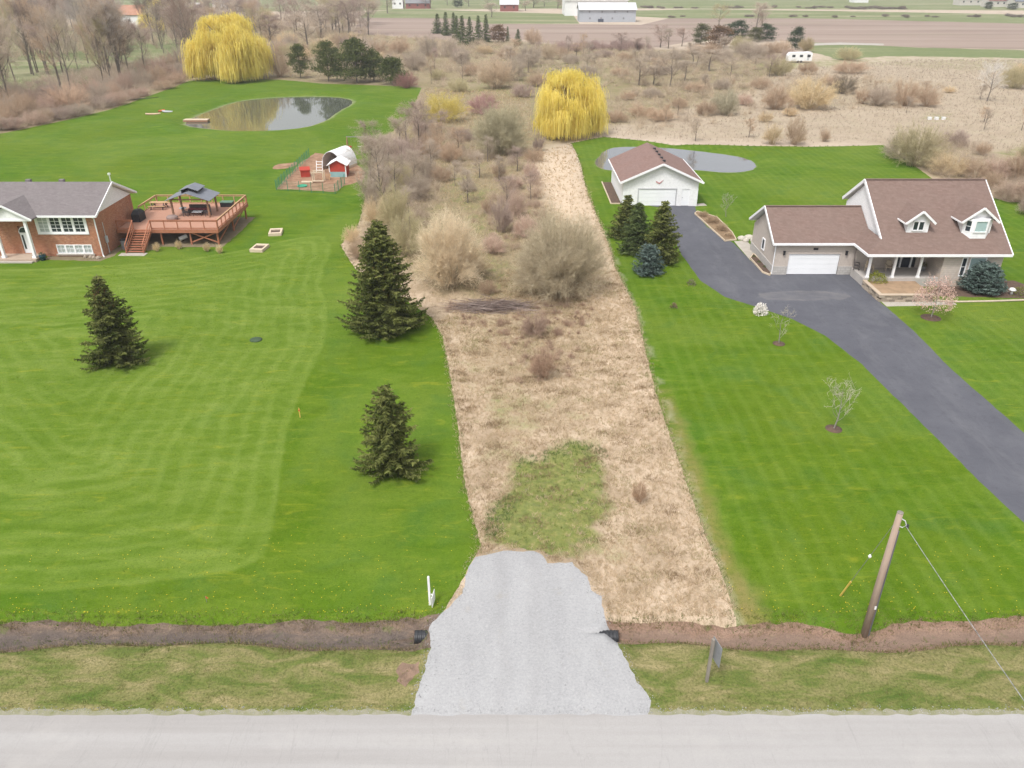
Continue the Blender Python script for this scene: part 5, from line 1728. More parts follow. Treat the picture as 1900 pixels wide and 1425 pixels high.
def garage_door(parent, x0, x1, z1, y, rows=4, cols=4):
    mb = MB()
    d = part('garage_door', MB().box(x0, x1, y + .06, y + .1, 0.0, z1), DOORW, parent)
    hh = z1 / rows
    for r_ in range(rows):
        part('door_panel', MB().box(x0 + .02, x1 - .02, y + .025, y + .06, r_ * hh + .015, (r_ + 1) * hh - .015), DOORW, d)
    return d

# ---- siding house on the right
hs_ = thing('siding_house', 'beige storey-and-a-half house with brown shingle roof, two dormers, porch and attached garage', 'house', (40, 76, 0))
mb = MB()
mb.profx([(74.22, -.3), (81.9, -.3), (81.9, 3.0), (77.9, 5.45), (74.22, 3.25)], 26.05, 35.3)
facade(mb, 26.05, 33.95, -.3, 3.15, 74.0, 74.22, [(27.45, 32.5, -.3, 2.12)])
mb.profx([(73.92, -.3), (81.6, -.3), (81.6, 4.2), (73.92, 4.2)], 35.3, 46.6)
facade(mb, 33.95, 41.0, .8, 3.4, 73.7, 73.92, [(34.6, 35.9, 2.3, 3.2), (37.95, 40.0, .8, 3.0)])
mb.profx([(70.92, -.3), (73.92, -.3), (73.92, 5.3), (70.92, 3.3)], 41.0, 46.6)
facade(mb, 41.0, 46.6, -.3, 3.3, 70.7, 70.92, [(42.75, 43.3, 1.0, 2.9), (43.5, 45.1, .9, 2.9)])
part('wall', mb, SIDE_B, hs_)
mb = MB()
mb.profx([(73.95, 4.2), (81.6, 4.2), (81.6, 5.4), (77.8, 8.2), (73.95, 5.6)], 35.35, 46.58)
mb.profx([(72.3, 4.2), (73.95, 4.2), (73.95, 5.6), (72.3, 4.48)], 35.35, 35.5)
part('gable_wall', mb, SIDE_W, hs_, label='white-sided upper gable wall')
mb = MB()
mb.box(25.97, 27.45, 73.94, 74.0, -.3, .85).box(32.5, 33.95, 73.94, 74.0, -.3, .85).box(25.97, 26.05, 74.0, 81.9, -.3, .85)
part('stone_skirt', mb, STONE_F, hs_)
# roof planes
mb = MB()
mb.slab([(25.6, 73.6, 3.34), (35.3, 73.6, 3.34), (35.3, 77.9, 5.84), (25.6, 77.9, 5.84)], .16)
mb.slab([(25.6, 77.905, 5.84), (35.3, 77.905, 5.84), (35.3, 82.3, 3.3), (25.6, 82.3, 3.3)], .16)
rf_ = part('garage_roof', mb, ROOF_B, hs_)
mb = MB()
mb.slab([(33.5, 70.2, 3.35), (47.0, 70.2, 3.35), (47.0, 77.8, 8.55), (35.1, 77.8, 8.55), (35.1, 71.8, 4.445)], .17)
mb.slab([(35.1, 77.805, 8.55), (47.0, 77.805, 8.55), (47.0, 82.0, 5.68), (35.1, 82.0, 5.68)], .17)
mb.slab([(33.5, 70.205, 3.345), (35.095, 71.8, 4.445), (35.095, 76.2, 4.445), (33.5, 76.2, 3.345)], .14)
rm_ = part('main_roof', mb, ROOF_B, hs_)
mb = MB()
mb.box(25.55, 33.5, 73.5, 73.59, 3.14, 3.36).box(33.41, 33.5, 70.2, 73.5, 3.14, 3.36).box(33.41, 47.05, 70.1, 70.19, 3.14, 3.37)
mb.beam((25.56, 73.55, 3.27), (25.56, 77.9, 5.79), .08, .24).beam((25.56, 77.9, 5.79), (25.56, 82.3, 3.25), .08, .24)
mb.beam((35.06, 71.7, 4.3), (35.06, 77.8, 8.46), .08, .3).beam((35.06, 77.8, 8.46), (35.06, 82.1, 5.56), .08, .3)
mb.beam((47.04, 70.15, 3.25), (47.04, 77.8, 8.46), .08, .26).beam((47.04, 77.8, 8.46), (47.04, 82.05, 5.56), .08, .26)
part('fascia', mb, TRIM, hs_)
part('ridge_cap', MB().beam((25.6, 77.9, 5.87), (35.3, 77.9, 5.87), .3, .05).beam((35.1, 77.8, 8.58), (47.0, 77.8, 8.58), .3, .05), ROOF_B, hs_)
def lined(*polys):
    m_ = MB()
    for pts in polys:
        m_.slab([(p_[0], p_[1], p_[2] - .178) for p_ in pts], .03)
    return m_
part('soffit', lined([(25.62, 73.62, 3.35), (33.4, 73.62, 3.35), (33.4, 77.88, 5.83), (25.62, 77.88, 5.83)], [(25.62, 77.92, 5.83), (35.2, 77.92, 5.83), (35.2, 82.28, 3.31), (25.62, 82.28, 3.31)],
                     [(35.12, 72.0, 4.57), (47.0, 72.0, 4.57), (47.0, 77.78, 8.53), (35.12, 77.78, 8.53)], [(35.12, 77.83, 8.53), (47.0, 77.83, 8.53), (47.0, 81.98, 5.69), (35.12, 81.98, 5.69)]), TRIM, hs_)
garage_door(hs_, 27.45, 32.5, 2.12, 74.02)
part('door_trim', MB().box(27.33, 27.45, 73.95, 74.05, 0, 2.12).box(32.5, 32.62, 73.95, 74.05, 0, 2.12).box(27.33, 32.62, 73.95, 74.05, 2.12, 2.26), mat('cream_trim', (.52, .46, .42), (.48, .42, .38)), hs_)
for x in (26.9, 33.05):
    l_ = part('wall_lamp', MB().box(x - .08, x + .08, 73.8, 73.99, 2.05, 2.4).box(x - .11, x + .11, 73.77, 74.0, 2.4, 2.46), DARK, hs_)
part('house_number_plaque', MB().box(29.75, 30.2, 73.93, 73.99, 2.55, 2.75), DARK, hs_)
# side window of the garage (faces -x)
mb = MB().box(25.95, 26.1, 77.4, 78.3, 1.3, 1.38).box(25.95, 26.1, 77.4, 78.3, 2.4, 2.48).box(25.95, 26.1, 77.4, 77.48, 1.38, 2.4).box(25.95, 26.1, 78.22, 78.3, 1.38, 2.4)
w_ = part('window', mb, TRIM, hs_)
part('pane', MB().box(26.0, 26.03, 77.48, 78.22, 1.38, 2.4), GLASS, w_)
part('downspout', MB().tube([(25.98, 73.95, 3.1), (25.98, 73.95, .05)], .05, 6), TRIM, hs_)
# porch
part('porch_floor', MB().box(33.75, 41.0, 70.75, 73.7, -.2, .8), mat('porch_concrete', (.44, .41, .38), (.38, .35, .33), 1.2, .85), hs_)
for x in (34.15, 36.55, 39.0):
    part('porch_post', MB().box(x - .1, x + .1, 70.8, 71.0, .8, 3.17).box(x - .15, x + .15, 70.75, 71.05, .8, .95), TRIM, hs_)
window(hs_, 34.6, 35.9, 2.3, 3.2, 73.75, 2, 1)
dr = part('front_door', MB().box(38.55, 39.45, 73.8, 73.9, .82, 2.95), mat('dark_door', (.02, .025, .04), (.03, .035, .05), 2, .4), hs_)
part('door_handle', MB().box(38.62, 38.67, 73.74, 73.8, 1.75, 1.95), GREYM, dr)
part('door_frame', MB().box(38.42, 38.55, 73.66, 73.9, .82, 2.95).box(39.45, 39.58, 73.66, 73.9, .82, 2.95).box(37.95, 40.0, 73.66, 73.9, 2.95, 3.0), TRIM, hs_)
for a, b in ((37.97, 38.4), (39.6, 39.98)):
    part('side_light', MB().box(a, b, 73.82, 73.86, .85, 2.95), GLASS, hs_)
window(hs_, 42.75, 43.3, 1.0, 2.9, 70.75, 1, 2)
window(hs_, 43.5, 45.1, .9, 2.9, 70.75, 1, 1, GLASSB)
# dormers
def rp(y):
    return 3.35 + .6842 * (y - 70.2)
def dormer(x0, x1, yf, zb, ze, zp, ov, ridge_back, bay=None):
    d = part('dormer', MB().profx([(yf, zb), (yf, ze), (70.2 + (ze - 3.35) / .6842, ze), (70.2 + (zb - 3.35) / .6842 + .1, zb - .05)], x0, x1)
             .add([(x0, yf, ze), (x1, yf, ze), ((x0 + x1) / 2, yf, zp - .12), (x0, yf + 1, ze), (x1, yf + 1, ze), ((x0 + x1) / 2, yf + 2, zp - .12)], [(0, 1, 2), (3, 5, 4), (0, 2, 5, 3), (1, 4, 5, 2), (0, 3, 4, 1)]), SIDE_W, hs_)
    xm = (x0 + x1) / 2
    yo = yf - ov
    hb = (x1 - x0) / 2 + ov
    sl = (zp - ze) / ((x1 - x0) / 2)
    zeo = ze - sl * ov
    yb = 70.2 + (zp - 3.35) / .6842
    ybe = 70.2 + (zeo - 3.35) / .6842
    mb = MB()
    mb.slab([(xm, yo, zp + .03), (xm, yb, zp + .03), (xm - hb, ybe, zeo + .03), (xm - hb, yo, zeo + .03)], .1)
    mb.slab([(xm + .004, yo, zp + .03), (xm + hb, yo, zeo + .03), (xm + hb, ybe, zeo + .03), (xm + .004, yb, zp + .03)], .1)
    part('dormer_roof', mb, ROOF_B, d)
    mb = MB().beam((xm, yo - .03, zp - .03), (xm - hb - .02, yo - .03, zeo - .03), .06, .2).beam((xm, yo - .031, zp - .03), (xm + hb + .02, yo - .031, zeo - .03), .06, .2)
    mb.beam((xm - hb - .02, yo, zeo - .03), (xm - hb - .02, ybe, zeo - .03), .05, .14)
    part('dormer_trim', mb, TRIM, d)
    return d
d1 = dormer(37.6, 39.65, 72.35, 4.8, 6.1, 6.95, .38, 0)
def sub_window(d, *a, **k):
    return window(d, *a, **k)
# windows of the dormers hang on the house so that their panes stay sub-parts
window(hs_, 38.05, 39.2, 5.0, 5.95, 72.3, 2, 1, mun=.12)
d2 = dormer(42.85, 45.55, 72.3, 4.75, 6.25, 7.3, .42, 0)
bay = part('bay_window', MB().prism([(42.95, 72.3), (43.5, 71.75), (44.95, 71.75), (45.45, 72.3)], 4.4, 6.25), SIDE_W, hs_)
window(hs_, 43.62, 44.83, 5.0, 6.15, 71.7, 1, 1, GLASSB)
a = Vector((42.95, 72.3, 0))
b = Vector((43.5, 71.75, 0))
n_ = Vector((-.707, -.707, 0)) * .03
def sq(t):
    return a + (b - a) * t
w_ = part('window', MB().add([tuple(sq(t) + n_ * k + Vector((0, 0, z))) for k in (0, 1) for t, z in ((.14, 4.98), (.86, 4.98), (.86, 6.12), (.14, 6.12))], [(0, 1, 2, 3), (4, 5, 6, 7), (0, 1, 5, 4), (1, 2, 6, 5), (2, 3, 7, 6), (3, 0, 4, 7)]), TRIM, hs_)
for z0, z1 in ((5.08, 5.52), (5.57, 6.03)):
    part('pane', MB().add([tuple(sq(t) + n_ * k + Vector((0, 0, z))) for k in (1.0, 1.3) for t, z in ((.24, z0), (.76, z0), (.76, z1), (.24, z1))], [(0, 1, 2, 3), (4, 5, 6, 7), (0, 1, 5, 4), (1, 2, 6, 5), (2, 3, 7, 6), (3, 0, 4, 7)]), GLASS, w_)

# porch furniture
def patio_chair(x, y, z, rot, m, label, group=None, name='porch_chair'):
    t = thing(name, label, 'chair', (x, y, z), group)
    def loc(bx):
        return bx
    s = MB().box(x - .26, x + .26, y - .26, y + .26, z + .38, z + .46)
    part('seat', s, m, t)
    part('backrest', MB().box(x - .26, x + .26, y + .24, y + .31, z + .46, z + 1.0), m, t)
    for sx in (-1, 1):
        part('armrest', MB().box(x + sx * .3 - .04, x + sx * .3 + .04, y - .24, y + .28, z + .6, z + .65), m, t)
        for sy in (-1, 1):
            part('leg', MB().box(x + sx * .28 - .03, x + sx * .28 + .03, y + sy * .24 - .03, y + sy * .24 + .03, z, z + .6), m, t)
    t.rotation_euler.z = rot
    return t
patio_chair(35.05, 72.7, .8, .3, WOOD_P, 'wooden porch chair between the first two white porch posts', None)
patio_chair(37.0, 72.8, .8, -.2, mat('beige_cushion', (.44, .37, .29), (.38, .32, .25), 3), 'beige cushioned chair on the porch beside the front door', None)
patio_chair(34.0, 73.2, .8, 1.2, WICK, 'dark chair in the porch corner by the attached garage', None)
t = thing('flower_pot', 'grey pot with dry plant beside the front door', 'pot', (40.45, 72.9, .8))
part('pot', MB().lathe([(.16, 0), (.24, .4), (.27, .45)], (40.45, 72.9, .8), 12), GREYM, t, True)
T, ti = proto_bush(111, .6, .3, 120, .1)
c = mesh_obj('plant', tri_mesh('plant', T, ti, M_OBJLEAF), t, (0, 0, .4))
c.color = (.2, .2, .09, 1)

# stone-walled planting bed by the porch
STONE_2 = mat('wall_stone_dark', (.24, .2, .16), (.18, .15, .12), 3, .95, .6)
STONE_3 = mat('wall_stone_light', (.45, .38, .3), (.36, .3, .24), 3, .95, .6)
wl = thing('retaining_wall', 'low tan stone retaining wall of the planting bed by the porch', 'wall', (36, 67, 0))
r_ = random.Random(3)
def stone_run(ax, ay, bx, by, n, courses, h, th=.3):
    dx, dy = (bx - ax) / n, (by - ay) / n
    L = math.hypot(dx, dy)
    for cidx in range(courses):
        for i in range(n):
            o_ = .5 if cidx % 2 else 0
            if i + 1 + o_ > n + .01:
                continue
            cx, cy = ax + dx * (i + .5 + o_), ay + dy * (i + .5 + o_)
            j = r_.uniform(-.03, .03)
            hx, hy = (abs(dx) / 2 - .012 if abs(dx) > .01 else th / 2), (abs(dy) / 2 - .012 if abs(dy) > .01 else th / 2)
            z0 = cidx * h - .05 * (cidx == 0)
            part('stone', MB().box(cx - hx + (j if abs(dy) > .01 else 0), cx + hx + (j if abs(dy) > .01 else 0), cy - hy + (j if abs(dx) > .01 else 0), cy + hy + (j if abs(dx) > .01 else 0), z0, cidx * h + h - .02), [STONE, STONE_2, STONE_3][r_.randrange(3)], wl)
stone_run(33.85, 70.6, 33.85, 67.05, 7, 3, .2)
stone_run(33.7, 66.9, 38.7, 66.9, 10, 3, .2)
cap = part('coping', MB().box(33.66, 34.04, 67.1, 70.65, .6, .68).box(33.66, 38.8, 66.7, 67.09, .6, .68), mat('coping_stone', (.47, .38, .29), (.40, .32, .24), 2), wl)
part('bed_soil', MB().box(34.0, 38.8, 67.05, 70.74, -.1, .5), mat('tan_soil', (.36, .245, .155), (.25, .175, .11), 1.5, .95, .5), wl)
# edging of the bed further along
solo('bed_edging', MB().tube([(38.9, 66.9, .06), (41, 66.6, .06), (44, 66.75, .06), (47, 67.0, .06), (51, 67.4, .06)], .09, 6), mat('edging_stone', (.50, .42, .33), (.42, .35, .27), 2), 'pale stone edging along the bed under the bay window', 'edging', (44, 66.7, 0))
t = thing('garden_lantern', 'white mushroom-shaped garden ornament at the end of the edged bed', 'ornament', (*G(1876, 546), 0))
x, y = G(1876, 546)
part('stem', MB().lathe([(.13, 0), (.1, .25), (.08, .42)], (x, y, 0), 10), WHITE, t, True)
part('cap', MB().lathe([(.3, .4), (.34, .45), (.2, .6), (.03, .66)], (x, y, 0), 14), WHITE, t, True)
# drive-side beds with timber edging
def edged_bed(pts, label, mcol, name='flower_bed'):
    P = PG(pts)
    x, y = np.mean(P, axis=0)
    t = thing(name, label, 'flower bed', (x, y, 0))
    part('soil', MB().prism(P[::-1], -.1, .1), mcol, t)
    for i in range(len(P)):
        a_, b_ = P[i], P[(i + 1) % len(P)]
        part('edging_board', MB().beam((a_[0], a_[1], .05), (b_[0], b_[1], .05), .09, .2), WOOD_P, t)
    return t, P
tb, P = edged_bed([(1289, 397), (1294, 393), (1330, 404), (1358, 432), (1366, 446), (1345, 448)], 'timber-edged bed of dry ornamental grass beside the driveway', mat('dry_bed', (.25, .17, .10), (.17, .12, .075), 2, .95, .5))
for i, (px, py, wp, tp) in enumerate([(1305, 402, 22, 390), (1322, 414, 26, 398), (1338, 428, 26, 412), (1352, 440, 18, 430)]):
    put_shrub(px, py, tp, wp, 2, (.36, .27, .18), 'clump of dry ornamental grass in the timber-edged drive bed', 'clumps in the drive bed', 'grass clump', name='ornamental_grass')
tb, P = edged_bed([(1392, 480), (1398, 472), (1432, 505), (1428, 511), (1415, 506)], 'narrow timber-edged bed along the attached garage wall', MATS['mulch'])
for px, py in ((1398, 478), (1408, 488), (1418, 497)):
    bush(px, py, 9, py - 6, int(px), (.09, .13, .04), 'low_plant', 'low green plant in the narrow bed along the attached garage', 90, .08)['group'] = 'plants in the garage bed'
st_ = [(1376, 444, .5), (1390, 442, .6), (1398, 448, .4), (1384, 448, .35)]
for i, (px, py, s_) in enumerate(st_):
    x, y = G(px, py)
    solo('boulder', MB().lathe([(s_ * .9, -.05), (s_, .12), (s_ * .75, .3), (s_ * .25, .4)], (x, y, 0), 7), mat('pale_stone', (.5, .46, .4), (.4, .37, .32), 3, .9), 'pale garden boulder between the drive bed and the attached garage', 'boulder', (x, y, 0), 'boulders behind the drive bed')

# ---- detached white garage
dg = thing('detached_garage', 'white detached garage with rose-brown gable roof at the end of the driveway', 'garage', (19, 106, 0))
mb = MB()
mb.profy([(14.2, -.3), (23.8, -.3), (23.8, 3.05), (19.0, 5.15), (14.2, 3.05)], 99.6, 112.0)
facade(mb, 14.2, 23.8, -.3, 3.0, 99.4, 99.6, [(16.2, 21.0, -.3, 2.15), (21.75, 22.75, -.3, 2.1)])
mb.profy([(14.2, 3.0), (23.8, 3.0), (19.0, 5.12)], 99.4, 99.6)
part('wall', mb, SIDE_W, dg)
mb = MB()
mb.slab([(13.75, 98.9, 3.1), (19.0, 98.9, 5.42), (19.0, 112.5, 5.42), (13.75, 112.5, 3.1)], .15)
mb.slab([(19.005, 98.9, 5.42), (24.25, 98.9, 3.1), (24.25, 112.5, 3.1), (19.005, 112.5, 5.42)], .15)
part('roof', mb, ROOF_R, dg)
mb = MB().beam((19, 98.86, 5.35), (13.7, 98.86, 3.02), .07, .26).beam((19, 98.855, 5.35), (24.3, 98.855, 3.02), .07, .26).box(13.66, 13.76, 98.85, 112.55, 2.93, 3.1).box(24.24, 24.34, 98.85, 112.55, 2.93, 3.1)
part('fascia', mb, TRIM, dg)
garage_door(dg, 16.2, 21.0, 2.15, 99.42)
part('door_trim', MB().box(16.1, 16.2, 99.36, 99.45, 0, 2.15).box(21.0, 21.1, 99.36, 99.45, 0, 2.15).box(16.1, 21.1, 99.36, 99.45, 2.15, 2.25), mat('grey_trim', (.5, .5, .52), (.45, .45, .47)), dg)
dr = part('side_door', MB().box(21.75, 22.75, 99.46, 99.52, 0, 2.1), DOORW, dg)
part('door_handle', MB().box(21.85, 21.9, 99.4, 99.46, 1.0, 1.1), GREYM, dr)
e_ = part('wall_emblem', MB().add([(18.3, 99.34, 3.2), (18.75, 99.34, 2.95), (19.25, 99.34, 3.35), (19.0, 99.34, 3.0), (18.75, 99.34, 2.78), (18.3, 99.34, 3.02), (18.3, 99.39, 3.2), (18.75, 99.39, 2.95), (19.25, 99.39, 3.35), (19.0, 99.39, 3.0), (18.75, 99.39, 2.78), (18.3, 99.39, 3.02)], [(0, 1, 4, 5), (1, 2, 3, 4), (6, 11, 10, 7), (7, 10, 9, 8), (0, 6, 7, 1), (1, 7, 8, 2), (2, 8, 9, 3), (3, 9, 10, 4), (4, 10, 11, 5), (5, 11, 6, 0)]), mat('bird_emblem', (.45, .2, .2), (.5, .3, .3)), dg, label='red bird-shaped ornament over the garage door')
for k in range(5):
    part('roof_vent', MB().box(19.25, 19.6, 101.0 + k * 1.9, 101.35 + k * 1.9, 5.1, 5.42), DARK, dg)
tb = thing('side_bed', 'timber-edged strip of dark soil along the detached garage side wall', 'flower bed', (13.6, 105.5, 0))
part('soil', MB().box(12.9, 14.15, 100.2, 111.6, -.1, .07), MATS['mulch'], tb)
part('edging_board', MB().box(12.78, 12.9, 100.1, 111.7, -.1, .16), WOOD_P, tb)
part('edging_board', MB().box(12.9, 14.15, 100.08, 100.2, -.1, .16), WOOD_P, tb)

# ---- brick house on the left
bh = thing('brick_house', 'red brick raised bungalow with grey shingle roof and white gable', 'house', (-51, 84, 0))
mb = MB()
mb.box(-60, -43.4, 79.75, 88.2, -.4, 4.45)
holes = [(-49.55, -44.55, 2.55, 4.3), (-48.2, -44.45, .3, 1.3), (-51.75, -50.55, .35, 3.3)]
facade(mb, -60, -43.4, -.4, 4.45, 79.5, 79.75, holes)
part('wall', mb, BRICK, bh)
part('gable_wall', MB().profx([(79.5, 4.45), (88.2, 4.45), (83.85, 6.55)], -43.55, -43.37), SIDE_W, bh, label='white siding in the gable end')
mb = MB()
mb.slab([(-60.5, 78.95, 4.55), (-42.95, 78.95, 4.55), (-42.95, 83.85, 6.85), (-60.5, 83.85, 6.85)], .16)
mb.slab([(-60.5, 83.855, 6.85), (-42.95, 83.855, 6.85), (-42.95, 88.75, 4.55), (-60.5, 88.75, 4.55)], .16)
part('roof', mb, ROOF_G, bh)
mb = MB().box(-60.5, -42.9, 78.86, 78.945, 4.36, 4.56).beam((-42.9, 78.9, 4.46), (-42.9, 83.85, 6.78), .08, .22).beam((-42.9, 83.85, 6.78), (-42.9, 88.8, 4.46), .08, .22)
part('fascia', mb, TRIM, bh)
part('soffit', lined([(-60.4, 78.97, 4.56), (-42.97, 78.97, 4.56), (-42.97, 83.83, 6.83), (-60.4, 83.83, 6.83)], [(-60.4, 83.88, 6.83), (-42.97, 83.88, 6.83), (-42.97, 88.73, 4.56), (-60.4, 88.73, 4.56)]), TRIM, bh)
part('vent_pipe', MB().tube([(-43.4, 84.6, 6.4), (-43.4, 84.6, 7.4)], .06, 6).box(-43.52, -43.28, 84.48, 84.72, 7.4, 7.6), mat('pale_pipe', (.55, .62, .5), (.5, .56, .46)), bh)
for k in range(3):
    part('roof_vent', MB().box(-56 + k * 3.6, -55.5 + k * 3.6, 84.2, 84.6, 6.6, 6.98), mat('grey_vent', (.2, .18, .18), (.16, .15, .15)), bh)
# picture window: curtain panel plus three grids
part('window_surround', MB().box(-49.55, -44.55, 79.42, 79.55, 2.42, 2.55).box(-49.7, -49.55, 79.42, 79.55, 2.42, 4.3).box(-44.55, -44.35, 79.42, 79.55, 2.42, 4.3), TRIM, bh)
xs = [-49.55, -48.3, -47.05, -45.8, -44.55]
for i in range(4):
    window(bh, xs[i], xs[i + 1], 2.55, 4.3, 79.5, 2, 4, GLASSW if i == 0 else GLASS, .13)
xs = [-48.2, -47.26, -46.32, -45.38, -44.45]
for i in range(4):
    window(bh, xs[i], xs[i + 1], .3, 1.3, 79.5, 2, 2, GLASSW, .1)
part('sill', MB().box(-48.35, -44.3, 79.35, 79.5, .15, .3), CONC, bh)
dr = part('front_door', MB().box(-51.75, -50.55, 79.6, 79.68, .35, 2.5), DOORW, bh)
part('door_pane', MB().box(-51.6, -51.42, 79.57, 79.6, .8, 2.3), GLASS, dr)
part('door_handle', MB().box(-50.75, -50.68, 79.54, 79.6, 1.3, 1.45), GREYM, dr)
mb = MB()
n = 10
arc = [(-51.15 + .6 * math.cos(math.pi * k / n), 2.55 + .62 * math.sin(math.pi * k / n)) for k in range(n + 1)]
mb.profy(arc, 79.55, 79.62)
part('fanlight', mb, GLASS, bh)
part('fanlight_frame', MB().tube([(x, 79.55, z) for x, z in arc], .05, 5).box(-51.75, -50.55, 79.5, 79.6, 2.5, 2.58), TRIM, bh)
# portico
mb = MB()
xm, zp, ze = -51.55, 5.95, 4.5
mb.slab([(xm, 77.7, zp), (xm, 81.9, zp), (xm - 2.6, 79.0, ze), (xm - 2.6, 77.7, ze)], .12)
mb.slab([(xm + .004, 77.7, zp), (xm + 2.6, 77.7, ze), (xm + 2.6, 79.0, ze), (xm + .004, 81.9, zp)], .12)
pr_ = part('portico_roof', mb, ROOF_G, bh)
part('portico_gable', MB().profy([(xm - 2.3, 4.35), (xm + 2.3, 4.35), (xm, 5.72)], 77.95, 79.4), SIDE_W, bh)
part('portico_trim', MB().beam((xm, 77.66, zp - .06), (xm - 2.65, 77.66, ze - .08), .07, .2).beam((xm, 77.655, zp - .06), (xm + 2.65, 77.655, ze - .08), .07, .2).box(xm - 2.3, xm + 2.3, 77.88, 77.95, 4.27, 4.45), TRIM, bh)
for x in (xm - 1.6, xm + 1.6):
    part('portico_post', MB().box(x - .13, x + .13, 78.05, 78.31, .3, 4.35).box(x - .2, x + .2, 77.98, 78.38, .3, .5), TRIM, bh)
part('entrance_slab', MB().box(xm - 2.4, xm + 1.95, 77.6, 79.5, -.2, .3), mat('porch_tan', (.42, .33, .26), (.36, .28, .22), 1.5, .85), bh)
part('step', MB().box(xm - 2.2, xm + 1.7, 77.2, 77.6, -.2, .13), CONC, bh)
part('downspout', MB().tube([(-43.5, 78.95, 4.4), (-43.45, 79.4, 4.1), (-43.45, 79.42, .15), (-43.2, 79.1, .05)], .06, 6), TRIM, bh)
part('utility_meter', MB().box(-43.33, -43.15, 80.4, 80.7, 1.2, 1.9).tube([(-43.28, 80.55, 1.2), (-43.28, 80.55, 0)], .04, 6).tube([(-43.28, 80.55, 1.9), (-43.28, 80.55, 3.4)], .03, 6), LGREY, bh)
t = thing('planter', 'dark blue planter at the foot of the brick house portico', 'planter', (-49.2, 78.2, 0))
part('pot', MB().lathe([(.22, 0), (.34, .5), (.36, .55)], (-49.2, 78.2, 0), 12), mat('navy_pot', (.02, .06, .09), (.03, .08, .11)), t, True)
T, ti = proto_bush(112, .45, .32, 120, .09)
c = mesh_obj('plant', tri_mesh('plant', T, ti, M_OBJLEAF), t, (0, 0, .5))
c.color = (.07, .1, .05, 1)
for i, (x, y, s_) in enumerate(((-44.6, 79.0, .2), (-44.2, 78.9, .22), (-43.7, 78.8, .25), (-45.2, 79.05, .16))):
    solo('foundation_rock', MB().lathe([(s_, -.05), (s_ * 1.05, .1), (s_ * .5, .26)], (x, y, 0), 7), STONE, 'small rock at the foot of the brick wall near the downspout', 'rock', (x, y, 0), 'rocks along the brick wall')

# ---- deck
dk = thing('deck', 'raised red-stained wooden deck with stairs beside the brick house', 'deck', (-37.7, 88, 0))
DZ = 1.8
nb = 38
for i in range(nb):
    y0 = 83.2 + i * (94.0 - 83.2) / nb
    y1 = y0 + (94.0 - 83.2) / nb - .012
    xl = -43.3 if y1 < 88.2 else -44.2
    part('board', MB().box(xl if y1 < 88.2 else -43.25, -32.25, y0, y1, DZ - .04, DZ), WOOD_D, dk)
part('fascia', MB().box(-43.3, -32.2, 83.12, 83.19, DZ - .38, DZ - .0).box(-32.24, -32.17, 83.19, 94.0, DZ - .38, DZ - .0).box(-43.25, -32.24, 94.0, 94.06, DZ - .38, DZ), WOOD_R, dk)
part('joists', MB().box(-43.2, -32.3, 84.4, 84.55, DZ - .35, DZ - .05).box(-43.2, -32.3, 88.6, 88.75, DZ - .35, DZ - .05).box(-43.2, -32.3, 92.6, 92.75, DZ - .35, DZ - .05), WOOD_R, dk)
for x in (-42.0, -38.7, -35.5, -32.5):
    for y in (83.5, 88.7, 93.6):
        part('support_post', MB().box(x - .08, x + .08, y - .08, y + .08, -.2, DZ - .38), WOOD_R, dk)
for a_, b_ in (((-35.5, 83.5, .25), (-32.5, 83.5, 1.4)), ((-35.5, 83.47, 1.4), (-32.5, 83.47, .25)), ((-32.5, 83.5, .25), (-32.5, 88.7, 1.4)), ((-32.5, 88.7, .25), (-32.5, 93.6, 1.4))):
    part('brace', MB().beam(a_, b_, .05, .14), WOOD_R, dk)
def rail(pts, n_post, m=WOOD_R, mt=WOOD_R, mid=True):
    a_, b_ = Vector(pts[0]), Vector(pts[1])
    for i in range(n_post + 1):
        p_ = a_ + (b_ - a_) * i / n_post
        part('railing_post', MB().box(p_.x - .05, p_.x + .05, p_.y - .05, p_.y + .05, p_.z - .3, p_.z + 1.0), m, dk)
    part('top_rail', MB().beam(a_ + Vector((0, 0, 1.02)), b_ + Vector((0, 0, 1.02)), .15, .05), mt, dk)
    if mid:
        part('bottom_rail', MB().beam(a_ + Vector((0, 0, .12)), b_ + Vector((0, 0, .12)), .05, .09), m, dk)
        part('mid_rail', MB().beam(a_ + Vector((0, 0, .9)), b_ + Vector((0, 0, .9)), .05, .1), m, dk)
rail(((-39.5, 83.25, DZ), (-32.25, 83.25, DZ)), 5)
rail(((-32.25, 83.4, DZ), (-32.25, 93.9, DZ)), 8, WOOD_R, WOOD_T)
rail(((-43.1, 93.9, DZ), (-32.4, 93.9, DZ)), 8, WOOD_T, WOOD_T)
rail(((-43.2, 83.25, DZ), (-41.5, 83.25, DZ)), 1)
rail(((-43.15, 88.9, DZ), (-43.15, 93.8, DZ)), 3, WOOD_T, WOOD_T)
nst = 9
for i in range(nst):
    y1 = 83.1 - i * .29
    z1 = DZ - (i + 1) * DZ / (nst + 1)
    part('tread', MB().box(-41.35, -39.65, y1 - .29, y1, z1 - .05, z1), WOOD_R, dk)
    part('riser', MB().box(-41.35, -39.65, y1 - .02, y1, z1 - .17, z1 - .05), WOOD_R, dk)
for x in (-41.43, -39.57):
    part('stringer', MB().beam((x, 83.15, DZ - .2), (x, 80.35, 0.02), .06, .3), WOOD_R, dk)
    part('handrail', MB().beam((x, 83.25, DZ + 1.0), (x, 80.45, .95), .1, .07), WOOD_R, dk)
    part('newel_post', MB().box(x - .05, x + .05, 80.4, 80.5, -.1, .98), WOOD_R, dk)
    part('lower_handrail', MB().beam((x, 83.25, DZ + .45), (x, 80.45, .42), .05, .08), WOOD_R, dk)
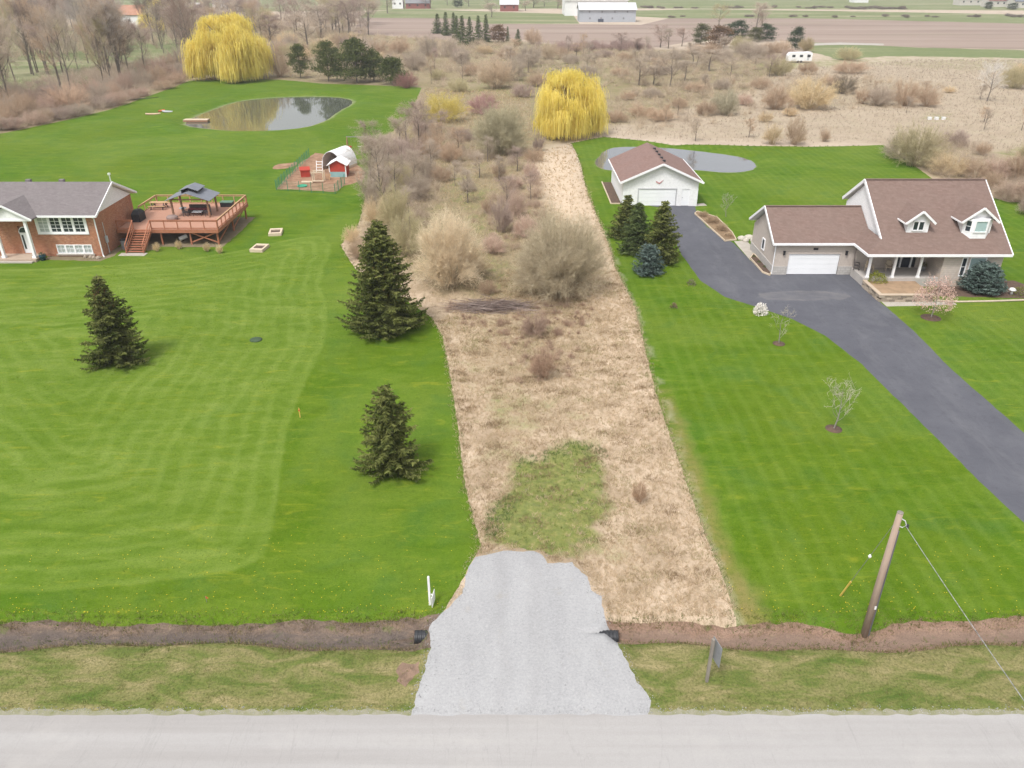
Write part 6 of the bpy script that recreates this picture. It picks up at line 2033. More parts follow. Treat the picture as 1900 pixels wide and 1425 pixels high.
solo('stair_pad', MB().box(-42.0, -39.2, 79.6, 80.5, -.1, .035), CONC, 'concrete landing pad at the foot of the deck stairs', 'paving', (-40.6, 80, 0))
# gazebo
gz = thing('gazebo', 'gazebo with grey double-tier gable roof standing on the red deck', 'gazebo', (-36.7, 89, DZ))
for x, y in ((-38.8, 87.9), (-34.7, 87.9), (-38.8, 90.5), (-34.7, 90.5)):
    part('post', MB().box(x - .09, x + .09, y - .09, y + .09, DZ, 3.95), mat('gazebo_post', (.22, .13, .08), (.28, .17, .11), 4), gz)
xm, zr, ze, yo, y1 = -36.75, 4.72, 3.85, 87.3, 91.0
mb = MB()
mb.slab([(xm, yo, zr), (xm, y1, zr), (xm - 2.55, y1, ze), (xm - 2.55, yo, ze)], .05)
mb.slab([(xm + .003, yo, zr), (xm + 2.55, yo, ze), (xm + 2.55, y1, ze), (xm + .003, y1, zr)], .05)
part('lower_roof', mb, GZR, gz)
mb = MB()
mb.slab([(xm, 88.2, zr + .42), (xm, 90.6, zr + .42), (xm - 1.1, 90.6, zr + .05), (xm - 1.1, 88.2, zr + .05)], .04)
mb.slab([(xm + .003, 88.2, zr + .42), (xm + 1.1, 88.2, zr + .05), (xm + 1.1, 90.6, zr + .05), (xm + .003, 90.6, zr + .42)], .04)
part('upper_roof', mb, GZR, gz)
part('vent_frame', MB().box(xm - .85, xm - .75, 88.3, 90.5, 4.45, zr + .08).box(xm + .75, xm + .85, 88.3, 90.5, 4.45, zr + .08), DARK, gz)
part('beams', MB().box(-38.85, -34.65, 87.84, 87.96, 3.78, 3.9).box(-38.85, -34.65, 90.44, 90.56, 3.78, 3.9).box(-38.86, -38.74, 87.97, 90.43, 3.78, 3.9).box(-34.76, -34.64, 87.97, 90.43, 3.78, 3.9), mat('gazebo_post', (0, 0, 0)), gz)
# deck furniture
t = thing('picnic_table', 'tan wooden picnic table at the back of the deck near the house', 'table', (-42.0, 91.6, DZ))
for k in range(4):
    part('table_board', MB().box(-43.0, -41.0, 91.25 + k * .2, 91.43 + k * .2, DZ + .72, DZ + .77), WOOD_T, t)
for y in (90.75, 92.3):
    part('bench', MB().box(-43.0, -41.0, y, y + .28, DZ + .42, DZ + .47), WOOD_T, t)
for x in (-42.7, -41.3):
    part('trestle', MB().beam((x, 90.85, DZ), (x, 91.5, DZ + .72), .08, .08).beam((x, 92.45, DZ), (x, 91.8, DZ + .72), .08, .08).box(x - .04, x + .04, 90.85, 92.45, DZ + .34, DZ + .41), DARK, t)
t = thing('barbecue', 'barbecue grill under a black cover on the deck against the brick wall', 'barbecue', (-42.2, 86.6, DZ))
part('cover', MB().prism([(-42.75, 85.9), (-41.85, 85.9), (-41.85, 87.5), (-42.75, 87.5)], DZ, DZ + .85).add([(-42.75, 85.9, DZ + .85), (-41.85, 85.9, DZ + .85), (-41.85, 87.5, DZ + .85), (-42.75, 87.5, DZ + .85), (-42.6, 86.3, DZ + 1.25), (-42.05, 86.3, DZ + 1.25), (-42.05, 87.1, DZ + 1.25), (-42.6, 87.1, DZ + 1.25)], [(0, 1, 5, 4), (1, 2, 6, 5), (2, 3, 7, 6), (3, 0, 4, 7), (4, 5, 6, 7)]), BLACK, t)
t = thing('outdoor_sofa', 'dark wicker outdoor sofa with wine-red cushions under the gazebo', 'sofa', (-36.6, 90.0, DZ))
part('base', MB().box(-37.8, -35.4, 89.6, 90.35, DZ, DZ + .38), WICK, t)
part('backrest', MB().box(-37.8, -35.4, 90.2, 90.4, DZ + .38, DZ + .85), WICK, t)
for k in range(3):
    part('cushion', MB().box(-37.75 + k * .8, -36.99 + k * .8, 89.62, 90.18, DZ + .38, DZ + .52), CUSH, t)
t = thing('outdoor_table', 'grey low table in the seating group under the gazebo', 'table', (-36.3, 88.7, DZ))
part('table_top', MB().box(-36.9, -35.8, 88.35, 89.1, DZ + .42, DZ + .47), LGREY, t)
for x in (-36.8, -35.9):
    for y in (88.45, 89.0):
        part('leg', MB().box(x - .03, x + .03, y - .03, y + .03, DZ, DZ + .42), DARK, t)
patio_chair(-35.1, 88.6, DZ, -1.57, WICK, 'dark wicker armchair under the gazebo facing the low table from the railing side', None, 'outdoor_chair')
patio_chair(-37.6, 88.5, DZ, 1.57, WICK, 'dark wicker armchair under the gazebo facing the low table from the house side', None, 'outdoor_chair')
solo('round_pouf', MB().lathe([(.55, 0), (.62, .15), (.62, .38), (.5, .48), (.05, .52)], (-38.6, 86.9, DZ), 16), mat('taupe_fabric', (.27, .2, .18), (.22, .165, .15), 5), 'round taupe pouf seat in front of the gazebo', 'seat', (-38.6, 86.9, DZ), None, True)
solo('round_side_table', MB().lathe([(.2, 0), (.05, .05), (.05, .45), (.42, .47), (.42, .52)], (-38.5, 90.0, DZ), 16), mat('pale_blue_top', (.45, .52, .54), (.4, .46, .48)), 'pale blue-grey round table beside the gazebo post', 'table', (-38.5, 90.0, DZ), None)
t = thing('storage_box', 'dark storage box with green lid on the deck by the railing', 'storage box', (-34.2, 92.6, DZ))
part('box', MB().box(-34.9, -33.5, 92.2, 93.0, DZ, DZ + .5), DARK, t)
part('lid', MB().box(-34.95, -33.45, 92.15, 93.05, DZ + .5, DZ + .58), mat('green_lid', (.12, .2, .15), (.1, .17, .13)), t)
solo('storage_barrel', MB().tube([(-37.2, 84.4, .35), (-36.5, 84.9, .55)], .24, 12), WHITE, 'white barrel lying under the deck', 'barrel', (-36.9, 84.6, .1))
t = thing('wheeled_bin', 'grey bin standing between the brick wall and deck stairs', 'bin', (-42.2, 82.2, 0))
part('body', MB().box(-42.55, -41.9, 81.9, 82.5, 0, .95), GREYM, t)
part('lid', MB().box(-42.6, -41.85, 81.85, 82.55, .95, 1.03), DARK, t)
for i, (px, py) in enumerate(((292, 466), (332, 462), (385, 466), (408, 470))):
    put_shrub(px, py, py - 18, 16, 3, (.5, .4, .25), 'straw-coloured dry grass clump along the front of the deck', 'dry clumps along the deck', 'grass clump', name='dry_grass_clump')

# ---- chicken yard
cy = thing('poultry_shed', 'small red shed with white roof in the fenced chicken yard', 'shed', (-25.4, 116, 0))
part('wall', MB().profy([(-26.6, 0), (-24.3, 0), (-24.3, 1.75), (-25.45, 2.35), (-26.6, 1.75)], 114.9, 117.6), REDP, cy)
part('lower_panel', MB().box(-26.62, -24.28, 114.84, 114.9, 0, .75), TEAL, cy, label='teal lower panel')
mb = MB()
mb.slab([(-25.45, 114.6, 2.5), (-25.45, 117.9, 2.5), (-26.95, 117.9, 1.72), (-26.95, 114.6, 1.72)], .07)
mb.slab([(-25.445, 114.6, 2.5), (-23.95, 114.6, 1.72), (-23.95, 117.9, 1.72), (-25.445, 117.9, 2.5)], .07)
part('roof', mb, WHITE, cy)
part('corner_trim', MB().box(-24.34, -24.2, 114.82, 114.96, 0, 1.75).box(-26.7, -26.56, 114.82, 114.96, .75, 1.75), WHITE, cy)
hp = thing('hoop_shelter', 'white arched tarp shelter behind the red chicken shed', 'shelter', (-26.3, 121.5, 0))
ax = Vector((.35, 1, 0)).normalized()
sd_ = Vector((1, -.35, 0)).normalized()
c0 = Vector((-27.2, 119.0, 0))
mb = MB()
nn = 14
def hoop(o_, r0_):
    return [o_ + sd_ * math.cos(math.pi * k / nn) * r0_ + Vector((0, 0, math.sin(math.pi * k / nn) * r0_ * 1.45 + .3)) for k in range(nn + 1)]
L_ = 4.6
for r0_ in (1.75,):
    A_, B_ = hoop(c0, r0_), hoop(c0 + ax * L_, r0_)
    A2, B2 = hoop(c0, r0_ - .04), hoop(c0 + ax * L_, r0_ - .04)
    for k in range(nn):
        mb.add([A_[k], A_[k + 1], B_[k + 1], B_[k]], [(0, 1, 2, 3)])
        mb.add([A2[k], A2[k + 1], B2[k + 1], B2[k]], [(3, 2, 1, 0)])
        mb.add([A_[k], A_[k + 1], A2[k + 1], A2[k]], [(0, 1, 2, 3)])
part('tarp', mb, WHITE, hp, True)
part('back_wall', MB().add([tuple(v) for v in hoop(c0 + ax * L_, 1.7)] + [tuple(v + ax * .05) for v in hoop(c0 + ax * L_, 1.7)], [tuple(range(nn + 1)), tuple(range(2 * nn + 1, nn, -1))]), mat('dark_mesh', (.05, .035, .03), (.08, .05, .045)), hp)
for q in (0, .5, 1):
    part('hoop', MB().tube([tuple(v) for v in hoop(c0 + ax * L_ * q, 1.69)], .035, 5), GREYM, hp)
for s_ in (-1, 1):
    part('base_board', MB().beam(tuple(c0 + sd_ * s_ * 1.72 + Vector((0, 0, .17))), tuple(c0 + ax * L_ + sd_ * s_ * 1.72 + Vector((0, 0, .17))), .06, .34), WOOD_P, hp)
# yard fence: green posts and netting
fe = thing('yard_fence', 'green wire netting fence on thin posts round the chicken yard', 'fence', (-28, 108, 0))
FP = PG([(513, 353), (622, 360), (642, 338)])
corners = [FP[0], FP[1], FP[2]]
FP2 = PG([(574, 292), (513, 353), (622, 360), (640, 342)])
for s_ in range(len(FP2) - 1):
    a_, b_ = Vector((*FP2[s_], 0)), Vector((*FP2[s_ + 1], 0))
    L_ = (b_ - a_).length
    npst = max(2, int(L_ / 1.5))
    for i in range(npst + (s_ == len(FP2) - 2)):
        p_ = a_ + (b_ - a_) * i / npst
        part('fence_post', MB().box(p_.x - .035, p_.x + .035, p_.y - .035, p_.y + .035, -.1, 1.45), GREENF, fe)
    for i in range(npst):
        p_, q_ = a_ + (b_ - a_) * i / npst, a_ + (b_ - a_) * (i + 1) / npst
        mb = MB()
        for z in np.linspace(.05, 1.3, 7):
            mb.beam((p_.x, p_.y, z), (q_.x, q_.y, z), .011, .011)
        for k in range(1, 10):
            r2 = p_ + (q_ - p_) * k / 10
            mb.box(r2.x - .005, r2.x + .005, r2.y - .005, r2.y + .005, .02, 1.33)
        part('netting', mb, GREENF, fe)
# yard clutter
def crate(px, py, sx, sy, h, m, name, label, cat, rot=0):
    x, y = G(px, py)
    t = thing(name, label, cat, (x, y, hz(x, y)))
    part('body', MB().box(x - sx / 2, x + sx / 2, y - sy / 2, y + sy / 2, hz(x, y) - .02, hz(x, y) + h), m, t)
    part('lid', MB().slab([(x - sx / 2 - .1, y - sy / 2 - .1, hz(x, y) + h + .12), (x + sx / 2 + .1, y - sy / 2 - .1, hz(x, y) + h + .12), (x + sx / 2 + .1, y + sy / 2 + .1, hz(x, y) + h + .35), (x - sx / 2 - .1, y + sy / 2 + .1, hz(x, y) + h + .35)], .13), m, t)
    t.rotation_euler.z = rot
    return t
crate(567, 327, 1.3, 1.1, .9, REDP, 'hen_coop', 'small red hen coop inside the netting fence', 'coop', .3)
x, y = G(592, 337)
t = thing('climbing_frame', 'pale wooden post-and-beam frame in the chicken yard', 'frame', (x, y, 0))
for dx in (-.75, .75):
    for dy in (-.5, .5):
        part('post', MB().box(x + dx - .06, x + dx + .06, y + dy - .06, y + dy + .06, -.05, 1.35), WOOD_P, t)
for dy in (-.5, .5):
    part('beam', MB().box(x - .85, x + .85, y + dy - .06, y + dy + .06, 1.35, 1.47), WOOD_P, t)
part('step_board', MB().box(x - .85, x + .85, y - .75, y - .45, .2, .28), WOOD_P, t)
x, y = G(594, 319)
t = thing('white_ladder_shelf', 'white slatted ladder stand in front of the hoop shelter', 'ladder', (x, y, 0))
for dx in (-.45, .45):
    part('rail', MB().beam((x + dx, y - .4, 0), (x + dx, y + .3, 1.6), .08, .08), WHITE, t)
for k in range(4):
    f = .2 + k * .24
    part('rung', MB().box(x - .45, x + .45, y - .4 + .7 * f - .06, y - .4 + .7 * f + .06, 1.6 * f - .03, 1.6 * f + .03), WHITE, t)
x, y = G(571, 339)
solo('plank', MB().box(x - .85, x + .75, y - .3, y + .3, .02, .2), WOOD_P, 'pale wooden plank platform lying in the chicken yard', 'plank', (x, y, 0))
x, y = G(606, 333)
t = thing('perch_rack', 'low rack of thin wooden poles in the chicken yard', 'perch', (x, y, 0))
for k in range(4):
    part('pole', MB().beam((x - .6, y - .6 + k * .35, .25 + k * .1), (x + .6, y - .5 + k * .35, .3 + k * .1), .07, .07), WOOD_T, t)
for dx in (-.5, .5):
    part('leg', MB().beam((x + dx, y - .7, 0), (x + dx, y + .6, .6), .08, .08), WOOD_T, t)
x, y = G(561, 346)
solo('paddling_pool', MB().lathe([(.65, .0), (.72, .14), (.66, .16), (.6, .06), (.05, .05)], (x, y, 0), 16), GREENP, 'bright green plastic tub behind the netting fence', 'tub', (x, y, 0), None, True)
# swing frame
x, y = G(662, 278)
t = thing('swing_set', 'wooden swing frame with a red seat at the lawn edge behind the chicken yard', 'swing', (x, y, 0))
for dx in (-1.5, 1.5):
    for dy in (-.7, .7):
        part('leg', MB().beam((x + dx, y + dy, -.05), (x + dx, y, 2.1), .1, .1), mat('rusty_wood', (.3, .14, .09), (.36, .18, .12)), t)
part('top_beam', MB().beam((x - 1.6, y, 2.12), (x + 1.6, y, 2.12), .1, .12), GREYM, t)
part('seat', MB().lathe([(.1, .35), (.3, .4), (.32, .6), (.25, .62)], (x - 1.1, y, 0), 10), REDP, t)
for dx in (-1.35, -.85):
    part('chain', MB().tube([(x + dx, y, .6), (x + dx * .98, y, 2.1)], .012, 4), GREYM, t)
part('swing_board', MB().box(x + .2, x + .8, y - .1, y + .1, .5, .54), LGREY, t)
for dx in (.22, .78):
    part('chain', MB().tube([(x + dx, y, .54), (x + dx, y, 2.1)], .012, 4), GREYM, t)

# ---- pond things
t = thing('dock', 'pale plank dock reaching into the pond by the willow', 'dock', (*G(362, 222), 0))
a_, b_ = G(342, 222), G(387, 222)
nbd = 14
for i in range(nbd):
    f0, f1 = i / nbd, (i + .93) / nbd
    x0, x1 = a_[0] + (b_[0] - a_[0]) * f0, a_[0] + (b_[0] - a_[0]) * f1
    part('plank', MB().box(x0, x1, a_[1] - .75, a_[1] + .75, .0, .08), WOOD_P, t)
part('skirt', MB().box(a_[0], b_[0], a_[1] - .75, a_[1] - .65, -.3, -.002).box(a_[0], b_[0], a_[1] + .65, a_[1] + .75, -.3, -.002), mat('orange_timber', (.34, .18, .11), (.28, .15, .09)), t)
def boat(px, py, L_, wd, rot, m, name, label, cat, z=0):
    x, y = G(px, py)
    zb = hz(x, y)
    mb = MB()
    n_ = 9
    for i in range(n_):
        f = i / (n_ - 1) * 2 - 1
        wv_ = wd / 2 * (1 - abs(f) ** 2.4) + .02
        for k, (s_, zz_) in enumerate(((-1, .28), (-.7, .0), (.7, .0), (1, .28), (.55, .2), (-.55, .2))):
            mb.v.append((x + f * L_ / 2, y + s_ * wv_, zb + zz_ + .1 * abs(f) ** 3))
    for i in range(n_ - 1):
        for k in range(6):
            k2 = (k + 1) % 6
            mb.f.append((i * 6 + k, i * 6 + k2, (i + 1) * 6 + k2, (i + 1) * 6 + k))
    o_ = solo(name, mb, m, label, cat, (x, y, zb), None, True)
    o_.rotation_euler.z = rot
    return o_
boat(284, 213, 3.0, .8, .15, mat('peach_hull', (.55, .36, .24), (.6, .45, .34)), 'kayak', 'peach-coloured kayak on the pond lawn', 'kayak')
boat(300, 207, 2.0, 1.0, 1.2, ORANGE, 'rowing_boat', 'small orange boat on the pond lawn beside the grey one', 'boat')
boat(311, 210, 2.6, 1.1, -.25, LGREY, 'rowing_boat', 'pale grey small boat on the pond lawn beside the orange one', 'boat')
x, y = G(255, 184)
boat(255, 184, 9.5, 1.5, .62, mat('dark_weeds', (.05, .075, .02), (.035, .05, .015)), 'drain_hollow', 'dark weedy hollow in the lawn before the boundary hedge', 'hollow').scale.z = .25

# ---- lawn bits
for px, py, rt, lab in ((512, 433, .15, 'pale timber raised bed on the lawn nearer the chicken yard'), (482, 463, -.1, 'pale timber raised bed on the lawn nearer the deck stairs')):
    x, y = G(px, py)
    t = thing('raised_bed', lab, 'raised bed', (x, y, hz(x, y)))
    z0 = hz(x, y)
    part('soil', MB().box(x - .5, x + .5, y - .55, y + .55, z0 - .05, z0 + .2), MATS['mulch'], t)
    for sx, sy, wx, wy in ((0, -.8, .72, .22), (0, .8, .72, .22)):
        part('board', MB().box(x - wx, x + wx, y + sy - wy, y + sy + wy, z0 - .05, z0 + .32), WOOD_P, t)
    for sx in (-.62, .62):
        part('board', MB().box(x + sx - .1, x + sx + .1, y - .575, y + .575, z0 - .05, z0 + .315), WOOD_P, t)
    t.rotation_euler.z = rt
x, y = G(475, 631)
solo('septic_lid', MB().lathe([(.5, -.05), (.5, .06), (.42, .1), (.05, .11)], (x, y, hz(x, y)), 16), mat('dark_green_lid', (.04, .07, .035), (.06, .09, .05)), 'dark green round septic lid in the lawn', 'lid', (x, y, hz(x, y)), None, True)
x, y = G(557, 775)
t = thing('survey_stake', 'short yellow stake standing in the lawn near the small ragged spruce', 'stake', (x, y, hz(x, y)))
part('stake', MB().box(x - .03, x + .03, y - .015, y + .015, hz(x, y) - .1, hz(x, y) + .75), YELLOW, t)
part('ribbon', MB().box(x - .06, x + .06, y - .03, y + .03, hz(x, y) + .5, hz(x, y) + .62), ORANGE, t)
x, y = G(384, 1117)
t = thing('marker_flag', 'tiny orange marker flag in the lawn above the ditch', 'flag', (x, y, hz(x, y)))
part('wire', MB().tube([(x, y, hz(x, y) - .05), (x - .02, y, hz(x, y) + .38)], .012, 5), GREYM, t)
part('pennant', MB().add([(x - .02, y, hz(x, y) + .38), (x + .14, y - .03, hz(x, y) + .28), (x, y, hz(x, y) + .2), (x - .02, y + .012, hz(x, y) + .38), (x + .14, y - .018, hz(x, y) + .28), (x, y + .012, hz(x, y) + .2)], [(0, 1, 2), (5, 4, 3), (0, 3, 4, 1), (1, 4, 5, 2), (2, 5, 3, 0)]), ORANGE, t)

# ---- roadside things
x, y = G(798, 1122)
z0 = hz(x, y)
t = thing('sign_post', 'white wooden sign post seen edge-on on the lawn beside the gravel entrance', 'sign', (x, y, z0))
part('post', MB().box(x - .05, x + .05, y - .05, y + .05, z0 - .2, z0 + 1.75).add([(x - .05, y - .05, z0 + 1.75), (x + .05, y - .05, z0 + 1.75), (x + .05, y + .05, z0 + 1.75), (x - .05, y + .05, z0 + 1.75), (x, y, z0 + 1.83)], [(0, 1, 4), (1, 2, 4), (2, 3, 4), (3, 0, 4)]), WHITE, t)
part('sign_board', MB().add([(x + .12, y - .3, z0 + .1), (x + .2, y + .3, z0 + .1), (x + .2, y + .3, z0 + .72), (x + .12, y - .3, z0 + .72), (x + .15, y - .305, z0 + .1), (x + .23, y + .295, z0 + .1), (x + .23, y + .295, z0 + .72), (x + .15, y - .305, z0 + .72)], [(0, 1, 2, 3), (7, 6, 5, 4), (0, 4, 5, 1), (1, 5, 6, 2), (2, 6, 7, 3), (3, 7, 4, 0)]), WHITE, t)
part('bracket', MB().box(x + .05, x + .13, y - .02, y + .02, z0 + .62, z0 + .68), WHITE, t)
# culvert pipe under the entrance: corrugated plastic with two open ends
cv_ = thing('culvert_pipe', 'black corrugated plastic culvert pipe running under the gravel entrance', 'pipe', (.2, 26.3, -.3))
yc, zc = 26.32, -.24
mb = MB()
xs = np.arange(-4.5, 4.95, .045)
mb.tube([(x_, yc, zc) for x_ in xs], [.30 + (.022 if (i // 2) % 2 else 0) for i in range(len(xs))], 18, False)
part('pipe_wall', mb, mat('black_plastic', (.022, .023, .026), (.03, .031, .035), 4, .45, spec=.4), cv_)
part('pipe_liner', MB().tube([(-4.5, yc, zc), (4.92, yc, zc)], .27, 18, False), mat('pipe_inside', (.015, .015, .017), (.02, .02, .022)), cv_)
for x_ in (-4.52, 4.94):
    mb = MB()
    n_ = 18
    for r_o in (.325, .265):
        for k in range(n_):
            mb.v.append((x_, yc + r_o * math.cos(6.2832 * k / n_), zc + r_o * math.sin(6.2832 * k / n_)))
    for k in range(n_):
        mb.f.append((k, (k + 1) % n_, n_ + (k + 1) % n_, n_ + k))
    part('pipe_rim', mb, MATS['black_plastic'], cv_)
# road sign post seen from behind and edge-on
x, y = G(1311, 1264)
z0 = hz(x, y)
t = thing('road_sign', 'grey wooden post with a sign board seen edge-on on the verge', 'road sign', (x, y, z0))
part('post', MB().box(x - .06, x + .06, y - .06, y + .06, z0 - .3, z0 + 2.5), WOOD_G, t)
dvx, dvy = .22, .55
part('sign_board', MB().add([(x + .08 + k, y - dvy * s_ * .5 + .0, z0 + zz_) if s_ < 0 else (x + .08 + dvx + k, y - .06 - dvy * .5, z0 + zz_) for k in (0, .02) for s_, zz_ in ((-1, 1.3), (1, 1.2), (1, 2.3), (-1, 2.4))], [(0, 1, 2, 3), (7, 6, 5, 4), (0, 4, 5, 1), (1, 5, 6, 2), (2, 6, 7, 3), (3, 7, 4, 0)]), GREYM, t)
# utility pole
x, y = 16.4, 26.45
z0 = hz(x, y)
up = thing('utility_pole', 'weathered wooden utility pole standing in the ditch bank', 'utility pole', (x, y, z0))
part('pole', MB().tube([(x, y, z0 - .4), (x, y, 3.5), (x + .02, y, 6.85)], [.165, .15, .125], 12), POLE, up, True)
part('conduit', MB().tube([(x + .18, y - .05, z0 - .1), (x + .165, y - .05, 3.2), (x + .155, y - .05, 5.9)], .04, 6), mat('dark_conduit', (.1, .1, .11), (.14, .14, .15)), up)
part('pole_tag', MB().box(x + .02, x + .1, y - .17, y - .145, 1.5, 1.68), WHITE, up)
part('wire_bracket', MB().tube([(x + .1, y, 6.55), (x + .3, y - .05, 6.45), (x + .38, y - .1, 6.25), (x + .25, y - .06, 6.1), (x + .1, y, 6.15)], .025, 6), LGREY, up)
part('insulator', MB().lathe([(.05, 0), (.07, .06), (.04, .12), (.06, .17), (.03, .2)], (x + .42, y - .12, 6.12), 10), DARK, up)
part('pole_cap', MB().lathe([(.13, 6.84), (.13, 6.87), (.02, 6.89)], (x + .02, y, 0), 12), WOOD_G, up)
gw = thing('guy_wire', 'guy wire with yellow guard and white insulator bracing the utility pole', 'wire', (16.15, 28.75, hz(16.15, 28.75)))
ga, gb = Vector((16.1, 28.75, hz(16.1, 28.75))), Vector((16.45, 26.6, 6.3))
part('wire', MB().tube([tuple(ga), tuple(gb)], .012, 5), GREYM, gw)
part('guard', MB().tube([tuple(ga + (gb - ga) * .0), tuple(ga + (gb - ga) * .21)], .045, 8), YELLOW, gw)
part('insulator_ball', MB().lathe([(.03, -.1), (.08, 0), (.03, .1)], tuple(ga + (gb - ga) * .56), 10), WHITE, gw, True)
# service wire over the road to the pole opposite
pts = []
for i in range(25):
    f = i / 24
    pts.append((16.75 - .25 * f, 26.3 - 19.3 * f, 6.22 + .45 * f - .5 * 4 * f * (1 - f) * .5))
solo('service_wire', MB().tube(pts, .016, 5), mat('twisted_wire', (.36, .36, .36), (.12, .12, .12), 9, .5), 'twisted grey service wire crossing from the utility pole over the road', 'wire', (16.6, 17, 6))
part2 = thing('utility_pole', 'wooden utility pole on the opposite side of the road', 'utility pole', (16.5, 6.9, 0))
part('pole', MB().tube([(16.5, 6.9, -.4), (16.5, 6.9, 3.5), (16.5, 6.9, 6.9)], [.165, .15, .125], 12), POLE, part2, True)

# ---- far things
RV = thing('camper_trailer', 'white camper trailer parked before the lone dark pine', 'trailer', (*G(1481, 116), 0))
x, y = G(1481, 116)
Lr = WD(116, 44)
part('body', MB().profy([(x - Lr / 2, .6), (x + Lr / 2, .6), (x + Lr / 2, 2.9), (x + Lr / 2 - .5, 3.2), (x - Lr / 2 + .6, 3.0), (x - Lr / 2, 2.2)], y - 1.2, y + 1.2), WHITE, RV)
for k in range(3):
    part('window', MB().box(x - Lr / 2 + 1.2 + k * 2.4, x - Lr / 2 + 2.2 + k * 2.4, y - 1.24, y - 1.2, 1.7, 2.4), GLASS, RV)
part('door', MB().box(x + Lr / 2 - 1.6, x + Lr / 2 - .9, y - 1.24, y - 1.2, .8, 2.6), LGREY, RV)
for dx in (-.5, .5):
    part('wheel', MB().tube([(x + dx, y - 1.22, .35), (x + dx, y - .98, .35)], .35, 12), DARK, RV)

BARN = thing('barn', 'long pale grey metal barn at the far edge of the ploughed field', 'barn', (*G(1127, 41), 0))
x, y = G(1127, 41)
Lb = WD(41, 104)
METAL_W = m_rows('pale_metal_wall', (.44, .46, .50), (.46, .48, .52), (.42, .44, .48), 30, .6, 'x', (.36, .38, .42), 0, .01)
part('wall', MB().box(x - Lb / 2, x + Lb / 2, y, y + 16, -.5, 6.2), METAL_W, BARN)
part('gable_wall', MB().profx([(y, 6.2), (y + 16, 6.2), (y + 8, 9.2)], x - Lb / 2, x + Lb / 2), METAL_W, BARN)
mb = MB()
mb.slab([(x - Lb / 2 - .6, y - .8, 6.2), (x + Lb / 2 + .6, y - .8, 6.2), (x + Lb / 2 + .6, y + 8, 9.5), (x - Lb / 2 - .6, y + 8, 9.5)], .2)
mb.slab([(x - Lb / 2 - .6, y + 8.01, 9.5), (x + Lb / 2 + .6, y + 8.01, 9.5), (x + Lb / 2 + .6, y + 16.8, 6.2), (x - Lb / 2 - .6, y + 16.8, 6.2)], .2)
part('roof', mb, mat('pale_metal_roof', (.56, .57, .59), (.5, .51, .53), .3), BARN)
for k in range(4):
    part('vent', MB().box(x - Lb * .34 + k * Lb * .225, x - Lb * .34 + k * Lb * .225 + .8, y - .06, y, 4.7, 5.6), mat('vent_grey', (.22, .22, .24), (.18, .18, .2)), BARN)
    part('window', MB().box(x - Lb * .33 + k * Lb * .2, x - Lb * .33 + k * Lb * .2 + .9, y - .05, y, 1.4, 2.4), mat('vent_grey', (0, 0, 0)), BARN)
part('door', MB().box(x - Lb * .17, x - Lb * .07, y - .08, y, -.1, 1.6), mat('blue_door', (.05, .06, .085), (.06, .07, .1)), BARN)
HALL = thing('riding_hall', 'big bright white hall rising behind the grey barn', 'barn', (x, y + 70, 0))
y2 = y + 62
wl2 = (x - 20, x + 19)
part('wall', MB().box(wl2[0], wl2[1], y2, y2 + 30, -.5, 9), WHITE, HALL)
mb = MB()
mb.slab([(wl2[0] - .6, y2 - .8, 9), (wl2[1] + .6, y2 - .8, 9), (wl2[1] + .6, y2 + 15, 14), (wl2[0] - .6, y2 + 15, 14)], .3)
mb.slab([(wl2[0] - .6, y2 + 15.01, 14), (wl2[1] + .6, y2 + 15.01, 14), (wl2[1] + .6, y2 + 30.8, 9), (wl2[0] - .6, y2 + 30.8, 9)], .3)
part('roof', mb, mat('bright_roof', (.86, .86, .86), (.82, .82, .82), .3, .5), HALL)
part('door', MB().box(x - 4, x + 2, y2 - .08, y2, 0, 5), LGREY, HALL)

def far_house(px, py, wpx, wall_h, roof_h, depth, mw, mr, label, cat='house', group=None, axis='x', nwin=3, name='farm_house'):
    x, y = G(px, py)
    L = WD(py, wpx)
    t = thing(name, label, cat, (x, y, 0), group)
    part('wall', MB().box(x - L / 2, x + L / 2, y, y + depth, -.5, wall_h), mw, t)
    mb = MB()
    if axis == 'x':
        part('gable_wall', MB().profx([(y, wall_h), (y + depth, wall_h), (y + depth / 2, wall_h + roof_h - .15)], x - L / 2, x + L / 2), mw, t)
        mb.slab([(x - L / 2 - .4, y - .5, wall_h), (x + L / 2 + .4, y - .5, wall_h), (x + L / 2 + .4, y + depth / 2, wall_h + roof_h), (x - L / 2 - .4, y + depth / 2, wall_h + roof_h)], .18)
        mb.slab([(x - L / 2 - .4, y + depth / 2 + .01, wall_h + roof_h), (x + L / 2 + .4, y + depth / 2 + .01, wall_h + roof_h), (x + L / 2 + .4, y + depth + .5, wall_h), (x - L / 2 - .4, y + depth + .5, wall_h)], .18)
    else:
        part('gable_wall', MB().profy([(x - L / 2, wall_h), (x + L / 2, wall_h), (x, wall_h + roof_h - .15)], y, y + depth), mw, t)
        mb.slab([(x, y - .5, wall_h + roof_h), (x, y + depth + .5, wall_h + roof_h), (x - L / 2 - .5, y + depth + .5, wall_h), (x - L / 2 - .5, y - .5, wall_h)], .18)
        mb.slab([(x + .01, y - .5, wall_h + roof_h), (x + L / 2 + .5, y - .5, wall_h), (x + L / 2 + .5, y + depth + .5, wall_h), (x + .01, y + depth + .5, wall_h + roof_h)], .18)
    part('roof', mb, mr, t)
    for k in range(nwin):
        xx = x - L / 2 + (k + .5) * L / nwin
        part('window', MB().box(xx - .6, xx + .6, y - .06, y, wall_h * .45, wall_h * .45 + 1.2), GLASS, t)
    return t
R_OR = mat('orange_roof', (.33, .165, .105), (.4, .22, .15), .6)
W_CR = mat('cream_wall', (.56, .53, .48), (.5, .47, .43), .5)
RBR = mat('red_barn_wall', (.26, .09, .075), (.2, .07, .06), .6)
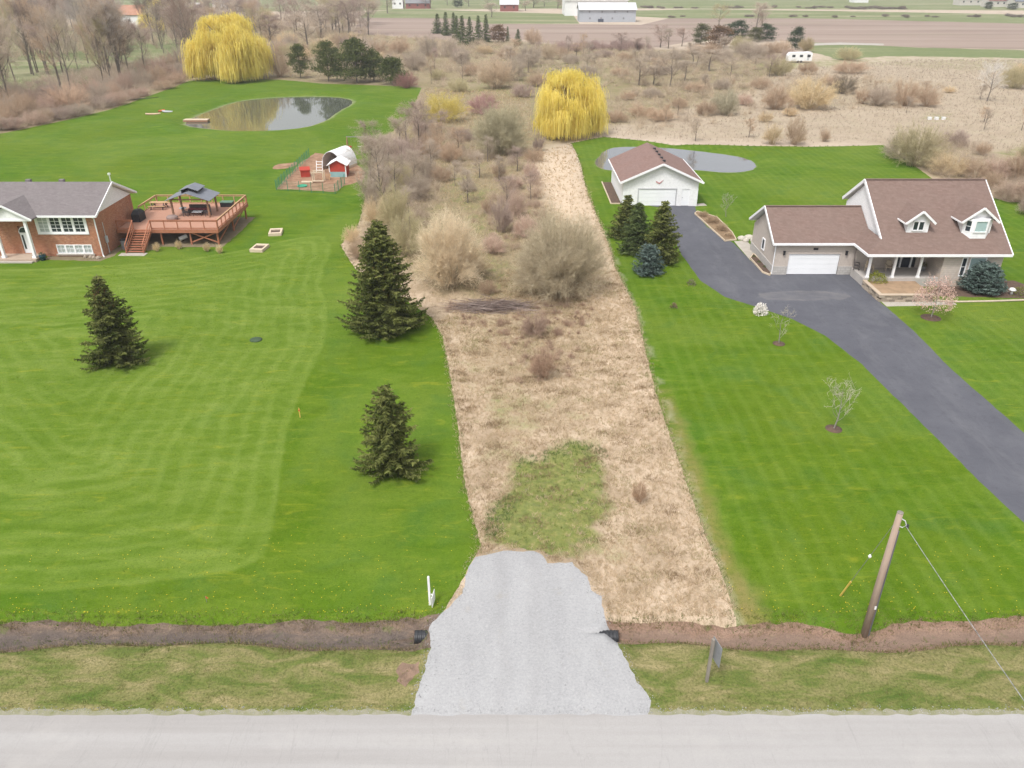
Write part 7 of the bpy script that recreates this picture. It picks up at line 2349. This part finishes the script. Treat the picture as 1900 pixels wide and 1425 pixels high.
R_LT = mat('pale_roof', (.55, .55, .56), (.48, .48, .5), .5)
far_house(243, 52, 56, 6.0, 4.2, 12, WHITE, R_OR, 'white house with an orange-brown roof behind the wood, next to the distant willow')
far_house(178, 50, 34, 5.5, 4.0, 11, W_CR, mat('grey_roof_far', (.22, .22, .23), (.18, .18, .19)), 'cream house with grey roof behind the wood')
far_house(112, 36, 44, 5.5, 5.0, 11, W_CR, R_OR, 'house with pale orange roof deep behind the wood')
far_house(172, 26, 50, 5.5, 5.0, 11, WHITE, R_OR, 'farthest orange-roofed house behind the wood')
far_house(352, 36, 36, 5, 3.5, 10, W_CR, R_LT, 'pale house half hidden right of the distant willow')
far_house(416, 22, 40, 5, 3.5, 10, WHITE, mat('slate_roof_far', (.16, .17, .2), (.13, .14, .17)), 'white house with slate roof beyond the pond willow')
far_house(945, 21, 34, 4.2, 6.0, 12, RBR, R_LT, 'dark red barn with a pale roof on the far pasture', 'barn', None, 'x', 2, 'red_barn')
far_house(775, 16, 44, 3.6, 3.0, 10, RBR, mat('grey_roof_far', (0, 0, 0)), 'low red brick farmhouse on the far pasture')
far_house(738, 16, 20, 6, 4, 9, WHITE, R_LT, 'white gabled farmhouse beside the low red one', 'house', None, 'y', 2)
far_house(1598, 5, 26, 5, 3, 12, WHITE, R_LT, 'lone white building on the far field road', 'building')
for px, py, wp, lab, mr in ((1800, 10, 40, 'white far house with pale roof among the roadside homes', R_LT), (1850, 13, 34, 'far house with a dull red roof among the roadside homes', mat('dull_red_roof', (.3, .12, .11), (.25, .1, .1))), (1896, 15, 30, 'far house with slate roof at the end of the roadside homes', MATS['slate_roof_far']), (1352, 0, 26, 'far house with slate roof on the field skyline', MATS['slate_roof_far']), (1438, -1, 40, 'far white house on the field skyline', R_LT), (1490, 0, 24, 'far grey house on the field skyline', MATS['grey_roof_far'])):
    far_house(px, py, wp, 4.5, 3.5, 11, W_CR, mr, lab)
x, y = G(1740, 222)
for i in range(3):
    solo('bee_hive', MB().box(x - 2 + i * 1.4, x - 1.4 + i * 1.4, y - .3, y + .3, 0, .45).box(x - 2.05 + i * 1.4, x - 1.35 + i * 1.4, y - .35, y + .35, .45, .5), WHITE, 'small white box on the green patch in the reedy meadow', 'box', (x - 1.6 + i * 1.4, y, 0), 'white boxes in the meadow')
# ------------------------------------------------------------------ haze: thin even air over the whole site
hm = bpy.data.materials.new('haze')
hm.use_nodes = True
ht = hm.node_tree
ht.nodes.clear()
ho = ht.nodes.new('ShaderNodeOutputMaterial')
hv = ht.nodes.new('ShaderNodeVolumePrincipled')
hv.inputs['Color'].default_value = (.88, .89, .92, 1)
hv.inputs['Density'].default_value = HAZE
hv.inputs['Anisotropy'].default_value = .1
ht.links.new(hv.outputs[0], ho.inputs['Volume'])
me = bpy.data.meshes.new('haze')
b = MB().box(-5990, 5990, -390, 8990, -2.0, 34)
me.from_pydata(b.v, [], b.f)
finish(me, hm)
o = bpy.data.objects.new('haze', me)
COL.objects.link(o)
o['kind'] = 'stuff'
